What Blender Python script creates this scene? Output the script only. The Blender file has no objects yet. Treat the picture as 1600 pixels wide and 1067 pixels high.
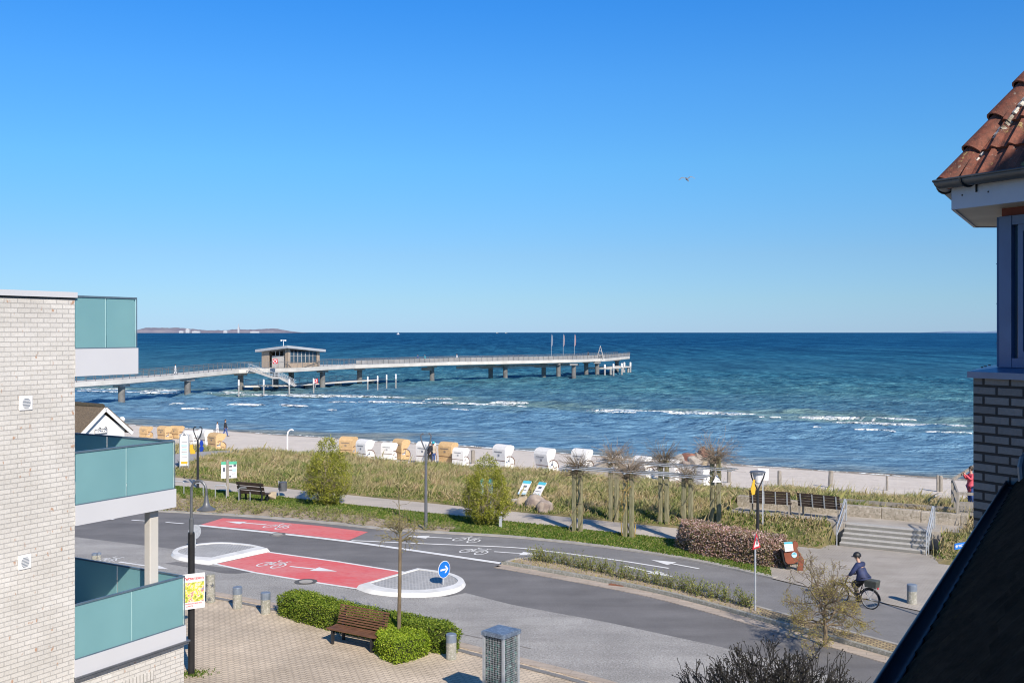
import bpy, bmesh, math, random
import numpy as np
from mathutils import Vector, Matrix
R = math.radians
PI = math.pi
random.seed(7)
rng = np.random.default_rng(11)
sc = bpy.context.scene
COL = sc.collection
# ---------------------------------------------------------------- camera, sky, sun
F, CX, HY, H = 1600.0, 800.0, 519.0, 8.8
cam_d = bpy.data.cameras.new('camera')
cam = bpy.data.objects.new('camera', cam_d)
COL.objects.link(cam)
cam.location = (0, 0, H)
cam.rotation_euler = (R(90), 0, 0)
cam_d.sensor_width = 36
cam_d.lens = 36.0 * F / 1600.0
cam_d.shift_y = -(533.5 - HY) / 1600.0
cam_d.clip_start = 0.1
cam_d.clip_end = 80000
sc.camera = cam
SUN_AZ, SUN_EL = 24.0, 36.0          # the sun stands behind the camera, 24 degrees to its right
world = bpy.data.worlds.new('World')
sc.world = world
world.use_nodes = True
wn, wl = world.node_tree.nodes, world.node_tree.links
wn.clear()
sky = wn.new('ShaderNodeTexSky')
sky.sky_type = 'NISHITA'
sky.sun_disc = False
sky.sun_elevation = R(SUN_EL)
sky.sun_rotation = R(180 - SUN_AZ)
sky.altitude = 0
sky.air_density = 1.0
sky.dust_density = 0.0
sky.ozone_density = 6.0
bg = wn.new('ShaderNodeBackground')
bg.inputs['Strength'].default_value = 0.080
gm = wn.new('ShaderNodeMix'); gm.data_type = 'RGBA'; gm.blend_type = 'MULTIPLY'
gm.inputs[0].default_value = 1.0
# the clear spring sky: the Nishita sky is graded by height to the deep blue of the photograph
tcw = wn.new('ShaderNodeTexCoord'); sxyz = wn.new('ShaderNodeSeparateXYZ'); wl.new(tcw.outputs['Generated'], sxyz.inputs[0])
cr = wn.new('ShaderNodeValToRGB'); wl.new(sxyz.outputs[2], cr.inputs[0])
STOPS = [(0.0, (0.476, 0.706, 1.201)), (0.031, (0.559, 0.771, 1.071)), (0.074, (0.626, 0.835, 1.057)), (0.160, (0.585, 1.063, 1.287)), (0.236, (0.494, 1.109, 1.502)), (0.306, (0.346, 1.081, 1.652)), (0.6, (0.45, 1.0, 1.35)), (1.0, (0.6, 1.0, 1.2))]
e_ = cr.color_ramp.elements
e_[0].position = 0; e_[1].position = 1
for i, (p_, c_) in enumerate(STOPS):
    q_ = e_[0] if i == 0 else (e_[len(e_) - 1] if i == len(STOPS) - 1 else e_.new(p_))
    q_.color = (c_[0] / 2, c_[1] / 2, c_[2] / 2, 1)
dbl = wn.new('ShaderNodeVectorMath'); dbl.operation = 'SCALE'; dbl.inputs['Scale'].default_value = 2.0
wl.new(cr.outputs[0], dbl.inputs[0]); wl.new(dbl.outputs[0], gm.inputs[7])
wo = wn.new('ShaderNodeOutputWorld')
wl.new(sky.outputs[0], gm.inputs[6])
wl.new(gm.outputs[2], bg.inputs['Color'])
wl.new(bg.outputs[0], wo.inputs['Surface'])
sun_d = bpy.data.lights.new('sun', 'SUN')
sun_d.energy = 4.8
sun_d.angle = R(0.5)
sun_d.color = (1.0, 0.90, 0.77)
sun = bpy.data.objects.new('sun', sun_d)
COL.objects.link(sun)
sv = Vector((math.sin(R(SUN_AZ)) * math.cos(R(SUN_EL)), -math.cos(R(SUN_AZ)) * math.cos(R(SUN_EL)), math.sin(R(SUN_EL))))
sun.rotation_euler = sv.to_track_quat('Z', 'Y').to_euler()
sc.view_settings.view_transform = 'Standard'
sc.view_settings.look = 'None'
sc.view_settings.exposure = 0.33
sc.view_settings.gamma = 1.0
sc.cycles.filter_width = 1.1

# ---------------------------------------------------------------- helpers
def G(px, py, z=0.0):
    """a point of the photograph on the level z"""
    Y = F * (H - z) / (py - HY)
    return Vector(((px - CX) / F * Y, Y, z))

def PX(px, Y, z=0.0):
    return Vector(((px - CX) / F * Y, Y, z))

def ZY(py, Y):
    return H - (py - HY) * Y / F

S30, C30 = 0.5, math.sqrt(3) / 2
def AB(a, b, z=0.0):               # a runs along the shore to the right, b out to sea
    return Vector((C30 * a + S30 * b, -S30 * a + C30 * b, z))

def toab(v):
    return C30 * v[0] - S30 * v[1], S30 * v[0] + C30 * v[1]

def sm(x, a, b):
    t = np.clip((np.asarray(x, float) - a) / (b - a), 0, 1)
    return t * t * (3 - 2 * t)

def hgt(a, b):
    """terrain height"""
    a = np.asarray(a, float); b = np.asarray(b, float)
    flat = -0.05 + 0 * a
    w = 0.10 * np.sin(a * 0.31 + 1.0) * np.sin(b * 0.4) + 0.07 * np.sin(a * 0.83 + b * 0.37)
    dune = sm(b, 43.5, 47) * (0.13 + 0.8 * w) + 0.02 - 0.42 * sm(b, 49, 57.5)
    right = sm(a, -16.4, -14.7)
    hi = sm(b, 42.4, 44.5) * 0.86 * (1 - 0.85 * sm(b, 48, 57))
    dune = dune * (1 - right) + (hi + 0.3 * w * sm(b, 47, 50)) * right
    dune = dune + 0.07
    terr = np.where((a > -14.6) & (a < -4.9) & (b > 44.2) & (b < 46.5), 0.60, dune)
    crest = 57.2 - 1.5 * right + 0.5 * np.sin(a * 0.12)
    beach = -1.15 - (b - 64) * 0.0628
    drop = sm(b, crest, crest + 3.0)
    out = terr * (1 - drop) + beach * drop
    out = np.where(b > 66, beach + 0.03 * np.sin(a * 0.5) * np.sin(b * 0.7), out)
    out = np.where((a > -9.9) & (a < -5.6) & (b < 44.6), flat, out)
    return np.where(b < 43.35 - 1.1 * right, flat, out)

def hz(v):
    a, b = toab(v)
    return float(hgt(a, b))

class MB:
    def __init__(s):
        s.v = []; s.f = []; s.m = []
    def add(s, vs, fs, mi=0):
        o = len(s.v)
        s.v += [tuple(p) for p in vs]
        s.f += [tuple(i + o for i in f) for f in fs]
        s.m += [mi] * len(fs)
        return s
    def box(s, c, d, rz=0.0, mi=0, M=None, taper=1.0):
        x, y, z = d[0] / 2, d[1] / 2, d[2] / 2
        vs = [Vector((sx * x * (taper if sz > 0 else 1), sy * y * (taper if sz > 0 else 1), sz * z)) for sz in (-1, 1) for sy in (-1, 1) for sx in (-1, 1)]
        if M is not None:
            vs = [M @ v for v in vs]
        elif rz:
            m = Matrix.Rotation(rz, 3, 'Z'); vs = [m @ v for v in vs]
        c = Vector(c)
        return s.add([v + c for v in vs], [(0, 2, 3, 1), (4, 5, 7, 6), (0, 1, 5, 4), (2, 6, 7, 3), (0, 4, 6, 2), (1, 3, 7, 5)], mi)
    def bb(s, a, b, mi=0):
        a = Vector(a); b = Vector(b)
        return s.box((a + b) / 2, b - a, 0, mi)
    def bar(s, p, q, w, h, mi=0):
        """rectangular bar from p to q; w sideways, h upright"""
        p = Vector(p); q = Vector(q); d = (q - p).normalized()
        up = Vector((0, 0, 1)) if abs(d.z) < 0.95 else Vector((0, 1, 0))
        x = d.cross(up).normalized(); y = x.cross(d).normalized()
        vs = [e + x * sx * w / 2 + y * sy * h / 2 for e in (p, q) for sx, sy in ((-1, -1), (1, -1), (1, 1), (-1, 1))]
        return s.add(vs, [(0, 1, 2, 3), (7, 6, 5, 4), (0, 4, 5, 1), (1, 5, 6, 2), (2, 6, 7, 3), (3, 7, 4, 0)], mi)
    def tube(s, pts, rad, n=8, mi=0, cap=True):
        pts = [Vector(p) for p in pts]
        if not hasattr(rad, '__len__'): rad = [rad] * len(pts)
        rings = []
        prev = None
        for i, p in enumerate(pts):
            d = (pts[min(i + 1, len(pts) - 1)] - pts[max(i - 1, 0)]).normalized()
            if prev is None:
                up = Vector((0, 0, 1)) if abs(d.z) < 0.9 else Vector((1, 0, 0))
                x = d.cross(up).normalized()
            else:
                x = (prev - d * prev.dot(d)).normalized()
            prev = x
            y = d.cross(x)
            rings.append([p + (x * math.cos(2 * PI * k / n) + y * math.sin(2 * PI * k / n)) * rad[i] for k in range(n)])
        vs = [v for r in rings for v in r]
        fs = [(i * n + k, i * n + (k + 1) % n, (i + 1) * n + (k + 1) % n, (i + 1) * n + k) for i in range(len(pts) - 1) for k in range(n)]
        if cap:
            fs += [tuple(range(n))[::-1], tuple((len(pts) - 1) * n + k for k in range(n))]
        return s.add(vs, fs, mi)
    def lathe(s, prof, c=(0, 0, 0), n=16, mi=0):
        c = Vector(c)
        vs = [c + Vector((r * math.cos(2 * PI * k / n), r * math.sin(2 * PI * k / n), z)) for r, z in prof for k in range(n)]
        fs = [(i * n + k, i * n + (k + 1) % n, (i + 1) * n + (k + 1) % n, (i + 1) * n + k) for i in range(len(prof) - 1) for k in range(n)]
        fs += [tuple(range(n))[::-1], tuple((len(prof) - 1) * n + k for k in range(n))]
        return s.add(vs, fs, mi)
    def prism(s, pts, d, mi=0):
        """pts: ring of points, extruded by d"""
        pts = [Vector(p) for p in pts]; d = Vector(d); n = len(pts)
        return s.add(pts + [p + d for p in pts], [tuple(range(n))[::-1], tuple(range(n, 2 * n))] + [(k, (k + 1) % n, n + (k + 1) % n, n + k) for k in range(n)], mi)
    def sphere(s, c, r, n=10, m=6, mi=0, sc_=(1, 1, 1)):
        prof = [(r * math.sin(PI * i / m) + 1e-4, -r * math.cos(PI * i / m)) for i in range(m + 1)]
        t = MB(); t.lathe(prof, (0, 0, 0), n)
        return s.add([Vector((v[0] * sc_[0], v[1] * sc_[1], v[2] * sc_[2])) + Vector(c) for v in t.v], t.f, mi)
    def xf(s, M):
        s.v = [tuple(M @ Vector(p)) for p in s.v]
        return s
    def build(s, name, mats, parent=None, smooth=False, M=None):
        me = bpy.data.meshes.new(name)
        me.from_pydata(s.v, [], s.f)
        if not isinstance(mats, (list, tuple)): mats = [mats]
        for m in mats: me.materials.append(m)
        me.polygons.foreach_set('material_index', s.m)
        if smooth:
            me.polygons.foreach_set('use_smooth', [True] * len(me.polygons))
        me.update()
        return link(name, me, parent)

def link(name, me, parent=None):
    o = bpy.data.objects.new(name, me)
    COL.objects.link(o)
    if parent is not None: o.parent = parent
    return o

def smooth_by_angle(o, ang=40):
    me = o.data
    bm = bmesh.new(); bm.from_mesh(me)
    bmesh.ops.recalc_face_normals(bm, faces=bm.faces)
    for f in bm.faces: f.smooth = True
    for e in bm.edges:
        e.smooth = not (len(e.link_faces) == 2 and e.calc_face_angle(0) > R(ang))
    bm.to_mesh(me); bm.free()
    return o

def bevel(o, w=0.01, seg=1):
    m = o.modifiers.new('bevel', 'BEVEL'); m.width = w; m.segments = seg; m.limit_method = 'ANGLE'; m.angle_limit = R(50)
    return o

def tag(o, label, cat, group=None, kind=None):
    o['label'] = label; o['category'] = cat
    if group: o['group'] = group
    if kind: o['kind'] = kind
    return o

def struct(o):
    o['kind'] = 'structure'; return o

def thing(name, loc, rz, label, cat, group=None):
    o = bpy.data.objects.new(name, None)
    o.empty_display_size = 0.2
    COL.objects.link(o)
    o.location = loc; o.rotation_euler = (0, 0, rz)
    return tag(o, label, cat, group)

def dup(root, loc, rz, label, scale=1.0):
    r = root.copy(); COL.objects.link(r)
    r.location = loc; r.rotation_euler = (0, 0, rz); r['label'] = label
    r.scale = (scale,) * 3 if not hasattr(scale, '__len__') else scale
    def rec(src, dst):
        for ch in list(src.children):
            c = ch.copy(); COL.objects.link(c); c.parent = dst
            rec(ch, c)
    rec(root, r)
    return r

def npmesh(name, V, Fa, mats, parent=None, mi=None, smooth=False):
    """V (n,3) floats, Fa (m,k) ints"""
    me = bpy.data.meshes.new(name)
    k = Fa.shape[1]
    me.vertices.add(len(V)); me.vertices.foreach_set('co', np.ascontiguousarray(V, dtype=np.float32).ravel())
    me.loops.add(Fa.size); me.loops.foreach_set('vertex_index', Fa.astype(np.int32).ravel())
    me.polygons.add(len(Fa)); me.polygons.foreach_set('loop_start', np.arange(0, Fa.size, k, dtype=np.int32))
    me.polygons.foreach_set('loop_total', np.full(len(Fa), k, dtype=np.int32))
    if not isinstance(mats, (list, tuple)): mats = [mats]
    for m in mats: me.materials.append(m)
    if mi is not None: me.polygons.foreach_set('material_index', mi.astype(np.int32))
    me.polygons.foreach_set('use_smooth', np.full(len(Fa), smooth))
    me.update(calc_edges=True)
    me.validate()
    return link(name, me, parent)

def leaf_mesh(name, P, size, mats, parent=None, aspect=0.6, nrm=None, jit=1.0, mi=None):
    """a small bent-free rhombus leaf at every point of P"""
    n = len(P)
    size = np.broadcast_to(size, (n,)).astype(float) * rng.uniform(0.7, 1.3, n)
    d = rng.normal(size=(n, 3))
    if nrm is not None: d = nrm + d * jit
    d /= np.linalg.norm(d, axis=1)[:, None]
    t = rng.normal(size=(n, 3)); t -= d * np.sum(t * d, 1)[:, None]; t /= np.linalg.norm(t, axis=1)[:, None]
    u = np.cross(d, t)
    V = np.stack([P - t * size[:, None] / 2, P + u * (size * aspect / 2)[:, None], P + t * size[:, None] / 2, P - u * (size * aspect / 2)[:, None]], 1).reshape(-1, 3)
    return npmesh(name, V, np.arange(4 * n).reshape(-1, 4), mats, parent, mi)

def blades(name, B, h, w, mats, parent=None, lean=0.35, wind=(0.3, 0.1), kind='stuff', mi=None):
    """grass blades: a two-segment bent blade at every point of B"""
    n = len(B)
    h = np.broadcast_to(h, (n,)) * rng.uniform(0.6, 1.25, n)
    an = rng.uniform(0, 2 * PI, n)
    side = np.stack([np.cos(an), np.sin(an), np.zeros(n)], 1) * (w / 2)
    L = rng.normal(size=(n, 3)) * lean; L[:, 2] = 0
    L[:, 0] += wind[0]; L[:, 1] += wind[1]
    mid = B + np.stack([L[:, 0] * h * 0.3, L[:, 1] * h * 0.3, h * 0.6], 1)
    tip = B + np.stack([L[:, 0] * h, L[:, 1] * h, h], 1)
    V = np.stack([B - side, B + side, mid + side * 0.8, tip, mid - side * 0.8], 1).reshape(-1, 3)
    Fa = np.arange(5 * n).reshape(-1, 5)
    o = npmesh(name, V, Fa, mats, parent, mi)
    if kind: o['kind'] = kind
    return o

def in_poly(X, Y, poly):
    inside = np.zeros(len(X), bool)
    n = len(poly)
    for i in range(n):
        x1, y1 = poly[i][0], poly[i][1]; x2, y2 = poly[(i + 1) % n][0], poly[(i + 1) % n][1]
        c = ((y1 > Y) != (y2 > Y)) & (X < (x2 - x1) * (Y - y1) / (y2 - y1 + 1e-12) + x1)
        inside ^= c
    return inside

def scatter_poly(poly, dens):
    xs = [p[0] for p in poly]; ys = [p[1] for p in poly]
    A = (max(xs) - min(xs)) * (max(ys) - min(ys))
    n = int(A * dens)
    X = rng.uniform(min(xs), max(xs), n); Y = rng.uniform(min(ys), max(ys), n)
    k = in_poly(X, Y, poly)
    return X[k], Y[k]

# ---------------------------------------------------------------- materials
def new_mat(name):
    m = bpy.data.materials.new(name); m.use_nodes = True
    nt = m.node_tree
    return m, nt, nt.nodes['Principled BSDF']

def nd(nt, t, **kw):
    n = nt.nodes.new(t)
    for k, v in kw.items(): setattr(n, k, v)
    return n

def c4(c): return (c[0], c[1], c[2], 1)

def ramp(nt, fac, stops, interp='LINEAR'):
    r = nt.nodes.new('ShaderNodeValToRGB'); r.color_ramp.interpolation = interp
    el = r.color_ramp.elements
    el[0].position, el[0].color = stops[0][0], c4(stops[0][1])
    el[1].position, el[1].color = stops[-1][0], c4(stops[-1][1])
    for p, c in stops[1:-1]:
        e = el.new(p); e.color = c4(c)
    nt.links.new(fac, r.inputs[0])
    return r.outputs[0]

def coords(nt, scale=(1, 1, 1), rot=(0, 0, 0)):
    tc = nt.nodes.new('ShaderNodeTexCoord'); mp = nt.nodes.new('ShaderNodeMapping')
    mp.inputs['Scale'].default_value = scale; mp.inputs['Rotation'].default_value = rot
    nt.links.new(tc.outputs['Object'], mp.inputs[0])
    return mp.outputs[0]

def noise(nt, vec, scale, detail=4, rough=0.55):
    n = nt.nodes.new('ShaderNodeTexNoise'); n.inputs['Scale'].default_value = scale
    n.inputs['Detail'].default_value = detail; n.inputs['Roughness'].default_value = rough
    nt.links.new(vec, n.inputs['Vector'])
    return n.outputs[0]

def mixc(nt, fac, a, b, mode='MIX'):
    m = nt.nodes.new('ShaderNodeMix'); m.data_type = 'RGBA'; m.blend_type = mode
    for s, i in ((fac, 0), (a, 6), (b, 7)):
        if hasattr(s, 'is_linked'): nt.links.new(s, m.inputs[i])
        elif i == 0: m.inputs[0].default_value = s
        else: m.inputs[i].default_value = c4(s)
    return m.outputs[2]

def math_n(nt, op, a, b=None, c=None):
    m = nt.nodes.new('ShaderNodeMath'); m.operation = op
    for i, s in enumerate((a, b, c)):
        if s is None: continue
        if hasattr(s, 'is_linked'): nt.links.new(s, m.inputs[i])
        else: m.inputs[i].default_value = s
    return m.outputs[0]

def bump(nt, bsdf, h, dist=0.02, strength=1.0):
    b = nt.nodes.new('ShaderNodeBump'); b.inputs['Distance'].default_value = dist; b.inputs['Strength'].default_value = strength
    nt.links.new(h, b.inputs['Height']); nt.links.new(b.outputs[0], bsdf.inputs['Normal'])

def M_(name, c1, c2=None, scale=3.0, rough=0.6, metal=0.0, bp=0.0, bscale=None, stretch=(1, 1, 1), spec=0.5, lo=0.35, hi=0.65, speck=None):
    m, nt, b = new_mat(name)
    b.inputs['Roughness'].default_value = rough; b.inputs['Metallic'].default_value = metal
    b.inputs['Specular IOR Level'].default_value = spec
    if c2 is None: c2 = tuple(x * 0.82 for x in c1)
    v = coords(nt, stretch)
    n = noise(nt, v, scale, 5)
    col = ramp(nt, n, [(lo, c1), (hi, c2)])
    if speck:
        s = noise(nt, v, speck[1], 2, 0.7)
        col = mixc(nt, ramp(nt, s, [(0.50, (0, 0, 0)), (0.66, (1, 1, 1))]), col, speck[0])
        s2 = noise(nt, v, speck[1] * 1.37, 2, 0.7)
        col = mixc(nt, ramp(nt, s2, [(0.52, (0, 0, 0)), (0.68, (1, 1, 1))]), col, speck[2])
    nt.links.new(col, b.inputs['Base Color'])
    if bp:
        bump(nt, b, noise(nt, v, bscale or scale * 6, 4, 0.65), bp)
    return m

def stain(mat, sc_, lo_, hi_, rot=24):
    nt = mat.node_tree; b = nt.nodes['Principled BSDF']; src = b.inputs['Base Color'].links[0].from_socket
    n1 = noise(nt, coords(nt, (0.16, 1.0, 1), (0, 0, R(rot))), sc_, 5, 0.6); n2 = noise(nt, coords(nt), sc_ * 0.6, 6, 0.65)
    c = mixc(nt, 1.0, src, ramp(nt, n1, [(0.33, (lo_,) * 3), (0.68, (hi_,) * 3)]), 'MULTIPLY')
    c = mixc(nt, 1.0, c, ramp(nt, n2, [(0.33, (lo_ * 1.03,) * 3), (0.68, (hi_,) * 3)]), 'MULTIPLY')
    nt.links.new(c, b.inputs['Base Color'])

def leafmat(name, stops, rough=0.55, trans=0.25, scale=None):
    m, nt, b = new_mat(name)
    g = nt.nodes.new('ShaderNodeNewGeometry')
    col = ramp(nt, g.outputs['Random Per Island'], stops)
    v = coords(nt)
    col = mixc(nt, ramp(nt, noise(nt, v, scale or 1.2, 3), [(0.35, (0, 0, 0)), (0.65, (1, 1, 1))]), col, mixc(nt, 1.0, col, (0.72, 0.80, 0.70), 'MULTIPLY'))
    nt.links.new(col, b.inputs['Base Color'])
    b.inputs['Roughness'].default_value = rough
    b.inputs['Specular IOR Level'].default_value = 0.3
    if trans:
        t = nt.nodes.new('ShaderNodeBsdfTranslucent'); nt.links.new(col, t.inputs[0])
        mx = nt.nodes.new('ShaderNodeMixShader'); mx.inputs[0].default_value = trans
        nt.links.new(b.outputs[0], mx.inputs[1]); nt.links.new(t.outputs[0], mx.inputs[2])
        nt.links.new(mx.outputs[0], nt.nodes['Material Output'].inputs[0])
    return m

def brickmat(name, c1, c2, mortar, bw, bh, ms, axis='xz', rough=0.8, odd=None, bp=0.01, offset=0.5, rotz=0.0, bumpn=None, clump=0.0):
    """brick pattern in metres; axis xz for walls, xy for paving"""
    m, nt, b = new_mat(name)
    b.inputs['Roughness'].default_value = rough
    v = coords(nt, (1, 1, 1), (0, 0, rotz))
    if axis == 'xz':
        s = nt.nodes.new('ShaderNodeSeparateXYZ'); nt.links.new(v, s.inputs[0])
        c = nt.nodes.new('ShaderNodeCombineXYZ')
        nt.links.new(math_n(nt, 'ADD', s.outputs[0], s.outputs[1]), c.inputs[0]); nt.links.new(s.outputs[2], c.inputs[1])
        vv = c.outputs[0]
    else:
        vv = v
    t = nt.nodes.new('ShaderNodeTexBrick'); nt.links.new(vv, t.inputs['Vector'])
    t.inputs['Color1'].default_value = c4(c1); t.inputs['Color2'].default_value = c4(c2); t.inputs['Mortar'].default_value = c4(mortar)
    t.inputs['Scale'].default_value = 1.0; t.inputs['Mortar Size'].default_value = ms; t.inputs['Mortar Smooth'].default_value = 0.15
    t.inputs['Brick Width'].default_value = bw; t.inputs['Row Height'].default_value = bh; t.offset = offset
    col = t.outputs[0]
    n1 = noise(nt, v, 30, 4, 0.7)
    col = mixc(nt, 0.5, col, mixc(nt, 1.0, col, ramp(nt, n1, [(0.3, (0.72, 0.72, 0.72)), (0.7, (1.2, 1.2, 1.2))]), 'MULTIPLY'))
    n0 = noise(nt, v, 0.9, 5, 0.6)
    col = mixc(nt, 1.0, col, ramp(nt, n0, [(0.3, (0.86, 0.85, 0.83)), (0.7, (1.08, 1.08, 1.08))]), 'MULTIPLY')
    if odd:
        o = noise(nt, coords(nt, (1.6, 1.6, 0.9)), 6.0, 2, 0.5)
        fac = math_n(nt, 'MULTIPLY', ramp(nt, o, [(0.655, (0, 0, 0)), (0.72, (0.8, 0.8, 0.8))]), ramp(nt, t.outputs[1], [(0.2, (1, 1, 1)), (0.6, (0, 0, 0))]))
        col = mixc(nt, fac, col, odd)
    nt.links.new(col, b.inputs['Base Color'])
    h = math_n(nt, 'SUBTRACT', math_n(nt, 'MULTIPLY', n1, 0.35), t.outputs[1])
    bump(nt, b, h, bp)
    return m

mt = {}
mt['asphalt_dark'] = M_('asphalt_dark', (0.156, 0.149, 0.146), (0.179, 0.171, 0.166), 0.5, 0.85, bp=0.004, bscale=60, speck=((0.22, 0.22, 0.22), 26, (0.10, 0.10, 0.105)))
mt['asphalt_path'] = M_('asphalt_path', (0.192, 0.186, 0.182), (0.217, 0.211, 0.205), 0.6, 0.85, bp=0.004, bscale=60, speck=((0.26, 0.26, 0.26), 26, (0.14, 0.14, 0.14)))
mt['asphalt_light'] = M_('asphalt_light', (0.315, 0.30, 0.28), (0.36, 0.345, 0.32), 0.45, 0.85, bp=0.006, bscale=50, speck=((0.46, 0.46, 0.45), 17, (0.15, 0.15, 0.15)))
mt['red_lane'] = M_('red_lane', (0.70, 0.125, 0.12), (0.68, 0.23, 0.215), 0.5, 0.7, bp=0.003, bscale=60, speck=((0.66, 0.20, 0.20), 5, (0.64, 0.11, 0.115)), stretch=(0.5, 1.6, 1))
mt['marking'] = M_('marking', (0.80, 0.80, 0.78), (0.62, 0.62, 0.60), 3.0, 0.6, lo=0.45, hi=0.75, bp=0.002)
mt['kerb'] = M_('kerb', (0.42, 0.40, 0.36), (0.33, 0.31, 0.28), 2.0, 0.8, bp=0.004)
mt['kerb_white'] = M_('kerb_white', (0.78, 0.78, 0.76), (0.62, 0.62, 0.60), 2.0, 0.7, bp=0.003)
mt['paver_plaza'] = brickmat('paver_plaza', (0.66, 0.555, 0.425), (0.59, 0.495, 0.38), (0.36, 0.30, 0.235), 0.22, 0.115, 0.012, 'xy', rotz=R(27), bp=0.006)
mt['paver_far'] = brickmat('paver_far', (0.46, 0.42, 0.37), (0.41, 0.375, 0.33), (0.30, 0.275, 0.24), 0.2, 0.1, 0.010, 'xy', rotz=R(30), bp=0.005)
mt['paver_band'] = brickmat('paver_band', (0.47, 0.40, 0.33), (0.42, 0.35, 0.285), (0.30, 0.26, 0.22), 1.0, 0.25, 0.01, 'xy', rotz=R(22), bp=0.004)
mt['paver_yellow'] = brickmat('paver_yellow', (0.50, 0.40, 0.22), (0.40, 0.31, 0.17), (0.16, 0.12, 0.08), 0.17, 0.12, 0.022, 'xy', rotz=R(22), bp=0.012)
mt['cobble'] = brickmat('cobble', (0.40, 0.405, 0.41), (0.27, 0.275, 0.285), (0.50, 0.50, 0.49), 0.13, 0.11, 0.018, 'xy', rotz=R(24), bp=0.012)
mt['path'] = M_('path', (0.53, 0.465, 0.40), (0.48, 0.425, 0.365), 0.9, 0.85, bp=0.003, speck=((0.45, 0.42, 0.37), 20, (0.29, 0.265, 0.23)))
mt['sand_soil'] = M_('sand_soil', (0.42, 0.34, 0.25), (0.30, 0.24, 0.17), 1.5, 0.95, bp=0.02, bscale=12, speck=((0.5, 0.42, 0.33), 14, (0.2, 0.16, 0.11)))
mt['white_paint'] = M_('white_paint', (0.80, 0.80, 0.80), (0.76, 0.76, 0.77), 1.0, 0.45)
mt['panel_white'] = M_('panel_white', (0.58, 0.59, 0.62), (0.56, 0.57, 0.60), 0.8, 0.4)
mt['concrete'] = M_('concrete', (0.33, 0.32, 0.28), (0.24, 0.24, 0.20), 2.5, 0.85, bp=0.006, speck=((0.48, 0.47, 0.43), 15, (0.24, 0.25, 0.2)))
mt['concrete_pale'] = M_('concrete_pale', (0.62, 0.60, 0.56), (0.52, 0.50, 0.46), 0.5, 0.8, bp=0.006)
mt['concrete_grey'] = M_('concrete_grey', (0.36, 0.36, 0.35), (0.24, 0.24, 0.23), 1.0, 0.85, bp=0.01)
mt['steel'] = M_('steel', (0.42, 0.45, 0.49), (0.34, 0.37, 0.41), 6.0, 0.42, metal=0.35)
mt['galv'] = M_('galv', (0.50, 0.53, 0.56), (0.40, 0.43, 0.46), 10.0, 0.45, metal=0.3)
mt['dark_metal'] = M_('dark_metal', (0.035, 0.037, 0.042), (0.025, 0.026, 0.03), 4.0, 0.4, metal=0.2)
mt['pole_grey'] = M_('pole_grey', (0.16, 0.17, 0.19), (0.12, 0.13, 0.145), 4.0, 0.45, metal=0.3)
mt['rail_blue'] = M_('rail_blue', (0.13, 0.19, 0.24), (0.10, 0.15, 0.2), 4.0, 0.4, metal=0.2)
mt['wood_brown'] = M_('wood_brown', (0.20, 0.095, 0.05), (0.11, 0.05, 0.028), 4.0, 0.7, bp=0.003, stretch=(1, 1, 12))
mt['wood_dark'] = M_('wood_dark', (0.060, 0.040, 0.030), (0.035, 0.023, 0.017), 4.0, 0.65, bp=0.003)
mt['wood_post'] = M_('wood_post', (0.30, 0.28, 0.17), (0.16, 0.155, 0.08), 5.0, 0.85, bp=0.006, stretch=(3, 3, 0.6))
mt['wood_grey'] = M_('wood_grey', (0.34, 0.31, 0.27), (0.22, 0.20, 0.17), 6.0, 0.85, bp=0.006, stretch=(3, 3, 0.6))
mt['wicker_orange'] = M_('wicker_orange', (0.66, 0.46, 0.24), (0.56, 0.37, 0.18), 8.0, 0.7, bp=0.01, bscale=40)
mt['wicker_white'] = M_('wicker_white', (0.78, 0.77, 0.74), (0.70, 0.69, 0.66), 8.0, 0.6, bp=0.01, bscale=40)
mt['trim_brown'] = M_('trim_brown', (0.16, 0.085, 0.05), (0.12, 0.06, 0.04), 6.0, 0.6)
mt['ink'] = M_('ink', (0.10, 0.12, 0.16), (0.08, 0.09, 0.12), 6.0, 0.6)
mt['black'] = M_('black', (0.018, 0.018, 0.02), (0.012, 0.012, 0.013), 5.0, 0.5)
mt['blue_sign'] = M_('blue_sign', (0.01, 0.17, 0.62), (0.01, 0.16, 0.58), 3.0, 0.35)
mt['blue_deep'] = M_('blue_deep', (0.01, 0.05, 0.38), (0.01, 0.05, 0.34), 3.0, 0.35)
mt['sign_red'] = M_('sign_red', (0.62, 0.03, 0.05), (0.56, 0.025, 0.04), 3.0, 0.4)
mt['yellow'] = M_('yellow', (0.78, 0.45, 0.03), (0.70, 0.40, 0.03), 3.0, 0.5)
mt['green_board'] = M_('green_board', (0.10, 0.48, 0.30), (0.09, 0.44, 0.28), 3.0, 0.5)
mt['cyan_board'] = M_('cyan_board', (0.10, 0.52, 0.62), (0.09, 0.46, 0.56), 3.0, 0.5)
mt['pale_blue'] = M_('pale_blue', (0.50, 0.70, 0.78), (0.44, 0.64, 0.74), 6.0, 0.5)
mt['rust_brown'] = M_('rust_brown', (0.26, 0.075, 0.035), (0.20, 0.055, 0.028), 3.0, 0.7, bp=0.002)
mt['boulder_beige'] = M_('boulder_beige', (0.46, 0.38, 0.27), (0.32, 0.27, 0.2), 3.0, 0.9, bp=0.03, bscale=7)
mt['boulder_pink'] = M_('boulder_pink', (0.38, 0.32, 0.27), (0.22, 0.175, 0.155), 3.0, 0.9, bp=0.03, bscale=7)
mt['boulder_red'] = M_('boulder_red', (0.30, 0.13, 0.09), (0.2, 0.09, 0.07), 2.0, 0.9, bp=0.05, bscale=5)
mt['boulder_grey'] = M_('boulder_grey', (0.42, 0.39, 0.35), (0.28, 0.25, 0.22), 2.0, 0.9, bp=0.05, bscale=5)
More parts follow.
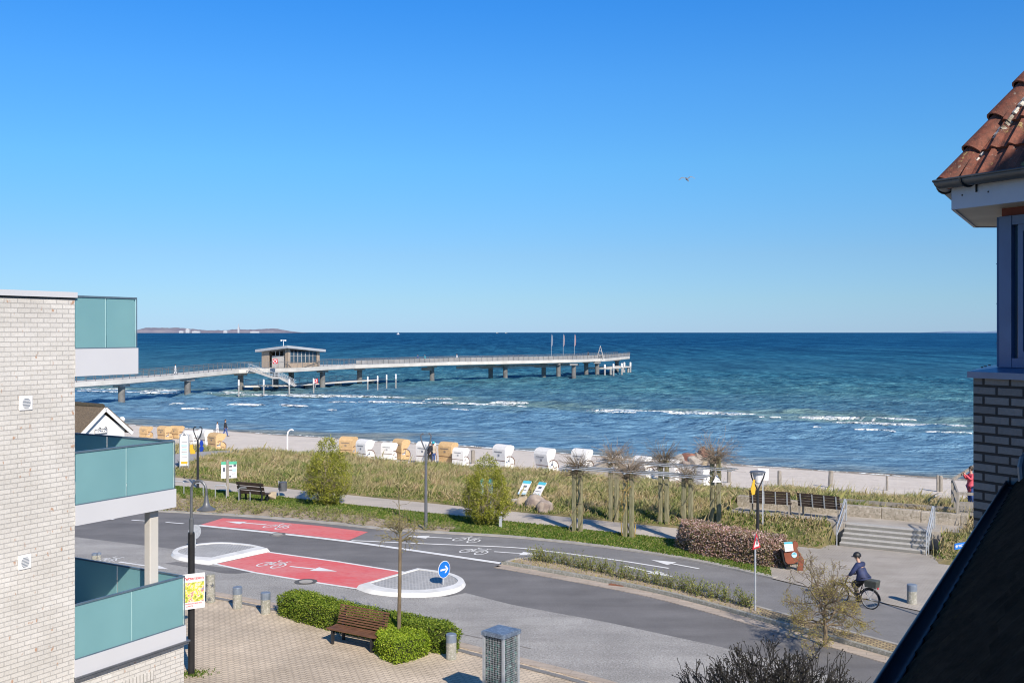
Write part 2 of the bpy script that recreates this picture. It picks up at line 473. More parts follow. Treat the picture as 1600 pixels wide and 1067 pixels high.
mt['skin'] = M_('skin', (0.55, 0.33, 0.24), (0.50, 0.30, 0.21), 6.0, 0.5)
mt['hair'] = M_('hair', (0.06, 0.04, 0.025), (0.04, 0.03, 0.02), 9.0, 0.6)
mt['cloth_navy'] = M_('cloth_navy', (0.030, 0.045, 0.13), (0.020, 0.025, 0.06), 5.0, 0.7, bp=0.01, bscale=9)
mt['cloth_black'] = M_('cloth_black', (0.02, 0.022, 0.03), (0.015, 0.016, 0.02), 5.0, 0.8)
mt['cloth_white'] = M_('cloth_white', (0.75, 0.75, 0.76), (0.68, 0.68, 0.7), 5.0, 0.8)
mt['cloth_teal'] = M_('cloth_teal', (0.05, 0.40, 0.48), (0.04, 0.34, 0.42), 5.0, 0.8)
mt['cloth_red'] = M_('cloth_red', (0.72, 0.10, 0.14), (0.60, 0.08, 0.11), 5.0, 0.7, bp=0.01, bscale=9)
mt['cloth_blue'] = M_('cloth_blue', (0.05, 0.10, 0.30), (0.04, 0.08, 0.22), 5.0, 0.8)
mt['rubber'] = M_('rubber', (0.02, 0.02, 0.021), (0.015, 0.015, 0.016), 8.0, 0.7)
mt['bark'] = M_('bark', (0.20, 0.155, 0.10), (0.12, 0.09, 0.06), 12.0, 0.9, bp=0.01, stretch=(1, 1, 0.4))
mt['bark_green'] = M_('bark_green', (0.24, 0.215, 0.11), (0.14, 0.11, 0.07), 9.0, 0.9, bp=0.01, stretch=(1, 1, 0.4))
mt['bark_dark'] = M_('bark_dark', (0.026, 0.023, 0.021), (0.016, 0.014, 0.013), 12.0, 0.8)
mt['twig_grey'] = M_('twig_grey', (0.30, 0.24, 0.18), (0.20, 0.155, 0.11), 12.0, 0.9)

stain(mt['asphalt_dark'], 1.0, 0.84, 1.12); stain(mt['asphalt_light'], 0.9, 0.85, 1.12); stain(mt['asphalt_path'], 1.0, 0.90, 1.08); stain(mt['paver_plaza'], 0.8, 0.86, 1.10); stain(mt['paver_far'], 0.8, 0.9, 1.08); stain(mt['path'], 0.9, 0.92, 1.07)
# dune grass, lawn, leaves
def grass_mat():
    m, nt, b = new_mat('dune_grass')
    g = nt.nodes.new('ShaderNodeNewGeometry'); rnd = g.outputs['Random Per Island']
    dry = ramp(nt, rnd, [(0.0, (0.22, 0.19, 0.08)), (0.25, (0.42, 0.34, 0.17)), (0.5, (0.55, 0.45, 0.26)), (0.75, (0.66, 0.55, 0.36)), (0.9, (0.46, 0.32, 0.20)), (1.0, (0.30, 0.20, 0.12))])
    grn = ramp(nt, rnd, [(0.0, (0.08, 0.13, 0.035)), (0.4, (0.20, 0.26, 0.07)), (0.7, (0.34, 0.36, 0.12)), (1.0, (0.50, 0.45, 0.22))])
    v = coords(nt)
    k = ramp(nt, noise(nt, v, 0.55, 5, 0.65), [(0.42, (0, 0, 0)), (0.60, (1, 1, 1))])
    col = mixc(nt, k, dry, grn)
    b.inputs['Roughness'].default_value = 0.6; b.inputs['Specular IOR Level'].default_value = 0.25
    nt.links.new(col, b.inputs['Base Color'])
    t = nt.nodes.new('ShaderNodeBsdfTranslucent'); nt.links.new(col, t.inputs[0])
    mx = nt.nodes.new('ShaderNodeMixShader'); mx.inputs[0].default_value = 0.25
    nt.links.new(b.outputs[0], mx.inputs[1]); nt.links.new(t.outputs[0], mx.inputs[2]); nt.links.new(mx.outputs[0], nt.nodes['Material Output'].inputs[0])
    return m
mt['dune_grass'] = grass_mat()
mt['lawn'] = leafmat('lawn', [(0.0, (0.055, 0.12, 0.014)), (0.35, (0.10, 0.18, 0.020)), (0.7, (0.17, 0.23, 0.035)), (0.88, (0.30, 0.29, 0.09)), (1.0, (0.40, 0.34, 0.15))], scale=0.6)
mt['bush_leaf'] = leafmat('bush_leaf', [(0.0, (0.15, 0.16, 0.02)), (0.35, (0.28, 0.30, 0.035)), (0.7, (0.42, 0.41, 0.06)), (1.0, (0.55, 0.50, 0.12))])
mt['box_leaf'] = leafmat('box_leaf', [(0.0, (0.07, 0.12, 0.014)), (0.4, (0.15, 0.23, 0.022)), (0.8, (0.27, 0.34, 0.035)), (1.0, (0.40, 0.44, 0.07))])
mt['box_bright'] = leafmat('box_bright', [(0.0, (0.12, 0.19, 0.014)), (0.4, (0.25, 0.36, 0.024)), (0.8, (0.40, 0.50, 0.04)), (1.0, (0.50, 0.56, 0.08))])
mt['pink_leaf'] = leafmat('pink_leaf', [(0.0, (0.16, 0.17, 0.04)), (0.22, (0.26, 0.20, 0.09)), (0.45, (0.44, 0.23, 0.20)), (0.75, (0.66, 0.44, 0.41)), (1.0, (0.80, 0.66, 0.62))])
mt['shrub_leaf'] = leafmat('shrub_leaf', [(0.0, (0.12, 0.16, 0.03)), (0.5, (0.26, 0.30, 0.06)), (1.0, (0.42, 0.40, 0.14))])
mt['dry_shrub'] = leafmat('dry_shrub', [(0.0, (0.36, 0.28, 0.15)), (0.5, (0.50, 0.41, 0.22)), (1.0, (0.42, 0.40, 0.14))])
mt['lichen'] = leafmat('lichen', [(0.0, (0.26, 0.21, 0.045)), (0.5, (0.42, 0.34, 0.07)), (1.0, (0.32, 0.27, 0.10))], trans=0.1)
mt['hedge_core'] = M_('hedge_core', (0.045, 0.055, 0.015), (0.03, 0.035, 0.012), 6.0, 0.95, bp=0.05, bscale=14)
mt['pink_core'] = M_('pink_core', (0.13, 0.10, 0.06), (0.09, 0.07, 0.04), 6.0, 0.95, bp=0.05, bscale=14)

def terrain_mat():
    m, nt, b = new_mat('sand_and_turf')
    b.inputs['Roughness'].default_value = 0.95
    v = coords(nt)
    dt = nt.nodes.new('ShaderNodeVectorMath'); dt.operation = 'DOT_PRODUCT'; nt.links.new(v, dt.inputs[0]); dt.inputs[1].default_value = (S30, C30, 0)
    bb = math_n(nt, 'ADD', dt.outputs['Value'], math_n(nt, 'MULTIPLY', math_n(nt, 'SUBTRACT', noise(nt, v, 0.25, 4), 0.5), 3.0))
    turf = ramp(nt, noise(nt, v, 0.8, 5), [(0.35, (0.10, 0.11, 0.035)), (0.55, (0.22, 0.18, 0.08)), (0.7, (0.30, 0.25, 0.14))])
    sand = ramp(nt, noise(nt, v, 0.7, 6, 0.7), [(0.3, (0.60, 0.53, 0.455)), (0.7, (0.72, 0.645, 0.56))])
    wrack = ramp(nt, noise(nt, coords(nt, (0.5, 2.2, 1), (0, 0, R(30))), 1.0, 6, 0.75), [(0.60, (0, 0, 0)), (0.68, (1, 1, 1))])
    band = math_n(nt, 'MULTIPLY', ramp(nt, math_n(nt, 'DIVIDE', bb, 100), [(0.755, (0, 0, 0)), (0.785, (1, 1, 1)), (0.83, (0.25, 0.25, 0.25)), (0.86, (0, 0, 0))]), wrack)
    sand = mixc(nt, band, sand, (0.16, 0.12, 0.09))
    wet = ramp(nt, math_n(nt, 'DIVIDE', bb, 100), [(0.832, (0, 0, 0)), (0.845, (1, 1, 1))])
    sand = mixc(nt, wet, sand, (0.25, 0.21, 0.165))
    col = mixc(nt, ramp(nt, math_n(nt, 'DIVIDE', bb, 100), [(0.575, (0, 0, 0)), (0.59, (1, 1, 1))]), turf, sand)
    nt.links.new(col, b.inputs['Base Color'])
    bump(nt, b, noise(nt, v, 3.0, 6, 0.7), 0.12)
    return m
mt['terrain'] = terrain_mat()

def water_mat():
    m, nt, b = new_mat('sea_water')
    v = coords(nt)
    dt = nt.nodes.new('ShaderNodeVectorMath'); dt.operation = 'DOT_PRODUCT'; nt.links.new(v, dt.inputs[0]); dt.inputs[1].default_value = (S30, C30, 0)
    bb = dt.outputs['Value']
    warp = math_n(nt, 'MULTIPLY', math_n(nt, 'SUBTRACT', noise(nt, coords(nt, (0.35, 1, 1), (0, 0, R(30))), 0.06, 4, 0.6), 0.5), 70.0)
    x = math_n(nt, 'DIVIDE', math_n(nt, 'ADD', bb, warp), 1000)
    # the bottom: sand shallows, bars, then deep water
    col = ramp(nt, x, [(0.080, (0.24, 0.27, 0.24)), (0.092, (0.145, 0.285, 0.40)), (0.125, (0.11, 0.245, 0.37)), (0.140, (0.145, 0.245, 0.23)),
                       (0.152, (0.070, 0.175, 0.25)), (0.19, (0.058, 0.178, 0.225)), (0.26, (0.030, 0.138, 0.210)), (0.45, (0.014, 0.105, 0.200)), (0.9, (0.009, 0.080, 0.190))])
    big = noise(nt, coords(nt, (0.25, 1, 1), (0, 0, R(30))), 0.02, 4, 0.6)
    col = mixc(nt, 1.0, col, ramp(nt, big, [(0.3, (0.86, 0.88, 0.91)), (0.7, (1.12, 1.08, 1.06))]), 'MULTIPLY')
    wv = noise(nt, coords(nt, (0.45, 1.2, 1), (0, 0, R(24))), 0.75, 5, 0.62)
    col = mixc(nt, 1.0, col, ramp(nt, wv, [(0.36, (0.50, 0.58, 0.66)), (0.5, (1, 1, 1)), (0.64, (1.65, 1.55, 1.45))]), 'MULTIPLY')
    # light and dark streaks of far waves, painted into the water colour
    f1 = noise(nt, coords(nt, (0.24, 0.050, 1)), 1.0, 3, 0.7); f2 = noise(nt, coords(nt, (0.085, 0.008, 1)), 1.0, 3, 0.7)
    k1 = ramp(nt, math_n(nt, 'DIVIDE', bb, 1000), [(0.12, (0, 0, 0)), (0.22, (1, 1, 1)), (0.6, (0.6, 0.6, 0.6))]); k2 = ramp(nt, math_n(nt, 'DIVIDE', bb, 1000), [(0.25, (0, 0, 0)), (0.5, (1, 1, 1))])
    col = mixc(nt, k1, col, mixc(nt, 1.0, col, ramp(nt, f1, [(0.36, (0.52, 0.62, 0.70)), (0.5, (1, 1, 1)), (0.66, (1.7, 1.4, 1.28))]), 'MULTIPLY'))
    col = mixc(nt, k2, col, mixc(nt, 1.0, col, ramp(nt, f2, [(0.36, (0.50, 0.64, 0.74)), (0.5, (1, 1, 1)), (0.66, (1.9, 1.5, 1.3))]), 'MULTIPLY'))
    # scattered small white caps
    caps = ramp(nt, noise(nt, coords(nt, (0.35, 1.0, 1), (0, 0, R(30))), 0.55, 3, 0.6), [(0.765, (0, 0, 0)), (0.79, (1, 1, 1))])
    col = mixc(nt, math_n(nt, 'MULTIPLY', caps, 0.55), col, (0.6, 0.66, 0.68))
    h1 = noise(nt, coords(nt, (0.4, 1, 1), (0, 0, R(26))), 0.55, 6, 0.62)
    h2 = noise(nt, coords(nt, (0.7, 1, 1), (0, 0, R(50))), 2.3, 4, 0.6)
    bn = nt.nodes.new('ShaderNodeBump'); bn.inputs['Distance'].default_value = 1.5
    nt.links.new(math_n(nt, 'ADD', math_n(nt, 'MULTIPLY', h1, 1.0), math_n(nt, 'MULTIPLY', h2, 0.28)), bn.inputs['Height'])
    df = nt.nodes.new('ShaderNodeBsdfDiffuse'); nt.links.new(col, df.inputs[0]); nt.links.new(bn.outputs[0], df.inputs['Normal'])
    gl = nt.nodes.new('ShaderNodeBsdfGlossy'); gl.inputs['Roughness'].default_value = 0.25; nt.links.new(bn.outputs[0], gl.inputs['Normal'])
    gl.inputs[0].default_value = (0.9, 0.95, 1, 1)
    fr = nt.nodes.new('ShaderNodeFresnel'); fr.inputs[0].default_value = 1.33; nt.links.new(bn.outputs[0], fr.inputs['Normal'])
    # steep little waves keep even the farthest water from turning into a mirror
    lim = ramp(nt, math_n(nt, 'DIVIDE', bb, 1000), [(0.08, (0.30, 0.30, 0.30)), (0.2, (0.16, 0.16, 0.16)), (0.5, (0.06, 0.06, 0.06)), (0.95, (0.02, 0.02, 0.02))])
    fc = math_n(nt, 'MINIMUM', fr.outputs[0], lim)
    mx = nt.nodes.new('ShaderNodeMixShader'); nt.links.new(fc, mx.inputs[0]); nt.links.new(df.outputs[0], mx.inputs[1]); nt.links.new(gl.outputs[0], mx.inputs[2])
    nt.links.new(mx.outputs[0], nt.nodes['Material Output'].inputs[0])
    return m
mt['water'] = water_mat()
mt['foam'] = M_('foam', (0.86, 0.88, 0.88), (0.66, 0.74, 0.76), 1.2, 0.8, bp=0.1, bscale=3)
def foam_gaps():
    nt = mt['foam'].node_tree; b = nt.nodes['Principled BSDF']
    v = coords(nt, (0.55, 1.6, 1), (0, 0, R(30)))
    k = ramp(nt, noise(nt, v, 1.1, 5, 0.7), [(0.44, (0, 0, 0)), (0.56, (1, 1, 1))])
    tr = nt.nodes.new('ShaderNodeBsdfTransparent'); mx = nt.nodes.new('ShaderNodeMixShader')
    nt.links.new(k, mx.inputs[0]); nt.links.new(tr.outputs[0], mx.inputs[1]); nt.links.new(b.outputs[0], mx.inputs[2])
    nt.links.new(mx.outputs[0], nt.nodes['Material Output'].inputs[0])
foam_gaps()

def glass_teal():
    m, nt, b = new_mat('frosted_glass')
    v = coords(nt)
    col = ramp(nt, noise(nt, v, 0.7, 3), [(0.35, (0.27, 0.52, 0.545)), (0.65, (0.31, 0.58, 0.60))])
    nt.links.new(col, b.inputs['Base Color'])
    b.inputs['Roughness'].default_value = 0.25
    t = nt.nodes.new('ShaderNodeBsdfTranslucent'); t.inputs[0].default_value = (0.34, 0.62, 0.68, 1)
    mx = nt.nodes.new('ShaderNodeMixShader'); mx.inputs[0].default_value = 0.42
    nt.links.new(b.outputs[0], mx.inputs[1]); nt.links.new(t.outputs[0], mx.inputs[2])
    nt.links.new(mx.outputs[0], nt.nodes['Material Output'].inputs[0])
    return m
mt['glass_teal'] = glass_teal()

def window_glass(name, tint=(0.05, 0.09, 0.13)):
    m, nt, b = new_mat(name)
    col = ramp(nt, noise(nt, coords(nt), 0.8, 3), [(0.35, tint), (0.65, tuple(x * 0.7 for x in tint))])
    nt.links.new(col, b.inputs['Base Color'])
    b.inputs['Roughness'].default_value = 0.05
    b.inputs['Metallic'].default_value = 0.0
    b.inputs['Specular IOR Level'].default_value = 0.9
    return m
mt['glass_dark'] = window_glass('window_glass')

def text_mesh(text, size, mat, name, parent, M, ext=0.001):
    cu = bpy.data.curves.new(name, 'FONT'); cu.body = text; cu.size = size; cu.align_x = 'CENTER'; cu.align_y = 'CENTER'
    cu.extrude = ext; cu.resolution_u = 2; cu.offset = size * 0.022
    t = bpy.data.objects.new(name, cu)
    me = bpy.data.meshes.new_from_object(t)
    bpy.data.objects.remove(t); bpy.data.curves.remove(cu)
    me.name = name
    me.transform(M)
    me.materials.clear(); me.materials.append(mat)
    return link(name, me, parent)

# upright face whose text reads for someone looking along +y (local); x right, z up
FACE = Matrix.Rotation(R(90), 4, 'X')

# bare branches: tapering limbs that fork again and again
def grow(mb, p, d, L, r, depth, spread=0.6, seg=3, n=4, droop=0.0, ends=None, shrink=0.72, kids=(2, 3), mi=0, minr=0.004, wander=0.22):
    pts = [Vector(p)]; rad = [r]
    dd = Vector(d).normalized()
    for i in range(seg):
        dd = (dd + Vector((random.gauss(0, wander), random.gauss(0, wander), random.gauss(0, wander) - droop))).normalized()
        pts.append(pts[-1] + dd * L / seg); rad.append(max(minr, r * (1 - 0.4 * (i + 1) / seg)))
    mb.tube(pts, rad, n, mi, cap=False)
    if depth <= 0:
        if ends is not None: ends.append(pts[-1]); ends.append(pts[-2])
        return
    if ends is not None and depth <= 2: ends.append(pts[-1])
    for k in range(random.randint(*kids)):
        q = pts[random.randint(1, seg)] if k else pts[-1]
        nd_ = (dd + Vector((random.gauss(0, spread), random.gauss(0, spread), random.gauss(0, spread * 0.8)))).normalized()
        grow(mb, q, nd_, L * random.uniform(shrink - 0.12, shrink + 0.1), max(minr, rad[-1] * 0.75), depth - 1, spread, seg, n, droop, ends, shrink, kids, mi, minr, wander)
# ================================================================ THE SETTING
# ---- terrain: one sheet from behind the camera down to the sea bed
def build_terrain():
    bs = np.concatenate([np.array([-60, -20, 10, 25, 35, 39, 40.5, 41.6, 42.0]), np.arange(42.3, 47.2, 0.2), np.arange(47.4, 70, 0.5), np.arange(70, 96, 1.0), np.array([100, 110, 130, 160, 200, 300, 600, 2000, 9000, 26000])])
    as_ = np.concatenate([np.array([-26000, -6000, -1500, -500, -260, -160]), np.arange(-120, -20, 1.0), np.arange(-20, 0, 0.25), np.arange(0, 50, 1.5), np.array([60, 80, 120, 300, 900, 3000, 26000])])
    A, B = np.meshgrid(as_, bs)
    Z = hgt(A, B)
    Z = np.where(B > 86, np.maximum(-2.55 - (B - 86) * 0.06, -14), Z)
    X = C30 * A + S30 * B; Y = -S30 * A + C30 * B
    V = np.stack([X, Y, Z], -1).reshape(-1, 3)
    n, m = A.shape
    i, j = np.meshgrid(np.arange(n - 1), np.arange(m - 1), indexing='ij')
    k = (i * m + j).ravel()
    Fa = np.stack([k, k + 1, k + m + 1, k + m], 1)
    return struct(npmesh('ground', V, Fa, mt['terrain'], smooth=True))
build_terrain()

SEA = -2.5
def build_sea():
    # waves near the shore are modelled, the far water is one flat sheet that meets them
    b0, b1 = 84.3, 300.0
    bs = np.arange(b0, b1 + .01, 0.62); as_ = np.arange(-230, 92, 1.3)
    A, B = np.meshgrid(as_, bs)
    W = np.zeros_like(A)
    r2 = np.random.default_rng(5)
    for L, amp, sp, n in ((9.0, 0.075, 0.30, 7), (5.0, 0.05, 0.45, 8), (2.6, 0.03, 0.7, 8)):
        for _ in range(n):
            th = r2.normal(0, sp) ; k = 2 * PI / (L * r2.uniform(0.8, 1.25)); ph = r2.uniform(0, 6.3)
            q = np.sin(k * (A * math.sin(th) + B * math.cos(th)) + ph + 0.8 * np.sin(A * 0.05 + ph))
            W += amp * (q + 0.35 * q * q - 0.17)
    W *= 0.25 + 0.75 * sm(B, 86, 120)
    W *= 1 - sm(B, 270, 298)
    W *= sm(A, -229, -215) * (1 - sm(A, 78, 90))
    X = C30 * A + S30 * B; Y = -S30 * A + C30 * B
    Z = SEA + W
    V = np.stack([X, Y, Z], -1).reshape(-1, 3)
    n, m = A.shape
    i, j = np.meshgrid(np.arange(n - 1), np.arange(m - 1), indexing='ij')
    k = (i * m + j).ravel()
    Fa = np.stack([k, k + 1, k + m + 1, k + m], 1)
    far = [(-26000, as_[0]), (as_[0], as_[-1]), (as_[-1], 26000)]
    o = len(V); ex = []; ef = []
    def quad(a0, a1, c0, c1):
        nonlocal o
        for a_, b_ in ((a0, c0), (a1, c0), (a1, c1), (a0, c1)):
            p = AB(a_, b_, SEA); ex.append(tuple(p))
        ef.append((o, o + 1, o + 2, o + 3)); o += 4
    a0, a1, bE = as_[0], as_[-1], bs[-1]
    quad(a0, a1, bE, 1500); quad(a0, a1, 1500, 26000)
    quad(-26000, a0, b0, bE); quad(-26000, a0, bE, 26000); quad(a1, 26000, b0, bE); quad(a1, 26000, bE, 26000)
    V = np.concatenate([V, np.array(ex)]); Fa = np.concatenate([Fa, np.array(ef)])
    return struct(npmesh('sea_water', V, Fa, mt['water'], smooth=True))
build_sea()

def ragged(px0, px1, y0, y1, thick, seed, name='breaking_wave'):
    """a line of foam lying on a low ridge of water, from (px0,y0) to (px1,y1) of the photograph"""
    r = np.random.default_rng(seed)
    n = max(12, int((px1 - px0) / 1.2))
    t = np.linspace(0, 1, n)
    w = np.convolve(r.normal(size=n + 12), np.ones(7) / 7, 'same')[6:-6]
    w2 = np.convolve(r.normal(size=n + 8), np.ones(3) / 3, 'same')[4:-4]
    V = []
    for i in range(n):
        px = px0 + (px1 - px0) * t[i]
        py = y0 + (y1 - y0) * t[i] + w[i] * 0.55
        env = min(1, 6 * t[i], 6 * (1 - t[i])) ** 0.6 + 0.02
        th = max(0.12, 0.72 * thick * (1 + 0.7 * w2[i] + 0.5 * w[i])) * env
        p = G(px, py, SEA)
        Lf = th * p.y * p.y / (F * (H - SEA))
        dirv = Vector((S30, C30, 0))
        hgt_ = 0.09 + 0.22 * env * min(1, thick / 3)
        for f, z in ((-0.55, 0.02), (-0.2, hgt_ * 0.75), (0.1, hgt_), (0.45, -0.05)):
            V.append(tuple(p + dirv * (f * Lf) + Vector((0, 0, z + 0.05))))
    Fa = [(i * 4 + k, (i + 1) * 4 + k, (i + 1) * 4 + k + 1, i * 4 + k + 1) for i in range(n - 1) for k in range(3)]
    return V, Fa
def build_foam():
    V = []; Fa = []
    lines = [(905, 1182, 641.5, 649, 2.6), (930, 1100, 644, 648, 1.2), (1245, 1432, 653.5, 657.5, 4.2), (1300, 1519, 661, 668, 1.6), (1375, 1519, 664, 667.5, 2.0), (1335, 1400, 672, 675, 1.4),
             (667, 706, 624.5, 625.5, 4.0), (765, 826, 630.5, 631, 3.6), (715, 728, 627, 628, 2.2), (560, 668, 628.5, 631, 2.0), (668, 760, 629.5, 633, 1.5), (740, 824, 632.5, 636, 1.4),
             (430, 634, 617.5, 622, 2.4), (370, 520, 617, 621, 1.6), (514, 556, 629, 630, 2.0), (535, 560, 640, 641, 1.4), (512, 526, 641, 642, 1.2), (436, 482, 633, 636, 1.5), (365, 415, 632.5, 634, 2.0),
             (228, 282, 611, 612.5, 3.6), (219, 300, 614.5, 616, 1.6), (282, 316, 612.5, 614, 2.2), (340, 376, 613.5, 615, 2.6), (268, 292, 631.5, 632.5, 2.0), (282, 330, 639, 640, 1.4), (358, 400, 632, 633, 1.6), (127, 156, 608, 609, 1.6), (170, 190, 608.5, 609.5, 2.0), (120, 210, 611, 613.5, 1.4),
             (705, 732, 640.5, 641.5, 1.2), (1270, 1285, 668, 668.5, 1.0), (1440, 1519, 676, 677.5, 0.9), (1180, 1220, 652, 653, 0.8), (1100, 1180, 645, 651, 1.0)]
    for k, (a, b, c, d, th) in enumerate(lines):
        v, f = ragged(a, b, c, d, th, k)
        f = [tuple(i + len(V) for i in q) for q in f]
        V += v; Fa += f
    # thin ragged edge of foam along the waterline
    n = 460
    r = np.random.default_rng(3)
    w = np.convolve(r.normal(size=n + 20), np.ones(9) / 9, 'same')[10:-10]
    w2 = np.convolve(r.normal(size=n + 8), np.ones(3) / 3, 'same')[4:-4]
    o = len(V)
    for i in range(n):
        a = -118 + i * 0.36
        b = 84.95 + 0.5 * w[i] + 0.35 * math.sin(a * 0.09) + 0.2 * math.sin(a * 0.31)
        th = max(0.03, 0.12 + 0.22 * w2[i])
        for f, z in ((-th, 0.0), (0, 0.07), (th, 0.0)):
            V.append(tuple(AB(a, b + f, SEA + 0.02 + z)))
    Fa += [(o + i * 3 + k, o + (i + 1) * 3 + k, o + (i + 1) * 3 + k + 1, o + i * 3 + k + 1) for i in range(n - 1) for k in range(2)]
    ob = npmesh('sea_foam', np.array(V), np.array(Fa), mt['foam'], smooth=True)
    ob['kind'] = 'stuff'; tag(ob, 'white foam of small waves breaking off the beach', 'foam', kind='stuff')
build_foam()

# ---- flat sheets of the street, each a few millimetres above the one below
def sheet(name, pts, z, mat, world_pts=False):
    P = [Vector(p) for p in pts] if world_pts else [G(x, y, 0) for x, y in pts]
    bm = bmesh.new()
    vs = [bm.verts.new((p.x, p.y, z)) for p in P]
    f = bm.faces.new(vs)
    if f.normal.z < 0: f.normal_flip()
    bmesh.ops.triangulate(bm, faces=bm.faces)
    me = bpy.data.meshes.new(name); bm.to_mesh(me); bm.free()
    me.materials.append(mat)
    return struct(link(name, me))

def smoothline(pts, k=6):
    """Catmull-Rom through the points"""
    out = []
    n = len(pts)
    for i in range(n - 1):
        p0 = Vector(pts[max(i - 1, 0)]); p1 = Vector(pts[i]); p2 = Vector(pts[i + 1]); p3 = Vector(pts[min(i + 2, n - 1)])
        for j in range(k):
            t = j / k
            out.append(0.5 * ((2 * p1) + (p2 - p0) * t + (2 * p0 - 5 * p1 + 4 * p2 - p3) * t * t + (3 * p1 - p0 - 3 * p2 + p3) * t ** 3))
    out.append(Vector(pts[-1]))
    return out

def ribbon(mb, P, w, z0, z1, mi=0, closed=False):
    """raised strip following P (its left edge), w wide to the right"""
    P = [Vector((p[0], p[1], 0)) for p in P]; n = len(P)
    L = []; Rr = []
    for i, p in enumerate(P):
        if closed: d = (P[(i + 1) % n] - P[i - 1])
        else: d = (P[min(i + 1, n - 1)] - P[max(i - 1, 0)])
        d.normalize(); nr = Vector((d.y, -d.x, 0))
        L.append(p); Rr.append(p + nr * w)
    vs = []
    for l, r in zip(L, Rr):
        vs += [(l.x, l.y, z0), (l.x, l.y, z1), (r.x, r.y, z1), (r.x, r.y, z0)]
    fs = []
    for i in range(n if closed else n - 1):
        j = (i + 1) % n
        for k in range(4):
            fs.append((i * 4 + k, i * 4 + (k + 1) % 4, j * 4 + (k + 1) % 4, j * 4 + k))
    if not closed: fs += [(0, 1, 2, 3), ((n - 1) * 4 + 3, (n - 1) * 4 + 2, (n - 1) * 4 + 1, (n - 1) * 4)]
    mb.add(vs, fs, mi)
    return mb

FARK = [(-60, 791.5), (116, 794.5), (250, 799.5), (400, 808.5), (500, 817), (600, 827.5), (700, 834), (800, 840), (900, 850), (1000, 863), (1100, 880), (1207, 904)]   # seaward edge of the road
NEARK = [(-60, 862), (116, 888), (336, 925), (427, 942), (640, 985), (812, 1027), (965, 1067), (1250, 1150)]   # landward edge
fark = smoothline([(x, y, 0) for x, y in FARK], 5); nark = smoothline([(x, y, 0) for x, y in NEARK], 5)
farkw = [G(p.x, p.y) for p in fark]; narkw = [G(p.x, p.y) for p in nark]
# the whole carriageway with its cycle path
right_far = [G(x, y) for x, y in [(1250, 915), (1372, 941), (1445, 957), (1560, 983), (1750, 1030)]]
left_out = AB(-70, 34.6); left_in = AB(-55, 20)
road_pts = [left_out] + farkw + right_far + [Vector((20, 14, 0))] + narkw[::-1] + [left_in]
sheet('road', road_pts, 0.0, mt['asphalt_dark'], True)
# lighter old asphalt of the near lane
LD = [(-60, 820), (116, 838.5), (275, 858), (330, 880), (560, 922), (700, 932), (727, 926), (800, 944.5), (950, 972), (1125, 1010), (1250, 1042), (1450, 1100)]
ldw = [G(x, y) for x, y in LD]
sheet('road_near_lane', [left_in + Vector((0, 4, 0))] + ldw + [Vector((16, 14, 0))] + narkw[::-1], 0.004, mt['asphalt_light'], True)
sheet('road_patch', [(258, 880), (276, 877.5), (330, 884), (404, 893), (372, 896), (350, 895.5)], 0.008, mt['asphalt_dark'])
# cycle path in a smoother grey
CP = [(560, 833), (600, 830)] + [(p.x, p.y + 1.2) for p in fark if p.x > 640] + [(1250, 915), (1372, 941), (1445, 957), (1560, 983), (1750, 1030), (1600, 1062), (1405, 1009), (1300, 981), (1180, 949), (1050, 916), (930, 889), (830, 871), (795, 878.5), (662, 860), (548, 843)]
sheet('cycle_path', CP, 0.005, mt['asphalt_path'])
# red cycle lanes
sheet('red_cycle_lane', [(313, 820), (348, 809.5), (400, 812.5), (500, 821.5), (575, 831), (545, 844), (440, 832), (400, 827.5)], 0.010, mt['red_lane'])
sheet('red_cycle_lane', [(422, 862), (530, 877), (642, 895), (558, 919), (478, 907), (400, 894.5), (338, 881), (370, 874)], 0.010, mt['red_lane'])
# plaza on the near side
sheet('plaza', narkw + [Vector((14, 6, 0)), Vector((-30, 6, 0)), AB(-55, 18)], 0.0035, mt['paver_plaza'], True)
mb = MB(); ribbon(mb, narkw, 0.36, -0.05, 0.022); struct(mb.build('pavement', mt['paver_band']))
off = []
for i, p in enumerate(narkw):
    d = (narkw[min(i + 1, len(narkw) - 1)] - narkw[max(i - 1, 0)]).normalized(); off.append(p + Vector((d.y, -d.x, 0)) * 0.50)
mb = MB(); ribbon(mb, off, 0.16, -0.05, 0.03); struct(mb.build('kerb', mt['asphalt_path']))
# kerb along the lawn
mb = MB(); ribbon(mb, farkw[::-1], 0.30, -0.05, 0.05); struct(mb.build('kerb', mt['kerb']))
# promenade and far plaza
prom = [AB(-90, 41.15), AB(-90, 43.35), AB(-15.2, 43.3), AB(-14.4, 42.2), AB(-10.2, 42.1), AB(-9.6, 43.15), AB(-5.9, 43.15), AB(-5.4, 41.6), AB(30, 41.6), AB(30, 30)]
prom += [G(1750, 1030), G(1560, 983), G(1445, 957), G(1372, 941), G(1250, 915), G(1207, 904.5), G(1205, 888), G(1060, 846)]
prom2 = [AB(-90, 41.15), AB(-90, 43.45), AB(-15.2, 43.4)] + [G(1052, 846)]
sheet('promenade', prom2[:3] + [AB(-15.2, 41.1)], 0.034, mt['path'], True)
sheet('promenade_plaza', [AB(-15.2, 41.1), AB(-15.2, 43.4), AB(-14.4, 42.35), AB(-10.3, 42.25), AB(-9.7, 43.25), AB(-5.8, 43.25), AB(-5.4, 41.7), AB(30, 41.6), AB(30, 30), G(1750, 1030), G(1560, 983), G(1445, 957), G(1372, 941), G(1250, 915), G(1207, 904.5), G(1200, 878)], 0.03, mt['paver_far'], True)
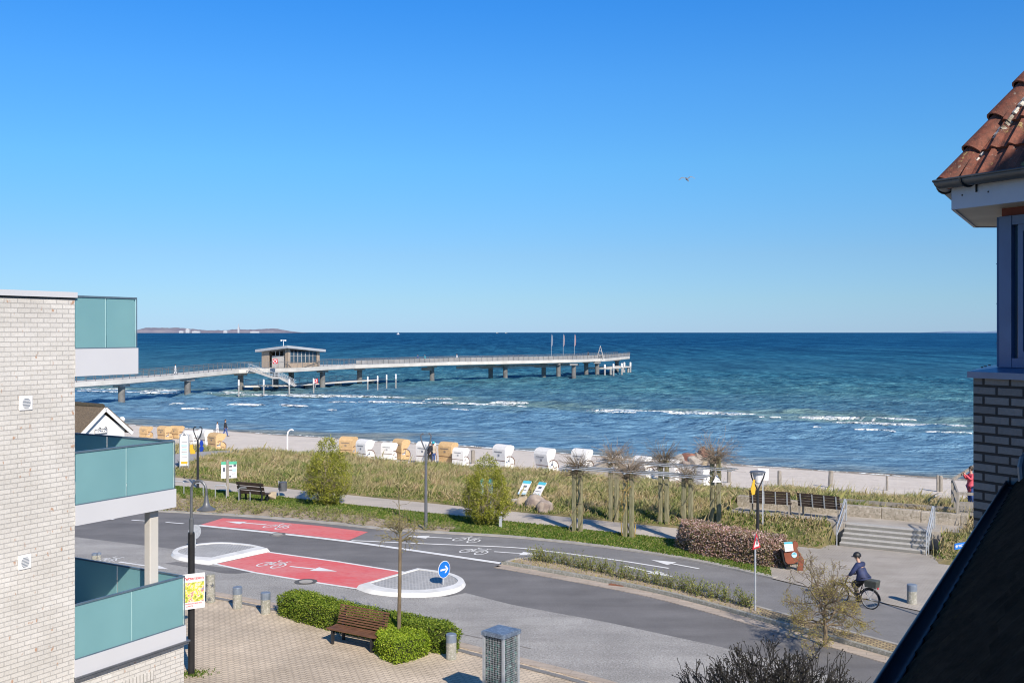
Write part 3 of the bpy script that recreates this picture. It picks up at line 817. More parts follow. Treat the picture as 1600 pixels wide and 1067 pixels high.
# lawn soil under the grass
lawn_poly = [G(200, 797)] + [G(x, y - 0.5) for x, y in [(300, 802), (400, 807.5), (500, 816), (600, 826), (700, 832.5), (800, 838.5), (900, 848.5), (1000, 861.5), (1100, 878.5), (1205, 903)]] + [G(1203, 880), AB(-15.3, 41.1), AB(-70, 41.1), AB(-70, 36.2)]
sheet('lawn_soil', lawn_poly, 0.018, M_('lawn_soil', (0.10, 0.15, 0.025), (0.16, 0.17, 0.05), 1.2, 0.95, bp=0.02, bscale=12), True)
# bare sandy planting bed at the road
bed_poly = [G(x, y) for x, y in [(60, 790), (272, 799.5), (400, 807), (500, 815.5), (600, 826), (668, 831), (700, 832), (712, 824), (668, 822), (640, 818), (560, 806), (480, 799), (400, 791), (272, 778), (60, 770)]]
sheet('planting_bed', bed_poly, 0.030, mt['sand_soil'], True)
# planted median between the lane and the cycle path
MED_T = [(785, 880), (830, 872.5), (930, 888), (1050, 914.5), (1180, 948), (1300, 981), (1405, 1009), (1600, 1062)]
MED_B = [(785, 882), (800, 883), (957, 911), (1060, 933), (1200, 971), (1320, 1004), (1405, 1028), (1600, 1083)]
mt_w = [G(p.x, p.y) for p in smoothline([(x, y, 0) for x, y in MED_T], 4)]; mb_w = [G(p.x, p.y) for p in smoothline([(x, y, 0) for x, y in MED_B], 4)]
sheet('planting_bed', mt_w[:17] + mb_w[:17][::-1], 0.050, mt['sand_soil'], True)
sheet('pavement', mt_w[16:] + mb_w[16:][::-1], 0.052, mt['paver_yellow'], True)
mb = MB(); ribbon(mb, mt_w, 0.12, -0.05, 0.07); struct(mb.build('kerb', mt['kerb']))
mb = MB(); ribbon(mb, mb_w, 0.14, -0.05, 0.13); struct(mb.build('kerb', mt['concrete']))
mb = MB(); ribbon(mb, [p + Vector((-0.08, -0.16, 0)) for p in mb_w][1:], 0.52, -0.05, 0.02); struct(mb.build('gutter_strip', mt['paver_band']))
sheet('gutter_strip', [(778, 884.5), (786, 880.4), (840, 889), (838, 897)], 0.023, mt['paver_band'])
# beach access path on the left
up = [(262, 716), (285, 711), (300, 708), (318, 703.5), (336, 699.5), (360, 697), (382, 695)]
dn = [(262, 738), (285, 730), (304, 722), (322, 714), (346, 708), (372, 703), (394, 699.5)]
U = [G(x, y, 0.1) for x, y in up]; D = [G(x, y, 0.1) for x, y in dn]
rows = [[u.lerp(d, k / 6) for u, d in zip(U, D)] for k in range(7)]
vs = []
for r in rows:
    for p in r: vs.append((p.x, p.y, hz(p) + 0.07))
mbp = MB(); mbp.add(vs, [(k * 7 + i, k * 7 + i + 1, (k + 1) * 7 + i + 1, (k + 1) * 7 + i) for k in range(6) for i in range(6)])
struct(mbp.build('beach_path', M_('gravel_path', (0.30, 0.29, 0.29), (0.36, 0.35, 0.34), 2.0, 0.9), smooth=True))
P = U + D[::-1]
ACCESS = P

# traffic islands
def island(outer, inner, cornerz=0.11):
    O = [G(x, y) for x, y in outer]; I = [G(x, y) for x, y in inner]
    mb = MB(); n = len(O)
    vs = [(p.x, p.y, 0.0) for p in O] + [(p.x * .0 + q.x, p.y * .0 + q.y, 0.12) for p, q in zip(O, [o.lerp(i, 0.22) for o, i in zip(O, I)])] + [(q.x, q.y, 0.125) for q in I] + [(q.x, q.y, 0.02) for q in I]
    fs = []
    for r in range(3):
        fs += [(r * n + i, r * n + (i + 1) % n, (r + 1) * n + (i + 1) % n, (r + 1) * n + i) for i in range(n)]
    mb.add(vs, fs)
    a = struct(mb.build('kerb', mt['kerb_white'])); smooth_by_angle(a, 30)
    P = [(p.x, p.y) for p in I]
    sheet('traffic_island', [(x, y, 0) for x, y in P], 0.10, mt['cobble'], True)
def sub(pts, k=5, closed=True):
    return [(p.x, p.y) for p in smoothline([(x, y, 0) for x, y in pts], k)]
lo = sub([(326, 882.5), (296, 878.5), (276, 874), (267, 867.5), (275, 860), (300, 854), (345, 850.5), (392, 854), (422, 861.5)], 3)
li = sub([(330, 875.5), (304, 873.5), (287, 870.5), (278, 866.5), (284, 861), (304, 856), (345, 852.6), (384, 855.5), (402, 858.6)], 3)
island(lo, li)
ro = sub([(652, 891.5), (690, 896.5), (712, 901.5), (726, 909), (726, 917), (712, 926), (676, 932.5), (628, 933), (580, 928), (556, 919.5)], 3)
ri = sub([(654, 894), (684, 898.5), (702, 903.2), (714, 909.5), (714, 915), (702, 920.5), (670, 925.8), (630, 926.3), (594, 921.5), (578, 915.5)], 3)
island(ro, ri)

# ---- painted markings
mk = MB()
def line(p, q, w, z=0.016):
    p = G(*p); q = G(*q); d = (q - p).normalized(); nr = Vector((d.y, -d.x, 0)) * (w / 2)
    up = Vector((0, 0, z))
    mk.add([p - nr + up, q - nr + up, q + nr + up, p + nr + up], [(0, 1, 2, 3)])
def pline(pts, w, z=0.016):
    P = [G(x, y) for x, y in pts]
    ribbon(mk, P, w, z - 0.004, z)
pline(sub([(313, 820), (440, 832.8), (550, 845.5), (662, 861), (796, 880.5)], 4), 0.26)
pline(sub([(550, 844), (640, 848), (700, 850.5), (800, 854.8), (862, 861.3), (960, 874), (1046, 887.5)], 4), 0.12, 0.017)
pline([(422, 862.2), (530, 877), (643, 895)], 0.13)
pline([(338, 880.6), (400, 894), (478, 906.8), (558, 919)], 0.13, 0.0165)
for p, q in (((163, 810.6), (178, 811.8)), ((206, 812.6), (227, 814)), ((259, 816), (287, 818.2))): line(p, q, 0.14)
def arrow(tail, tip, w=0.13, hl=1.0, hw=0.62, kink=None, z=0.017):
    p = G(*tail); q = G(*tip); d = (q - p).normalized(); nr = Vector((d.y, -d.x, 0)); up = Vector((0, 0, z))
    e = q - d * hl
    mk.add([p - nr * w / 2 + up, e - nr * w / 2 + up, e + nr * w / 2 + up, p + nr * w / 2 + up], [(0, 1, 2, 3)])
    mk.add([e - nr * hw / 2 + up, q + up, e + nr * hw / 2 + up], [(0, 1, 2)])
arrow((416, 819.8), (352, 814.8)); arrow((453, 885), (527, 893))
arrow((706, 841), (634, 837.8)); arrow((772, 862), (852, 867.5)); arrow((1092, 888.5), (1016, 874.5)); arrow((977, 884.5), (1052, 901.5))
arrow((186, 878), (264, 889.5))
def bike_mark(cx, cy, dr, s=1.0, z=0.0175):
    """painted bicycle symbol: dr = +1 if it rides to the right"""
    c = G(cx, cy)
    d = (G(cx + 10, cy + 1.35) - c).normalized() * dr
    v = Vector((-d.y, d.x, 0)) * (1 if dr > 0 else -1)
    def T(x, y): return c + d * (x * s) + v * (y * 1.25) + Vector((0, 0, z))
    def seg(a, b, w=0.055):
        a = T(*a); b = T(*b); e = (b - a).normalized(); nr = Vector((e.y, -e.x, 0)) * w / 2
        mk.add([a - nr, b - nr, b + nr, a + nr], [(0, 1, 2, 3)])
    for wx in (-0.5, 0.52):
        n = 18
        vs = []
        for k in range(n):
            a = 2 * PI * k / n
            vs += [T(wx + 0.33 * math.cos(a), -0.15 + 0.33 * math.sin(a)), T(wx + 0.255 * math.cos(a), -0.15 + 0.255 * math.sin(a))]
        mk.add(vs, [(2 * k, 2 * ((k + 1) % n), 2 * ((k + 1) % n) + 1, 2 * k + 1) for k in range(n)])
    for a, b in (((-0.5, -0.15), (-0.12, -0.15)), ((-0.12, -0.15), (0.34, 0.28)), ((-0.5, -0.15), (-0.22, 0.28)), ((-0.22, 0.28), (0.34, 0.28)), ((-0.12, -0.15), (-0.27, 0.42)), ((0.52, -0.15), (0.31, 0.45)), ((0.31, 0.45), (0.5, 0.47)), ((-0.38, 0.44), (-0.14, 0.44))):
        seg(a, b)
bike_mark(436, 822.5, -1, 0.72); bike_mark(429, 881.5, 1, 0.66); bike_mark(733, 843, -1, 0.72); bike_mark(744, 861, 1, 0.7); bike_mark(168, 875, 1, 0.5)
struct(mk.build('road_marking', mt['marking']))

# bitumen seams and a faint worn joint in the asphalt
mk = MB()
pline([(500, 946), (610, 967), (720, 990), (830, 1013)], 0.03, 0.0125)
struct(mk.build('road_seam', mt['asphalt_dark']))
# manhole covers and drain
def manhole(px, py, r, name, lab, mat):
    p = G(px, py)
    t = MB(); t.lathe([(r, 0.0), (r, 0.022), (r * 0.72, 0.022), (r * 0.70, 0.018)], (0, 0, 0), 24)
    t.lathe([(r * 0.60, 0.0), (r * 0.60, 0.026)], (0, 0, 0), 24, 1)
    o = t.build(name, [mat, mt['kerb']]); o.location = p
    return tag(o, lab, 'manhole cover', 'manhole covers in the road')
manhole(478, 909, 0.40, 'manhole_cover', 'round manhole cover in the near lane below the red cycle lane with the right arrow', M_('iron', (0.12, 0.115, 0.105), (0.09, 0.085, 0.08), 9, 0.7, bp=0.01))
manhole(434, 835, 0.34, 'manhole_cover', 'dark round manhole cover beside the long white line of the upper red cycle lane', mt['asphalt_dark'])
t = MB(); t.box((0, 0, 0.015), (0.55, 0.34, 0.03))
for k in range(6): t.box((-0.21 + k * 0.084, 0, 0.036), (0.04, 0.28, 0.012))
o = t.build('drain_grate', M_('rusty_iron', (0.26, 0.11, 0.06), (0.18, 0.075, 0.045), 9, 0.8)); o.location = G(964, 914); o.rotation_euler = (0, 0, R(-24))
tag(o, 'rusty drain grate in the pale gutter strip beside the planted median', 'drain')
# ================================================================ BUILDINGS
mt['brick_left'] = brickmat('brick_pale', (0.66, 0.645, 0.615), (0.60, 0.585, 0.555), (0.46, 0.45, 0.435), 0.25, 0.083, 0.0065, 'xz', odd=(0.42, 0.22, 0.12), bp=0.008)
mt['brick_soldier'] = brickmat('brick_soldier', (0.66, 0.645, 0.615), (0.60, 0.585, 0.555), (0.37, 0.36, 0.335), 0.083, 0.5, 0.010, 'xz', bp=0.008, offset=0.0)
mt['brick_right'] = brickmat('brick_grey', (0.24, 0.235, 0.235), (0.19, 0.185, 0.185), (0.028, 0.027, 0.028), 0.25, 0.0835, 0.012, 'xz', bp=0.014)

stain(mt['brick_left'], 0.8, 0.95, 1.04, 0)
P0 = PX(117, 18.5)
bl = thing('apartment_building', (P0.x, P0.y, 0), R(60), 'pale brick apartment building with three stacked white balconies of frosted teal glass', 'building')
ux, uy, wx_, wy_ = S30, C30, -C30, S30
def T_(px, v=0.0):
    k = (px - CX) / F
    return (k * (P0.y + v * wy_) - (P0.x + v * wx_)) / (ux - k * uy)
def Yt(t, v=0.0): return P0.y + t * uy + v * wy_
roof_z = 9.42
mb = MB(); mb.bb((-13, 0, -0.1), (0, 9, roof_z)); mb.build('wall', mt['brick_left'], bl)
mb = MB(); mb.bb((-13.1, -0.05, roof_z), (0.02, 9.05, roof_z + 0.10)); o = mb.build('roof_edge', mt['panel_white'], bl)
mb = MB(); mb.bb((-13, -0.015, roof_z - 0.03), (0.0, 0.0, roof_z)); mb.build('drip_strip', mt['dark_metal'], bl)
# ground storey standing out below the balconies, with a window under a soldier course
T3 = T_(289)
zt = 2.50
wz0, wz1 = 1.10, 1.93
wx0, wx1 = T_(219), T_(238)
mb = MB()
mb.bb((0.0, 0.03, -0.1), (wx0, 6, zt)); mb.bb((wx1, 0.03, -0.1), (T3, 6, zt)); mb.bb((wx0, 0.03, -0.1), (wx1, 6, wz0)); mb.bb((wx0, 0.03, wz1 + 0.25), (wx1, 6, zt))
mb.build('ground_storey_wall', mt['brick_left'], bl)
mb = MB(); mb.bb((wx0 - 0.7, 0.024, wz1), (wx0, 0.3, wz1 + 0.25)); mb.bb((wx0, 0.024, wz1), (wx1 + 0.06, 0.3, wz1 + 0.25))
mb = MB(); mb.bb((wx0 - 0.9, 0.026, wz1), (wx1 + 0.06, 0.1, wz1 + 0.25)); mb.build('lintel', mt['brick_soldier'], bl)
w = MB(); w.bb((wx0, 0.14, wz0), (wx1, 0.17, wz1)); wo_ = w.build('window', mt['glass_dark'], bl)
w = MB()
for a, b in (((wx0, wz0), (wx0 + 0.05, wz1)), ((wx1 - 0.05, wz0), (wx1, wz1)), ((wx0 + 0.05, wz0), (wx1 - 0.05, wz0 + 0.05)), ((wx0 + 0.05, wz1 - 0.05), (wx1 - 0.05, wz1))):
    w.bb((a[0], 0.11, a[1]), (b[0], 0.139, b[1]))
w.build('window_frame', mt['dark_metal'], wo_)
mb = MB(); mb.bb((-0.02, -0.05, zt), (T3 + 0.06, 0.1, zt + 0.045)); mb.bb((-0.02, -0.07, zt + 0.045), (T3 + 0.08, 0.05, zt + 0.075)); mb.build('flashing', mt['pole_grey'], bl)
# wall vents
for px, py in ((40, 629.5), (38, 877.5)):
    t = T_(px); z = ZY(py, Yt(t))
    v = MB(); v.bb((t - 0.125, -0.02, z - 0.125), (t + 0.125, 0, z + 0.125)); vo = v.build('vent', mt['white_paint'], bl); bevel(vo, 0.008)
    s = MB()
    for k in range(7):
        hw = 0.075 * math.sqrt(max(0.1, 1 - ((k - 3) / 3.6) ** 2))
        s.box((t, -0.026, z - 0.075 + k * 0.025), (2 * hw, 0.01, 0.009))
    s.build('slats', mt['galv'], vo)
# balconies
mt['edge_green'] = M_('edge_green', (0.38, 0.60, 0.60), (0.34, 0.56, 0.57), 4, 0.4)
def balcony(tz_px_r, top_l, glass_l, slab_l, Tx, depth, first):
    Y0_ = Yt(0)
    zr, zg, zs = ZY(top_l, Y0_), ZY(glass_l, Y0_), ZY(slab_l, Y0_)
    m = MB()
    m.bb((-0.02 if first else 0.0, -0.03, zs), (Tx + 0.03, depth, zg - 0.02))
    b = m.build('balcony', mt['panel_white'], bl)
    # front panes and a pane along the far end
    npan = 2
    for k in range(npan):
        a0 = (0.02 if not first else 0.0) + k * (Tx - 0.02) / npan; a1 = (k + 1) * (Tx - 0.02) / npan - 0.02
        g = MB(); g.bb((a0, 0.0, zg), (a1, 0.014, zr - 0.03)); g.build('glass_panel', mt['glass_teal'], b)
    nside = 3
    for k in range(nside):
        a0 = 0.03 + k * (depth - 0.05) / nside; a1 = (k + 1) * (depth - 0.05) / nside
        g = MB(); g.bb((Tx - 0.014, a0, zg), (Tx, a1, zr - 0.03)); g.build('glass_panel', mt['glass_teal'], b)
    r = MB(); r.bb((0.0, -0.02, zr - 0.03), (Tx + 0.01, 0.03, zr)); r.bb((Tx - 0.03, 0.03, zr - 0.03), (Tx + 0.01, depth, zr))
    r.bb((0, -0.012, zg - 0.02), (Tx, 0.024, zg)); r.bb((Tx - 0.02, 0.024, zg - 0.02), (Tx + 0.012, depth, zg)); r.bb((Tx, -0.02, zg), (Tx + 0.012, -0.005, zr - 0.03))
    r.build('railing', mt['rail_blue'], b)
    s = MB(); s.bb(((Tx - 0.02) / 2 - 0.019, -0.002, zg), ((Tx - 0.02) / 2 - 0.003, 0.010, zr - 0.03)); s.build('glass_edge', mt['edge_green'], b)
    s = MB(); s.bb((Tx - 0.019, -0.003, zg), (Tx - 0.006, 0.0, zr - 0.03)); s.build('glass_edge', mt['edge_green'], b)
    return b, zs
balcony(213, 461.5, 543.5, 588, T_(212.5), 3.5, False)
b2, zs2 = balcony(272, 705.5, 788.0, 821.0, T_(272), 6.0, False)
balcony(288, 943.7, 1029.0, 1062.0, T_(287.5), 6.0, True)
# white column carrying the middle balcony
ca, cb = T_(234.5, 0.15), T_(248, 0.15)
mb = MB(); mb.bb((ca, 0.15, 2.92), (cb, 0.15 + 0.17, zs2 - 0.002)); o = mb.build('column', mt['concrete_pale'], bl); bevel(o, 0.012)

# ---- the house the photograph is taken from: dark tiled roof and hexagonal turret
hx = thing('brick_house', (4.21, 8.73, 0), 0, 'grey brick house with dark tiled roof and a turret under red clay tiles', 'house')
TC = Vector((5.655, 9.0, 0))
def loc(v): return Vector(v) - Vector((4.21, 8.73, 0))
def hexv(Rr, z=0.0): return [TC + Vector((Rr * math.cos(PI - k * PI / 3), Rr * math.sin(PI - k * PI / 3), z)) for k in range(6)]   # 0 left, 1 far left, ...
def hexprism(mb, Rr, z0, z1, mi=0):
    V0 = [loc(v) for v in hexv(Rr, z0)]
    mb.prism(V0[::-1], (0, 0, z1 - z0), mi)
Rw, Rf_, Rr_ = 1.600, 1.345, 1.78
# each wall face has its own brick grid: built as flat slabs in local frames
brm = []
for k in range(6):
    v0, v1 = hexv(Rw, -0.1)[k], hexv(Rw, -0.1)[(k + 1) % 6]
    d = v1 - v0; L = d.length; ang = math.atan2(d.y, d.x)
    m = MB(); m.bb((0, -0.2, 0), (L, 0, 8.42 + 0.1)); 
    o = m.build('turret_wall', mt['brick_right'], hx); lv = loc(v0); o.location = lv; o.rotation_euler = (0, 0, ang)
mb = MB()
o6, i6 = [loc(v) for v in hexv(Rw + 0.055, 8.40)], [loc(v) for v in hexv(Rf_ - 0.02, 8.40)]
vs = o6 + [v + Vector((0, 0, 0.055)) for v in o6] + [v + Vector((0, 0, 0.10)) for v in i6] + i6
mb.add(vs, [(r * 6 + k, r * 6 + (k + 1) % 6, ((r + 1) % 4) * 6 + (k + 1) % 6, ((r + 1) % 4) * 6 + k) for r in range(4) for k in range(6)])
o = mb.build('window_sill', M_('sill_metal', (0.13, 0.20, 0.34), (0.10, 0.16, 0.28), 3.0, 0.35, metal=0.2), hx)
nl = MB()
for k in (5, 0):
    for f in (0.1, 0.3, 0.55):
        p = hexv(Rw - 0.06, 8.482)[k].lerp(hexv(Rw - 0.06, 8.482)[(k + 1) % 6], f); nl.lathe([(0.012, 0), (0.012, 0.01)], loc(p), 8)
nl.build('sill_screws', mt['dark_metal'], o)
mt['frame_blue'] = M_('frame_blue', (0.10, 0.17, 0.32), (0.085, 0.14, 0.27), 3.0, 0.5)
mt['fascia'] = M_('fascia', (0.46, 0.50, 0.58), (0.40, 0.44, 0.52), 2.0, 0.5)
mt['soffit'] = M_('soffit', (0.50, 0.47, 0.40), (0.40, 0.37, 0.31), 2.0, 0.6)
zb, ztw = 8.495, 9.81
for k in range(6):
    v0, v1 = hexv(Rf_, 0)[k], hexv(Rf_, 0)[(k + 1) % 6]
    d = v1 - v0; L = d.length; ang = math.atan2(d.y, d.x)
    m = MB(); m.bb((0.12, -0.02, zb + 0.08), (L - 0.12, 0.0, ztw - 0.08)); o = m.build('window', mt['glass_dark'], hx); o.location = loc(v0); o.rotation_euler = (0, 0, ang)
    f = MB(); f.bb((0, -0.03, zb), (0.115, 0.045, ztw)); f.bb((L - 0.115, -0.03, zb), (L, 0.045, ztw)); f.bb((0.115, -0.03, zb), (L - 0.115, 0.04, zb + 0.08)); f.bb((0.115, -0.03, ztw - 0.08), (L - 0.115, 0.04, ztw))
    f.bb((0.17, 0.0, zb + 0.081), (0.215, 0.032, ztw - 0.081)); f.bb((L - 0.215, 0.0, zb + 0.081), (L - 0.17, 0.032, ztw - 0.081)); f.bb((0.215, 0.0, zb + 0.081), (L - 0.215, 0.031, zb + 0.14)); f.bb((0.215, 0.0, ztw - 0.14), (L - 0.215, 0.031, ztw - 0.081))
    for zz in (8.7, 9.05, 9.4): f.lathe([(0.01, 0), (0.01, 0.006)], (0.06, 0.047, zz), 6)
    f.build('window_frame', mt['frame_blue'], o)
mb = MB(); hexprism(mb, Rf_ + 0.005, ztw, 9.95); mb.build('lintel_beam', M_('red_beam', (0.17, 0.035, 0.025), (0.13, 0.03, 0.02), 3.0, 0.7), hx)
mb = MB()
Rs = Rr_ - 0.005
o6 = [loc(v) for v in hexv(Rs, 9.885)]; i6 = [loc(v) for v in hexv(Rf_ - 0.1, 9.885)]
vs = i6 + o6 + [v + Vector((0, 0, 0.03)) for v in o6] + [v + Vector((0, 0, 0.03)) for v in i6]
mb.add(vs, [(r * 6 + k, r * 6 + (k + 1) % 6, ((r + 1) % 4) * 6 + (k + 1) % 6, ((r + 1) % 4) * 6 + k) for r in range(4) for k in range(6)])
mb.build('soffit', mt['soffit'], hx)
mb = MB()
for k in range(6):
    v0, v1 = loc(hexv(Rr_, 9.97)[k]), loc(hexv(Rr_, 9.97)[(k + 1) % 6])
    mb.bar(v0, v1, 0.024, 0.19)
fo = mb.build('fascia', mt['fascia'], hx)
mb = MB()
for k in (5, 0, 4):
    v0, v1 = loc(hexv(Rr_ + 0.013, 9.97)[k]), loc(hexv(Rr_ + 0.013, 9.97)[(k + 1) % 6])
    for f in (0.06, 0.3, 0.55, 0.8, 0.94):
        mb.sphere(v0.lerp(v1, f) + Vector((0, 0, 0.02)), 0.009, 6, 4)
mb.build('fascia_nails', mt['pole_grey'], fo)
# half-round gutter
mb = MB()
for k in range(6):
    for (rr, z, rev) in ((Rr_, 10.06, 0),):
        prof = [(0.02 + 0.065 * (1 - math.cos(a)), -0.065 * math.sin(a)) for a in [PI * j / 8 for j in range(9)]]
        prof = prof + [(p[0] * 1.0 + (0.004 if j < 4 else -0.004), p[1] + 0.006) for j, p in list(enumerate(prof))[::-1]]
        A0, A1 = hexv(1.0, 0)[k] - TC, hexv(1.0, 0)[(k + 1) % 6] - TC
        c0, c1 = [], []
        for r_, dz in prof:
            Rk = rr + r_ / math.cos(PI / 6)
            c0.append(loc(TC + A0 * Rk + Vector((0, 0, z + 0.06 + dz)))); c1.append(loc(TC + A1 * Rk + Vector((0, 0, z + 0.06 + dz))))
        n = len(prof)
        mb.add(c0 + c1, [(i, (i + 1) % n, n + (i + 1) % n, n + i) for i in range(n)])
        # rolled front bead
        e0 = loc(TC + A0 * (rr + 0.15 / math.cos(PI / 6)) + Vector((0, 0, z + 0.065))); e1 = loc(TC + A1 * (rr + 0.15 / math.cos(PI / 6)) + Vector((0, 0, z + 0.065)))
        mb.tube([e0, e1], 0.011, 8)
g = mb.build('gutter', M_('zinc', (0.10, 0.11, 0.12), (0.07, 0.078, 0.085), 4.0, 0.45, metal=0.4), hx)
smooth_by_angle(g, 50)
mb = MB()
for k, f in ((5, 0.86), (5, 0.35), (0, 0.14), (0, 0.8)):
    A0, A1 = hexv(1.0, 0)[k] - TC, hexv(1.0, 0)[(k + 1) % 6] - TC
    dr = A0.lerp(A1, f)
    pts = []
    for a in [PI * j / 8 for j in range(9)]:
        Rk = Rr_ + (0.018 + 0.069 * (1 - math.cos(a))) / math.cos(PI / 6)
        pts.append(loc(TC + dr * Rk + Vector((0, 0, 10.12 - 0.073 * math.sin(a)))))
    pts.insert(0, loc(TC + dr * (Rr_ + 0.02) + Vector((0, 0, 10.0))))
    mb.tube(pts, 0.009, 5)
mb.build('gutter_bracket', mt['dark_metal'], g)

# clay pantiles
def tilemat():
    m, nt, b = new_mat('clay_tile')
    v = coords(nt)
    base = ramp(nt, noise(nt, v, 5.0, 6, 0.7), [(0.3, (0.13, 0.042, 0.027)), (0.5, (0.20, 0.066, 0.040)), (0.7, (0.30, 0.105, 0.062))])
    dirt = ramp(nt, noise(nt, v, 14.0, 5, 0.7), [(0.45, (0, 0, 0)), (0.66, (1, 1, 1))])
    col = mixc(nt, math_n(nt, 'MULTIPLY', dirt, 0.7), base, (0.055, 0.028, 0.022))
    li = ramp(nt, noise(nt, v, 8.0, 5, 0.75), [(0.60, (0, 0, 0)), (0.66, (1, 1, 1))])
    col = mixc(nt, li, col, (0.34, 0.25, 0.10))
    g2 = ramp(nt, noise(nt, coords(nt, (1.3, 1.3, 1.3)), 21.0, 3, 0.7), [(0.64, (0, 0, 0)), (0.70, (1, 1, 1))])
    col = mixc(nt, math_n(nt, 'MULTIPLY', g2, 0.5), col, (0.42, 0.38, 0.32))
    nt.links.new(col, b.inputs['Base Color']); b.inputs['Roughness'].default_value = 0.75
    bump(nt, b, noise(nt, v, 40, 5, 0.7), 0.006)
    return m
mt['clay'] = tilemat()
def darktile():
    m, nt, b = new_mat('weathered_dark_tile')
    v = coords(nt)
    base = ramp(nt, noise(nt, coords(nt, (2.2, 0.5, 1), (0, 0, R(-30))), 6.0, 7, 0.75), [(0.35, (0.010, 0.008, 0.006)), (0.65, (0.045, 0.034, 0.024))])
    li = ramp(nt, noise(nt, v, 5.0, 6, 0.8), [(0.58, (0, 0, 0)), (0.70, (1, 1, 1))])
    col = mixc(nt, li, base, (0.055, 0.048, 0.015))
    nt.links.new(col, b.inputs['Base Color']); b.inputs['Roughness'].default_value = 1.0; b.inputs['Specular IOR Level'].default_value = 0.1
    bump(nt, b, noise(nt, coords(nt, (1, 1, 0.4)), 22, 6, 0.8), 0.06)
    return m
mt['darktile'] = darktile()

def tiled_face(mb, E0, E1, A0, A1, up, course, wave, amp, step, sub_=8, ph=0.0):
    """pantiles on the face with eave E0-E1 and top A0-A1 (equal for a point); up = outward normal"""
    E0, E1, A0, A1, up = map(Vector, (E0, E1, A0, A1, up))
    Lr = ((A0 + A1) / 2 - (E0 + E1) / 2).length; Le = (E1 - E0).length
    nc = int(math.ceil(Lr / course)); ns = max(2, int(Le / wave * sub_))
    e = (E1 - E0).normalized()
    for c in range(nc):
        f0 = c * course / Lr; f1 = min(1.0, (c + 1.12) * course / Lr)
        rows = []
        for f, lift in ((f0, step * -0.1), (f0, step), (f1, 0.0)):
            a = E0.lerp(A0, min(f, 1)); b = E1.lerp(A1, min(f, 1))
            row = []
            for i in range(ns + 1):
                s = i / ns * Le
                # position on the whole face, clamped to its edges
                base = E0 + e * s + ((A0 + A1) / 2 - (E0 + E1) / 2) * f
                t = (base - a).dot(e); Lw = (b - a).dot(e)
                base = a + e * min(max(t, 0), max(Lw, 0))
                x = (s / wave + ph) % 1.0
                w = amp * (0.5 + 0.5 * math.cos(2 * PI * x)) ** 1.4 + amp * 0.25 * math.cos(4 * PI * x)
                row.append(base + up * (lift + w + (0 if lift <= 0 and f == f0 else 0)))
            rows.append(row)
        vs = [v for r in rows for v in r]; n = ns + 1
        mb.add(vs, [(r * n + i, r * n + i + 1, (r + 1) * n + i + 1, (r + 1) * n + i) for r in range(2) for i in range(ns)])
mb = MB()
Re = Rr_ + 0.04
ez, az = 10.11, 12.42
apex = loc(TC + Vector((0, 0, az)))
for k in range(6):
    v0, v1 = loc(hexv(Re, ez)[k]), loc(hexv(Re, ez)[(k + 1) % 6])
    nrm = (v1 - v0).cross(apex - v0).normalized()
    if nrm.z < 0: nrm = -nrm
    tiled_face(mb, v0, v1, apex, apex, nrm, 0.30, 0.165, 0.032, 0.030)
rf = mb.build('turret_roof', mt['clay'], hx, smooth=False); smooth_by_angle(rf, 35)
# hip tiles: half-round, overlapping, tapered
hp = MB(); mo = MB()
for k in range(6):
    v0 = loc(hexv(Re, ez)[k]); d = (apex - v0); L = d.length; d.normalize()
    rad = (v0 - loc(TC + Vector((0, 0, ez)))).normalized(); side = d.cross(rad).normalized(); outn = side.cross(d).normalized()
    if outn.dot(rad) < 0: outn = -outn
    n = int(L / 0.36) + 1
    for j in range(n):
        s0 = j * 0.36 - 0.02; s1 = min(L, s0 + 0.42)
        ring = []
        for s, r, lf in ((s0, 0.112, 0.026), (s0, 0.094, 0.026), (s1, 0.078, 0.0), (s1, 0.09, 0.0)):
            ring.append([v0 + d * s + outn * (lf - 0.035 + r * math.sin(a)) + side * (r * 1.1 * math.cos(a)) for a in [PI * (-0.12 + 1.24 * q / 10) for q in range(11)]])
        if j == 0:
            ring[0] = [v0 - d * 0.03 + outn * 0.02 + (p - (v0 - d * 0.03 + outn * 0.02)) * 1.0 for p in ring[0]]
            hp.add(ring[0], [tuple(range(11))])
        vs = ring[1] + ring[0] + ring[3]
        hp.add(vs, [(r * 11 + i, r * 11 + i + 1, (r + 1) * 11 + i + 1, (r + 1) * 11 + i) for r in range(2) for i in range(10)])
    # mortar bedding on the face side of each hip
    for sgn in (-1, 1):
        r3 = random.Random(k * 2 + sgn)
        for j in range(int(L / 0.03)):
            s = j * 0.03
            w = (0.05 if 0.5 < s < 1.0 else 0.022) * r3.uniform(0.6, 1.3)
            c = v0 + d * s + side * sgn * (0.105 + w * 0.35) + outn * (-0.045 - 0.0)
            if r3.random() < (0.97 if s < 1.05 else 0.4):
                mo.box(c, (w * 1.7, 0.034, w * 0.8), M=Matrix((side, d, outn)).transposed())
h = hp.build('hip_tiles', mt['clay'], hx); smooth_by_angle(h, 40)
mo.build('mortar', M_('mortar', (0.70, 0.68, 0.62), (0.20, 0.16, 0.11), 4.5, 0.95, bp=0.02, lo=0.42, hi=0.60), h)['kind'] = 'stuff'
mb = MB(); mb.sphere(apex + Vector((0, 0, 0.05)), 0.16, 12, 8); mb.build('finial', mt['clay'], hx)

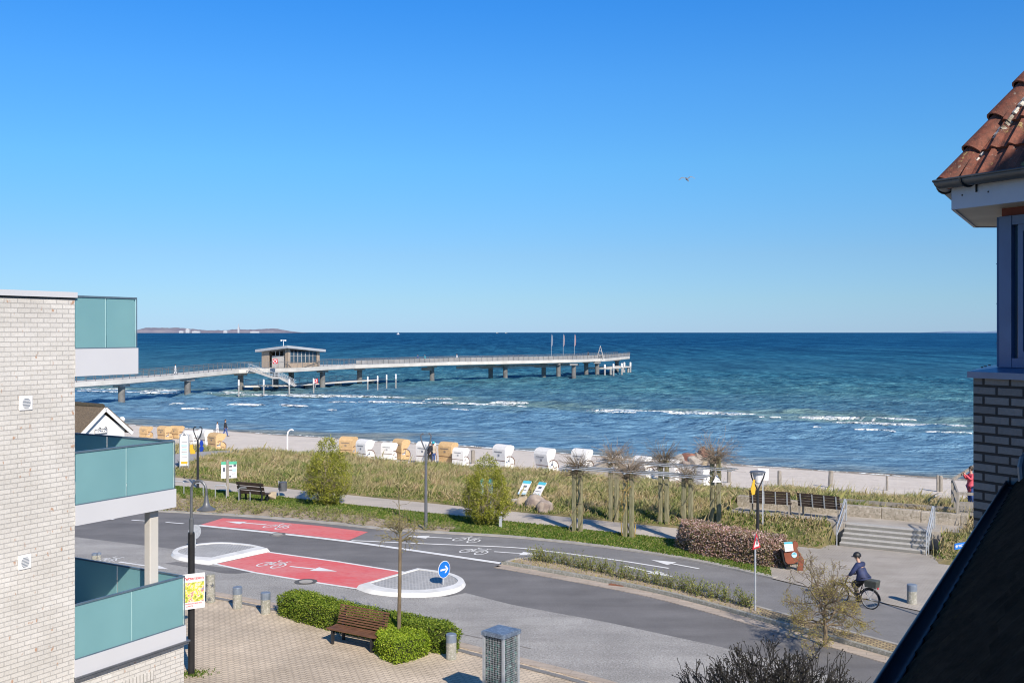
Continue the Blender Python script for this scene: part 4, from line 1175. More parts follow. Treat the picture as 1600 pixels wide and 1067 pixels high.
# main roof, rising steeply to the right of the eave
EZ = 7.495
dE = Vector((S30, C30, 0)); nE = Vector((C30, -S30, 0))
eave = Vector((4.21, 8.73, 0)) + nE * 0.09
def RP(t, p, slope=math.tan(R(52))): return loc(eave + dE * t + nE * p + Vector((0, 0, EZ + p * slope)))
mb = MB()
upn = (RP(1, 0) - RP(0, 0)).cross(RP(0, 1) - RP(0, 0)).normalized()
if upn.z < 0: upn = -upn
tiled_face(mb, RP(-16, 0.0), RP(2.2, 0.0), RP(-16, 4.6), RP(2.2, 4.6), upn, 0.34, 0.21, 0.010, 0.022, 6)
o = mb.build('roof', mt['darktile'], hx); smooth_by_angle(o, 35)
mb = MB(); mb.prism([RP(-16, 4.5), RP(-4.6, 4.5), RP(-4.6, 7.5), RP(-16, 7.5)], -upn * 0.1); mb.prism([RP(-16, 7.5), RP(-4.6, 7.5), RP(-4.6, 13) - Vector((0, 0, 11)), RP(-16, 13) - Vector((0, 0, 11))], -upn * 0.1)  # unseen higher ridge, added so that it shades the turret fascia
mb.prism([RP(-4.62, 4.5), RP(-4.62, 7.5), RP(-4.62, 13) - Vector((0, 0, 11)), RP(-4.62, 13) - Vector((0, 0, 16))], -dE * 0.1)
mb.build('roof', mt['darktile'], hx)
# eave gutter
gm_ = MB()
def lp(x, z, t): return loc(eave + dE * t + nE * x + Vector((0, 0, EZ + z)))
prof = [(-0.015 - 0.033 * (1 - math.cos(a)), 0.03 - 0.05 * math.sin(a)) for a in [PI * j / 8 for j in range(9)]]
vs = [lp(x, z, -16) for x, z in prof] + [lp(x, z, 0.02) for x, z in prof]
gm_.add(vs, [(i, i + 1, 9 + i + 1, 9 + i) for i in range(8)])
gm_.tube([lp(-0.085, 0.035, -16), lp(-0.085, 0.035, 0.0)], 0.009, 8)
for t in np.arange(-15, 0, 0.62):
    vs = [lp(x * 1.03 - 0.002, z - 0.006, t) for x, z in prof] + [lp(x * 1.03 - 0.002, z - 0.006, t + 0.04) for x, z in prof]
    gm_.add(vs, [(i, i + 1, 9 + i + 1, 9 + i) for i in range(8)])
go = gm_.build('gutter', M_('gutter_blue', (0.012, 0.018, 0.04), (0.008, 0.013, 0.03), 3.0, 0.42, metal=0.2), hx); smooth_by_angle(go, 50)
# house wall below the eave, and the rear slope of the roof
mb = MB()
a0, a1 = lp(0.25, 0, -16), lp(0.25, 0, -0.3)
q = nE * 7.5
b0 = a0 + q; b1 = a1 + q
def zset(v, z): return Vector((v.x, v.y, z))
ring = [zset(a0, -0.1), zset(a1, -0.1), zset(b1, -0.1), zset(b0, -0.1)]
mb.prism(ring, (0, 0, 7.55)); mb.build('wall', mt['brick_right'], hx)
mb = MB()
top = [RP(-16, 4.6), RP(2.2, 4.6)]
bk = [lp(9.2, 0.0, 2.2), lp(9.2, 0.0, -16)]
mb.add([top[0], top[1], bk[0], bk[1]], [(0, 1, 2, 3)])
mb.add([RP(2.2, 0.05) - upn * 0.05, RP(2.2, 4.6) - upn * 0.05, bk[0]], [(0, 1, 2)]); mb.add([RP(-16, 0.05), RP(-16, 4.6), bk[1]], [(0, 1, 2)])
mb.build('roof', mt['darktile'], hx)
mb = MB()
for i, (px, py) in enumerate([(1597, 716), (1592, 724), (1590, 736), (1592, 748)]): pass
pp = [PX(1606, 8.45, ZY(708, 8.45)), PX(1598, 8.42, ZY(716, 8.42)), PX(1595, 8.4, ZY(730, 8.4)), PX(1597, 8.38, ZY(752, 8.38))]
mb.tube([loc(p) for p in pp], 0.028, 8); mb.build('pipe', mt['pole_grey'], hx)

# ---- thatched beach hut
hb = AB(-52.3, 47.6)   # near foot of the gable
hut = thing('beach_hut', (0, 0, 0), 0, 'white beach hut with thatched roof behind the middle balcony', 'hut')
gz = 0.1
Yh = 74.0
ap = PX(165, Yh, ZY(640, Yh))
bdir = Vector((S30, C30, 0)); adir = Vector((-C30, S30, 0))
hw = 2.05; ez_ = ZY(676, Yh)
def HP(a, b, z): return Vector((ap.x, ap.y, 0)) + adir * a + bdir * b + Vector((0, 0, z))
mb = MB(); mb.prism([HP(0.25, -hw + .2, -0.3), HP(0.25, hw - .2, -0.3), HP(0.25, hw - .2, ez_ + .1), HP(0.25, 0, ap.z - 0.28), HP(0.25, -hw + .2, ez_ + .1)], adir * 6.2)
hwall = mb.build('wall', mt['white_paint'], hut)
mt['thatch'] = M_('thatch', (0.23, 0.17, 0.11), (0.12, 0.09, 0.06), 3.0, 0.95, bp=0.08, bscale=14, stretch=(3, 3, 1), speck=((0.30, 0.24, 0.17), 9, (0.07, 0.055, 0.04)))
mb = MB()
for s in (-1, 1):
    e0 = HP(0.0, s * (hw + 0.25), ez_ - 0.2); e1 = HP(6.7, s * (hw + 0.25), ez_ - 0.2); r0 = HP(0.0, 0, ap.z); r1 = HP(6.7, 0, ap.z)
    nn = (e1 - e0).cross(r0 - e0).normalized(); nn = nn if nn.z > 0 else -nn
    mb.prism([e0, e1, r1, r0], nn * 0.24)
mb.build('roof', mt['thatch'], hut)
mb = MB(); mb.tube([HP(0.3, 0, ap.z + 0.24), HP(3, 0, ap.z + 0.27), HP(6.8, 0, ap.z + 0.24)], [0.18, 0.2, 0.18], 8); mb.build('ridge', M_('ridge_heather', (0.09, 0.075, 0.045), (0.06, 0.05, 0.035), 8, 0.95, bp=0.05), hut)
mb = MB()
for s in (-1, 1):
    mb.bar(HP(-0.03, s * (hw + 0.3), ez_ - 0.25), HP(-0.03, 0, ap.z + 0.05), 0.06, 0.26)
mb.build('bargeboard', mt['white_paint'], hut)
mb = MB(); mb.bar(HP(0.2, -0.75, ez_ + 0.12), HP(0.2, 0.25, ez_ + 0.12), 0.06, 0.26)
sg = mb.build('sign_board', mt['white_paint'], hut)
mb = MB()
for q, z0, z1 in ((-0.78, 0, 0.3), (0.25, 0, 0.3)): mb.bar(HP(0.16, q, ez_ - .03), HP(0.16, q, ez_ + .27), 0.03, 0.03)
mb.bar(HP(0.16, -.78, ez_ - .03), HP(0.16, .27, ez_ - .03), .03, .03); mb.bar(HP(0.16, -.78, ez_ + .27), HP(0.16, .27, ez_ + .27), .03, .03)
for q in (-0.5, 0.0): mb.tube([HP(0.12, q, ez_ + 0.29), HP(0.0, q, ez_ + 0.42), HP(-0.1, q, ez_ + 0.36)], [0.02, 0.025, 0.05], 6)
for q, l in ((-0.55, 0.2), (-0.25, 0.35), (0.0, 0.15)): mb.bar(HP(0.165, q, ez_ + .12), HP(0.165, q + l * .5, ez_ + .13), .01, .05)
mb.build('sign_lamps', mt['pole_grey'], sg)
o = MB().sphere(HP(1.0, hw + 0.2, ez_ + 0.75), 0.22, 10, 6).build('vent_cowl', mt['white_paint'], hut)
# ================================================================ PIER AND FAR SHORE
# near edge of the deck and the height of its underside
PN = [(-92, 118, -0.1), (-78, 137, 0.1), (-66.7, 156.3, 0.3), (-62.5, 163.9, 0.4), (-56.9, 179.7, 0.6), (-52.2, 196.0, 0.85), (-47, 197, 1.0), (-41.3, 196, 1.1), (-37.7, 204, 1.12), (-32.9, 215, 1.1), (-14.75, 236, 1.1), (0.3, 246, 1.1), (15.1, 256.7, 1.1), (24.4, 268, 1.1), (33.7, 293, 1.1)]
PW = [4, 4, 4, 4, 4, 4.5, 11, 14, 10, 5, 5, 6, 8, 8, 3.5]
def pier_far(i):
    p = Vector(PN[i][:2]); q = Vector(PN[min(i + 1, len(PN) - 1)][:2]) - Vector(PN[max(i - 1, 0)][:2]); q.normalize()
    nr = Vector((-q.y, q.x))
    return p + nr * PW[i]
pier = thing('pier', (0, 0, SEA), 0, 'long pale concrete pier on round piles bending out into the sea', 'pier')
def PL(x, y, z): return Vector((x, y, z - SEA))
DT = 0.85
mb = MB(); n = len(PN)
vs = []
for i, (x, y, z) in enumerate(PN):
    f = pier_far(i)
    vs += [PL(x, y, z + 0.12), PL(x, y, z + DT), PL(f.x, f.y, z + DT), PL(f.x, f.y, z + 0.12), PL((x * .8 + f.x * .2), (y * .8 + f.y * .2), z - 0.1), PL((x * .2 + f.x * .8), (y * .2 + f.y * .8), z - 0.1)]
fs = []
for i in range(n - 1):
    a, b = i * 6, i * 6 + 6
    for p, q in ((0, 1), (1, 2), (2, 3), (3, 5), (5, 4), (4, 0)): fs.append((a + p, b + p, b + q, a + q))
fs.append(((n - 1) * 6 + 0, (n - 1) * 6 + 1, (n - 1) * 6 + 2, (n - 1) * 6 + 3, (n - 1) * 6 + 5, (n - 1) * 6 + 4))
mb.add(vs, fs); mb.build('deck', mt['concrete_pale'], pier)
def rail_line(name, pts, hgt_=1.15, step=1.5, fill=None, mat=None, parent=None, lean=0.0):
    m = MB()
    for i in range(len(pts) - 1):
        p, q = Vector(pts[i]), Vector(pts[i + 1]); L = (q - p).length; k = max(1, int(L / step))
        for j in range(k):
            c = p.lerp(q, j / k)
            m.bar(c, c + Vector((0, 0, hgt_)), 0.07, 0.07)
        m.bar(p + Vector((0, 0, hgt_)), q + Vector((0, 0, hgt_)), 0.10, 0.07)
        for f in (0.2, 0.4, 0.6, 0.8):
            m.bar(p + Vector((0, 0, hgt_ * f)), q + Vector((0, 0, hgt_ * f)), 0.03, 0.03)
    return m.build(name, mat or mt['galv'], parent)
near = [PL(x, y, z + DT) + Vector((0.1, 0.3, 0)) for x, y, z in PN]; far = [PL(pier_far(i).x, pier_far(i).y, PN[i][2] + DT) for i in range(n)]
mt['rail_grey'] = M_('rail_grey', (0.17, 0.18, 0.19), (0.12, 0.125, 0.135), 3.0, 0.5, metal=0.2)
mt['net_grey'] = M_('net_grey', (0.42, 0.41, 0.40), (0.34, 0.335, 0.33), 0.8, 0.6)
rl = rail_line('railing', near, mat=mt['rail_grey'], parent=pier); rail_line('railing', far, mat=mt['rail_grey'], parent=pier)
m = MB()
for i in range(2, n - 1):
    p, q = near[i], near[i + 1]
    if i >= 9:
        m.prism([p + Vector((0, .12, .1)), q + Vector((0, .12, .1)), q + Vector((0, .12, .95)), p + Vector((0, .12, .95))], (0, 0.03, 0))
m.build('rail_netting', mt['net_grey'], rl)
# piles with caps
def ypile(py, hidden=0): return F * (H - SEA) / (py - HY)
def deckz(px):
    for i in range(n - 1):
        a, b = PN[i], PN[i + 1]
        pa, pb = CX + F * a[0] / a[1], CX + F * b[0] / b[1]
        if pa <= px <= pb:
            t = (px - pa) / (pb - pa); return a[2] + (b[2] - a[2]) * t, a[1] + (b[1] - a[1]) * t
    return 1.1, 260
PILES = [(190, 166, 0), (293, 181.5, 0), (376, 199, 0), (431, 205, 0), (455, 206, 0), (504, 207, 0), (562, 220, 0), (675, 236, 0), (766.6, 249, 0), (789.5, 247.8, 0), (849.5, 258, 0), (872.6, 256, 0), (896.5, 251, 0), (916, 267, 0), (933, 265.9, 0), (964, 288, 0)]
for k, (px, Y, _) in enumerate(PILES):
    zt_ = deckz(px)[0]
    P = PX(px, Y, 0); pm = MB()
    pm.lathe([(0.55, -1.5), (0.55, zt_ - SEA - 0.35)], (P.x, P.y, 0), 14)
    po = pm.build('pile', M_('pile', (0.20, 0.20, 0.19), (0.12, 0.12, 0.12), 1.0, 0.85, bp=0.02) if k == 0 else bpy.data.materials['pile'], pier)
    cmb = MB(); cmb.box((P.x, P.y, zt_ - SEA - 0.22), (1.4, 2.4, 0.42), rz=-0.3); cmb.build('pile_cap', mt['concrete_grey'], po)
# the cross beams and service gallery hanging below the outer deck
m = MB(); m.bar(PL(-13, 241, 0.55), PL(17, 262, 0.55), 0.5, 0.5)
for k in range(40):
    p = PL(-13, 240.6, 0.35).lerp(PL(17, 261.6, 0.35), k / 40); m.bar(p, p + Vector((0.4, 0.2, 0.7)), 0.06, 0.06)
m.bar(PL(-13, 240.5, 0.1), PL(17, 261.5, 0.1), 0.2, 0.15)
for px, Y in ((667, 236), (759, 249), (842, 258)):
    p = PX(px, Y); m.box((p.x, p.y, 0.35 - SEA), (2.4, 1.2, 0.7))
m.build('service_gallery', mt['concrete_grey'], pier)
# low landing stage at the head
m = MB(); m.prism([PL(25, 268, -0.9), PL(33, 283, -0.9), PL(29, 287, -0.9), PL(20, 272, -0.9)], (0, 0, 0.3)); ls = m.build('landing_stage', mt['concrete_pale'], pier)
m = MB()
for q in ((26, 270), (30, 277), (32, 282)): m.lathe([(0.3, -1.5), (0.3, 1.6)], (q[0], q[1], 0), 10)
m.build('stage_piles', mt['concrete_grey'], ls)
# low platform beside the pavilion with its stairs
m = MB(); low = [(-51.3, 196.5), (-43.2, 200.0), (-30.4, 222.0), (-27.8, 228.6), (-30.0, 231.0), (-45.6, 204.2), (-53, 200.0)]
m.prism([PL(x, y, -1.78) for x, y in low], (0, 0, 0.26)); lp_ = m.build('low_platform', mt['concrete_pale'], pier)
m = MB()
for x, y in ((-49.8, 200), (-44, 203.5), (-41, 207), (-36.5, 215), (-31, 225)): m.box((x, y, 0.2), (1.3, 1.3, 1.3))
m.build('platform_piers', mt['concrete_grey'], lp_)
rail_line('platform_rail', [PL(x, y, -1.5) for x, y in ((-52, 199.5), (-45.3, 203.5), (-30.5, 229.5))], 1.0, 2.2, mat=mt['galv'], parent=lp_)
m = MB()
s0, s1, s2, s3 = PL(-50.3, 194.6, 1.75), PL(-45.6, 194.8, 0.1), PL(-44.4, 195.0, 0.1), PL(-41.7, 196.0, -1.5)
for off_ in (0, 1.3):
    o_ = Vector((0.15, off_, 0))
    for a, b in ((s0, s1), (s1, s2), (s2, s3)): m.bar(a + o_, b + o_, 0.09, 0.32)
for a, b, c in ((s0, s1, 10), (s1, s2, 3), (s2, s3, 9)):
    for j in range(c): p = a.lerp(b, (j + .5) / c); m.box((p.x, p.y + 0.65, p.z + 0.12), (0.34, 1.3, 0.04))
m.bar(s1 + Vector((.1, 0, -.2)), Vector((s1.x + .1, s1.y, 0.9)), 0.12, 0.12)
st = m.build('stairs', mt['net_grey'], pier)
m = MB()
for off_ in (0, 1.3):
    o_ = Vector((0.15, off_, 0))
    for a, b in ((s0, s1), (s1, s2), (s2, s3)):
        for hh in (0.5, 1.0): m.bar(a + o_ + Vector((0, 0, hh)), b + o_ + Vector((0, 0, hh)), 0.06, 0.05)
        for j in range(5): p = a.lerp(b, j / 5) + o_; m.bar(p, p + Vector((0, 0, 1.0)), 0.05, 0.05)
m.build('stair_railing', mt['galv'], st)

# pavilion on the pier
pv = thing('pier_pavilion', (-43.2, 197.2, 1.95), 0, 'wooden pier pavilion with upswept flat roof and a row of tall windows', 'pavilion')
def V3(x, y, z): return Vector((x, y, z))
rD = Vector((0.62, 0.78, 0)).normalized(); lD = Vector((-0.86, 0.5, 0)).normalized()
Lr_, Ll_ = 8.0, 6.6
zn, zr_, zl_ = 3.55, 2.95, 2.95
def PVp(r, l, z): return rD * r + lD * l + Vector((0, 0, z))
m = MB()
vb = [PVp(-1.0, -1.0, 3.85), PVp(Lr_ + 0.6, -1.0, 2.95), PVp(Lr_ + 0.6, Ll_ + 0.6, 2.4), PVp(-1.0, Ll_ + 0.8, 2.98)]
m.prism(vb, (0, 0, 0.46)); m.build('roof', M_('zinc_roof', (0.42, 0.44, 0.47), (0.36, 0.38, 0.41), 0.7, 0.5), pv)
mt['cladding'] = M_('cladding', (0.40, 0.33, 0.26), (0.28, 0.22, 0.17), 3.0, 0.8, bp=0.01, stretch=(6, 6, 0.4))
def wallq(mb_, a, b, z0, z1a, z1b, th=0.16):
    d = (b - a).normalized(); nr = Vector((-d.y, d.x, 0)) * th
    mb_.prism([a + V3(0, 0, z0), b + V3(0, 0, z0), b + V3(0, 0, z1b), a + V3(0, 0, z1a)], nr)
m = MB()
wallq(m, PVp(0, 0, 0), PVp(0.55, 0, 0), 0, 3.6, 3.6); wallq(m, PVp(Lr_ - 0.7, 0, 0), PVp(Lr_, 0, 0), 0, 3.05, 3.0); wallq(m, PVp(Lr_, 0, 0), PVp(Lr_, Ll_, 0), 0, 3.0, 2.75)
wallq(m, PVp(0, Ll_, 0), PVp(Lr_, Ll_, 0), 0, 3.1, 2.75)
wallq(m, PVp(0, Ll_ - 1.9, 0), PVp(0, Ll_, 0), 0, 3.1, 3.05); wallq(m, PVp(0, 0.2, 0), PVp(0, 0.55, 0), 0, 3.6, 3.5)
m.prism([PVp(0.56, 0.01, 0), PVp(Lr_ - 0.71, 0.01, 0), PVp(Lr_ - 0.71, 0.01, 0.9), PVp(0.56, 0.01, 0.9)], (0, 0.1, 0))
wl_ = m.build('wall', mt['cladding'], pv)
m = MB(); m.prism([PVp(2.2, 0.6, 0.0), PVp(2.2, Ll_ - .3, 0), PVp(2.2, Ll_ - .3, 3.0), PVp(2.2, 0.6, 3.3)], rD * 0.1); m.build('inner_wall', M_('dark_wood', (0.07, 0.06, 0.05), (0.05, 0.04, 0.035), 2, 0.8), pv)
nW = 7
for k in range(nW):
    a = 0.6 + k * (Lr_ - 1.35) / nW; b = 0.6 + (k + 1) * (Lr_ - 1.35) / nW
    m = MB(); m.prism([PVp(a + 0.06, 0.06, 0.92), PVp(b - 0.06, 0.06, 0.92), PVp(b - 0.06, 0.06, 3.0), PVp(a + 0.06, 0.06, 3.05)], (0, 0.03, 0)); wdw = m.build('window', mt['glass_dark'], pv)
    m = MB(); m.bar(PVp(a, 0.02, 0.9), PVp(a, 0.02, 3.25 - 0.4 * k / nW), 0.11, 0.11); m.bar(PVp(a, 0.02, 2.25), PVp(b, 0.02, 2.2), 0.05, 0.06); m.build('window_frame', mt['net_grey'], wdw)
m = MB(); m.prism([PVp(0.3, 1.2, 0), PVp(0.3, Ll_ - 2.2, 0), PVp(0.3, Ll_ - 2.2, 2.25), PVp(0.3, 1.2, 2.25)], rD * 0.12)
for k in range(3): p = PVp(0.25, 1.2 + k * 1.1, 2.2); m.bar(p, p + V3(0, 0, 1.0), 0.1, 0.1)
m.build('screen_wall', M_('screen', (0.55, 0.52, 0.48), (0.48, 0.45, 0.42), 2, 0.7), pv)
m = MB(); m.lathe([(0.05, 0), (0.05, 1.5)], PVp(0.4, 1.5, 3.9), 8); m.bar(PVp(0.4, 1.1, 5.3), PVp(0.4, 1.9, 5.3), 0.1, 0.1); m.box(PVp(0.4, 1.0, 5.25), (.3, .3, .25)); m.box(PVp(0.4, 2.0, 5.25), (.3, .3, .25)); m.build('roof_mast', mt['white_paint'], pv)
# life ring by the pavilion
def life_ring(loc_, rz, s, lab, post=True):
    t = thing('life_ring', loc_, rz, lab, 'life ring', 'life rings on the pier')
    m = MB(); m.box((0, 0, 0), (0.9 * s, 0.06, 0.9 * s)); m.build('backboard', mt['sign_red'], t)
    m = MB(); m.tube([(0.28 * s * math.cos(a), -0.06, 0.28 * s * math.sin(a)) for a in [2 * PI * k / 16 for k in range(17)]], 0.07 * s, 6); m.build('ring', mt['white_paint'], t)
    if post: m = MB(); m.bar((0, 0.04, -1.5), (0, 0.04, 0.3), 0.08, 0.08); m.build('post', mt['galv'], t)
life_ring(PX(430, 194.5, ZY(564.5, 194.5)), 0, 1.0, 'white life ring on a red board in front of the pier pavilion')
life_ring(PX(493, 205, ZY(595, 205)), 0, 1.0, 'white life ring on a red board on the low platform', True)

# mooring posts
def moor(px, pyt, pyb, lab, g_, r=0.2):
    Y = ypile(pyb); P = PX(px, Y); zt_ = ZY(pyt, Y)
    t = thing('mooring_post', (P.x, P.y, SEA), 0, lab, 'mooring post', g_)
    hh = zt_ - SEA
    m = MB(); m.lathe([(r, -1.5), (r, hh * 0.68)], (0, 0, 0), 10); m.build('pole', mt['concrete_grey'], t)
    m = MB(); m.lathe([(r * 1.08, hh * 0.68), (r * 1.08, hh), (r * 0.6, hh + 0.1)], (0, 0, 0), 10); m.build('cap', mt['white_paint'], t)
names = ['first from the left', 'second from the left', 'third, below the pier stairs', 'fourth, beside the red life ring', 'fifth, at the platform tip', 'sixth from the left', 'seventh from the left, standing free in the water', 'farthest right']
for k, (px, a, b) in enumerate([(373, 594, 619), (412, 593.5, 618.5), (452, 593, 618.5), (490, 592, 616), (574.5, 589, 612), (590, 588, 611), (604, 586, 608.5), (618.5, 585, 607)]):
    moor(px, a, b, 'white capped post of the low platform, ' + names[k], 'mooring posts along the low platform', 0.14)
for k, (px, a, b, w) in enumerate([(945, 570, 588, 'leftmost, nearest the piles'), (958.5, 569, 587, 'second from the left'), (971.5, 568, 586, 'third from the left'), (975.5, 566.5, 583.5, 'fourth, just behind the third'), (985, 566.5, 583, 'outermost at the right end')]):
    moor(px, a, b, 'white capped mooring post at the head of the pier, ' + w, 'mooring posts at the pier head', 0.24)

# beach flags on the pier
for k, (px, w) in enumerate([(861.5, 'left'), (880, 'middle'), (897.5, 'right')]):
    z0 = 1.95; Y = 258
    P = PX(px, Y, z0)
    t = thing('banner_flag', P, 0, 'tall narrow beach flag on the pier, the %s one of three' % w, 'flag', 'three beach flags on the pier')
    top = ZY(522, Y) - z0
    m = MB(); m.tube([(0, 0, 0), (0, 0, top * 0.8), (0.12, 0, top)], [0.05, 0.04, 0.03], 6); m.build('pole', mt['galv'], t)
    m = MB(); m.prism([(0.06, 0, top * 0.5), (0.30, 0, top * 0.56), (0.40, 0, top * 0.75), (0.32, 0, top * 0.93), (0.12, 0, top)], (0, 0.02, 0)); m.build('banner', M_('banner_%d' % k, ((0.20, 0.24, 0.32), (0.30, 0.24, 0.27), (0.36, 0.22, 0.25))[k], None, 1.0, 0.8), t)
# tall white A-frame at the pier head
P = PX(937.5, 266, 1.95); t = MB()
for x in (-0.9, 0.9):
    for y in (-0.7, 0.7): t.bar((x, y, 0), (0.1, 0, 3.3), 0.12, 0.12)
for f in (0.3, 0.6): t.bar((-0.9 * (1 - f), -0.7 * (1 - f), 3.3 * f), (0.9 * (1 - f) + .1, -0.7 * (1 - f), 3.3 * f), 0.08, 0.08)
o = t.build('lookout_frame', mt['net_grey']); o.location = P; tag(o, 'pale A-shaped frame standing at the head of the pier', 'frame')

# far coast
def coast(name, px0, px1, Y, tops, mat, lab, zsea=SEA):
    V = []; n_ = 90; r = random.Random(4)
    vs = []; fs = []
    for i in range(n_ + 1):
        px = px0 + (px1 - px0) * i / n_
        f = i / n_ * (len(tops) - 1); a = int(min(f, len(tops) - 2)); tt = f - a
        hpx = tops[a] * (1 - tt) + tops[a + 1] * tt + r.uniform(-0.35, 0.35)
        P = PX(px, Y); hgt_ = max(0.5, (hpx * 1.25) * Y / F)
        vs += [(P.x, P.y, zsea - 1), (P.x, P.y + 60, zsea + hgt_ * 0.55), (P.x, P.y + 400, zsea + hgt_), (P.x, P.y + 1500, zsea - 1)]
    for i in range(n_):
        for k in range(3): fs.append((i * 4 + k, (i + 1) * 4 + k, (i + 1) * 4 + k + 1, i * 4 + k + 1))
    m = MB(); m.add(vs, fs); o = m.build(name, mat); o['kind'] = 'structure'; return o
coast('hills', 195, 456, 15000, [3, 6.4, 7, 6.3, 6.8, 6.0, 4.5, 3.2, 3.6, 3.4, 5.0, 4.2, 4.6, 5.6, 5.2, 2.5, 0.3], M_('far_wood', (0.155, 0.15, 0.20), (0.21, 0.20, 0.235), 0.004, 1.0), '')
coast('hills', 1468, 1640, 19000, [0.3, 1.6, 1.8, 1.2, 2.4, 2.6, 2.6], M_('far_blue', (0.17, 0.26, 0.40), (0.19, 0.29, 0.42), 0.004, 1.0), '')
for k, (px, w, h_, lab) in enumerate([(293, 6, 6.8, 'pale tall block on the far coast, left of the white tower'), (283, 7, 3.4, 'low white building on the far coast, leftmost'), (306, 12, 3.2, 'long low white building on the far coast'), (352, 6, 3.6, 'small pale building on the far coast just left of the white tower'), (398, 14, 2.6, 'low pale building on the far coast right of the white tower')]):
    Y = 14800; P = PX(px, Y); s = Y / F
    t = MB(); t.bb((-w * s / 2, 0, 0), (w * s / 2, 60, h_ * s * 0.9)); t.bb((-w * s * 0.3, 5, h_ * s * 0.9), (w * s * 0.1, 50, h_ * s)); o = t.build('distant_building', M_('far_white', (0.50, 0.51, 0.53), (0.44, 0.45, 0.48), 0.01, 0.9) if k == 0 else bpy.data.materials['far_white']); o.location = (P.x, P.y, SEA); tag(o, lab, 'building', 'buildings on the far coast')
P = PX(372.5, 14700); s = 14700 / F
t = MB(); t.bb((-1.3 * s, 0, 0), (1.3 * s, 30, 9 * s)); t.bb((-.5 * s, 0, 9 * s), (.5 * s, 20, 12.5 * s)); t.bb((-.15 * s, 0, 12.5 * s), (.15 * s, 5, 14.5 * s))
o = t.build('tower', bpy.data.materials['far_white']); o.location = (P.x, P.y, SEA); tag(o, 'slim white high-rise tower on the far coast', 'tower')
# boats near the horizon
def boat(px, Y, lab, sail):
    P = PX(px, Y); t = thing('sailing_boat' if sail else 'ship', (P.x, P.y, SEA), 0, lab, 'boat')
    s = Y / F
    m = MB(); m.prism([(-2 * s, 0, 0), (2 * s, 0, 0), (2.4 * s, 0, 0.6 * s), (-2.2 * s, 0, 0.6 * s)], (0, 1.0 * s, 0)); m.build('hull', mt['cloth_white'] if sail else mt['pole_grey'], t)
    m = MB()
    if sail: m.prism([(-0.9 * s, 0.3 * s, 0.6 * s), (1.0 * s, 0.3 * s, 0.6 * s), (0, 0.3 * s, 4.0 * s)], (0, 0.05 * s, 0)); m.build('sail', mt['cloth_white'], t)
    else: m.bb((-1.5 * s, 0.2 * s, 0.6 * s), (0.2 * s, 0.8 * s, 1.5 * s)); m.build('superstructure', mt['net_grey'], t)
boat(622, 5000, 'tiny white sailing boat on the horizon above the pier', True)
boat(777, 9000, 'left one of two tiny grey ships on the horizon', False)
boat(791, 9000, 'right one of two tiny grey ships on the horizon', False)
# ================================================================ STREET FURNITURE AND THINGS ON THE BEACH
# ---- beach chairs
def beach_chair(mat, label, cat='beach chair'):
    t = thing('beach_chair', (0, 0, 0), 0, label, cat, 'beach chairs on the sand')
    W = 1.24
    # the back looks towards -y, the seat opens towards +y
    m = MB(); m.bb((-W / 2, -0.42, 0.10), (W / 2, 0.42, 0.46)); m.bb((-W / 2, -0.42, 0.46), (W / 2, -0.34, 0.62)); b = m.build('base', mat, t); bevel(b, 0.02)
    prof_o = [(-0.42, 0.60), (-0.47, 1.10), (-0.46, 1.38), (-0.36, 1.56), (-0.16, 1.66), (0.10, 1.67), (0.34, 1.60), (0.42, 1.48), (0.30, 1.20), (0.12, 0.98), (-0.05, 0.86), (-0.2, 0.6)]
    m = MB()
    for s in (-1, 1):
        m.prism([(s * W / 2, y, z) for y, z in prof_o], (-s * 0.05, 0, 0))
    sk = prof_o[:8]; inn = [(y * 0.9 + 0.0, z - 0.05) for y, z in sk]
    for i in range(len(sk) - 1):
        m.prism([(-W / 2 + .05, sk[i][0], sk[i][1]), (-W / 2 + .05, sk[i + 1][0], sk[i + 1][1]), (-W / 2 + .05, inn[i + 1][0], inn[i + 1][1]), (-W / 2 + .05, inn[i][0], inn[i][1])], (W - .1, 0, 0))
    h = m.build('hood', mat, t)
    m = MB()
    for s in (-1, 1):
        m.tube([(s * (W / 2 + 0.01), y, z) for y, z in ((-0.30, 0.88), (-0.12, 0.93), (0.10, 0.90), (0.30, 0.78), (0.42, 0.60), (0.44, 0.30))], 0.03, 6)
    m.bb((-W / 2 + .02, -0.437, 0.60), (W / 2 - 0.02, -0.42, 0.64))
    m.build('armrest', mt['trim_brown'], t)
    for s in (-1, 1):
        m = MB(); m.prism([(s * W / 2, 0.0, 0.46), (s * W / 2, 0.42, 0.46), (s * W / 2, 0.40, 0.62), (s * W / 2, 0.28, 0.76), (s * W / 2, 0.0, 0.88)], (-s * 0.06, 0, 0)); m.build('side_panel', mat, t)
    m = MB(); m.bb((-W / 2 + .07, -0.3, 0.46), (W / 2 - .07, 0.4, 0.54)); m.build('seat', M_('seat_cloth', (0.12, 0.22, 0.40), (0.6, 0.6, 0.62), 7, 0.8, lo=.49, hi=.51) if 'seat_cloth' not in bpy.data.materials else bpy.data.materials['seat_cloth'], t)
    # small dark lettering stripes and the number on the back
    m = MB(); r = random.Random(len(COL.objects))
    x = -0.42
    while x < 0.34:
        w = r.uniform(0.04, 0.08); m.box((x + w / 2, -0.487, 1.20), (w * 0.7, 0.008, 0.07)); x += w + 0.02
    m.box((-0.05, -0.47, 0.98), (0.05, 0.012, 0.14)); m.box((0.05, -0.47, 0.98), (0.05, 0.012, 0.14))
    m.build('lettering', mt['ink'], t)
    m = MB(); m.bb((W / 2 - .02, 0.05, 0.34), (W / 2 + .02, 0.3, 0.39)); m.build('handle', mt['trim_brown'], t)
    return t
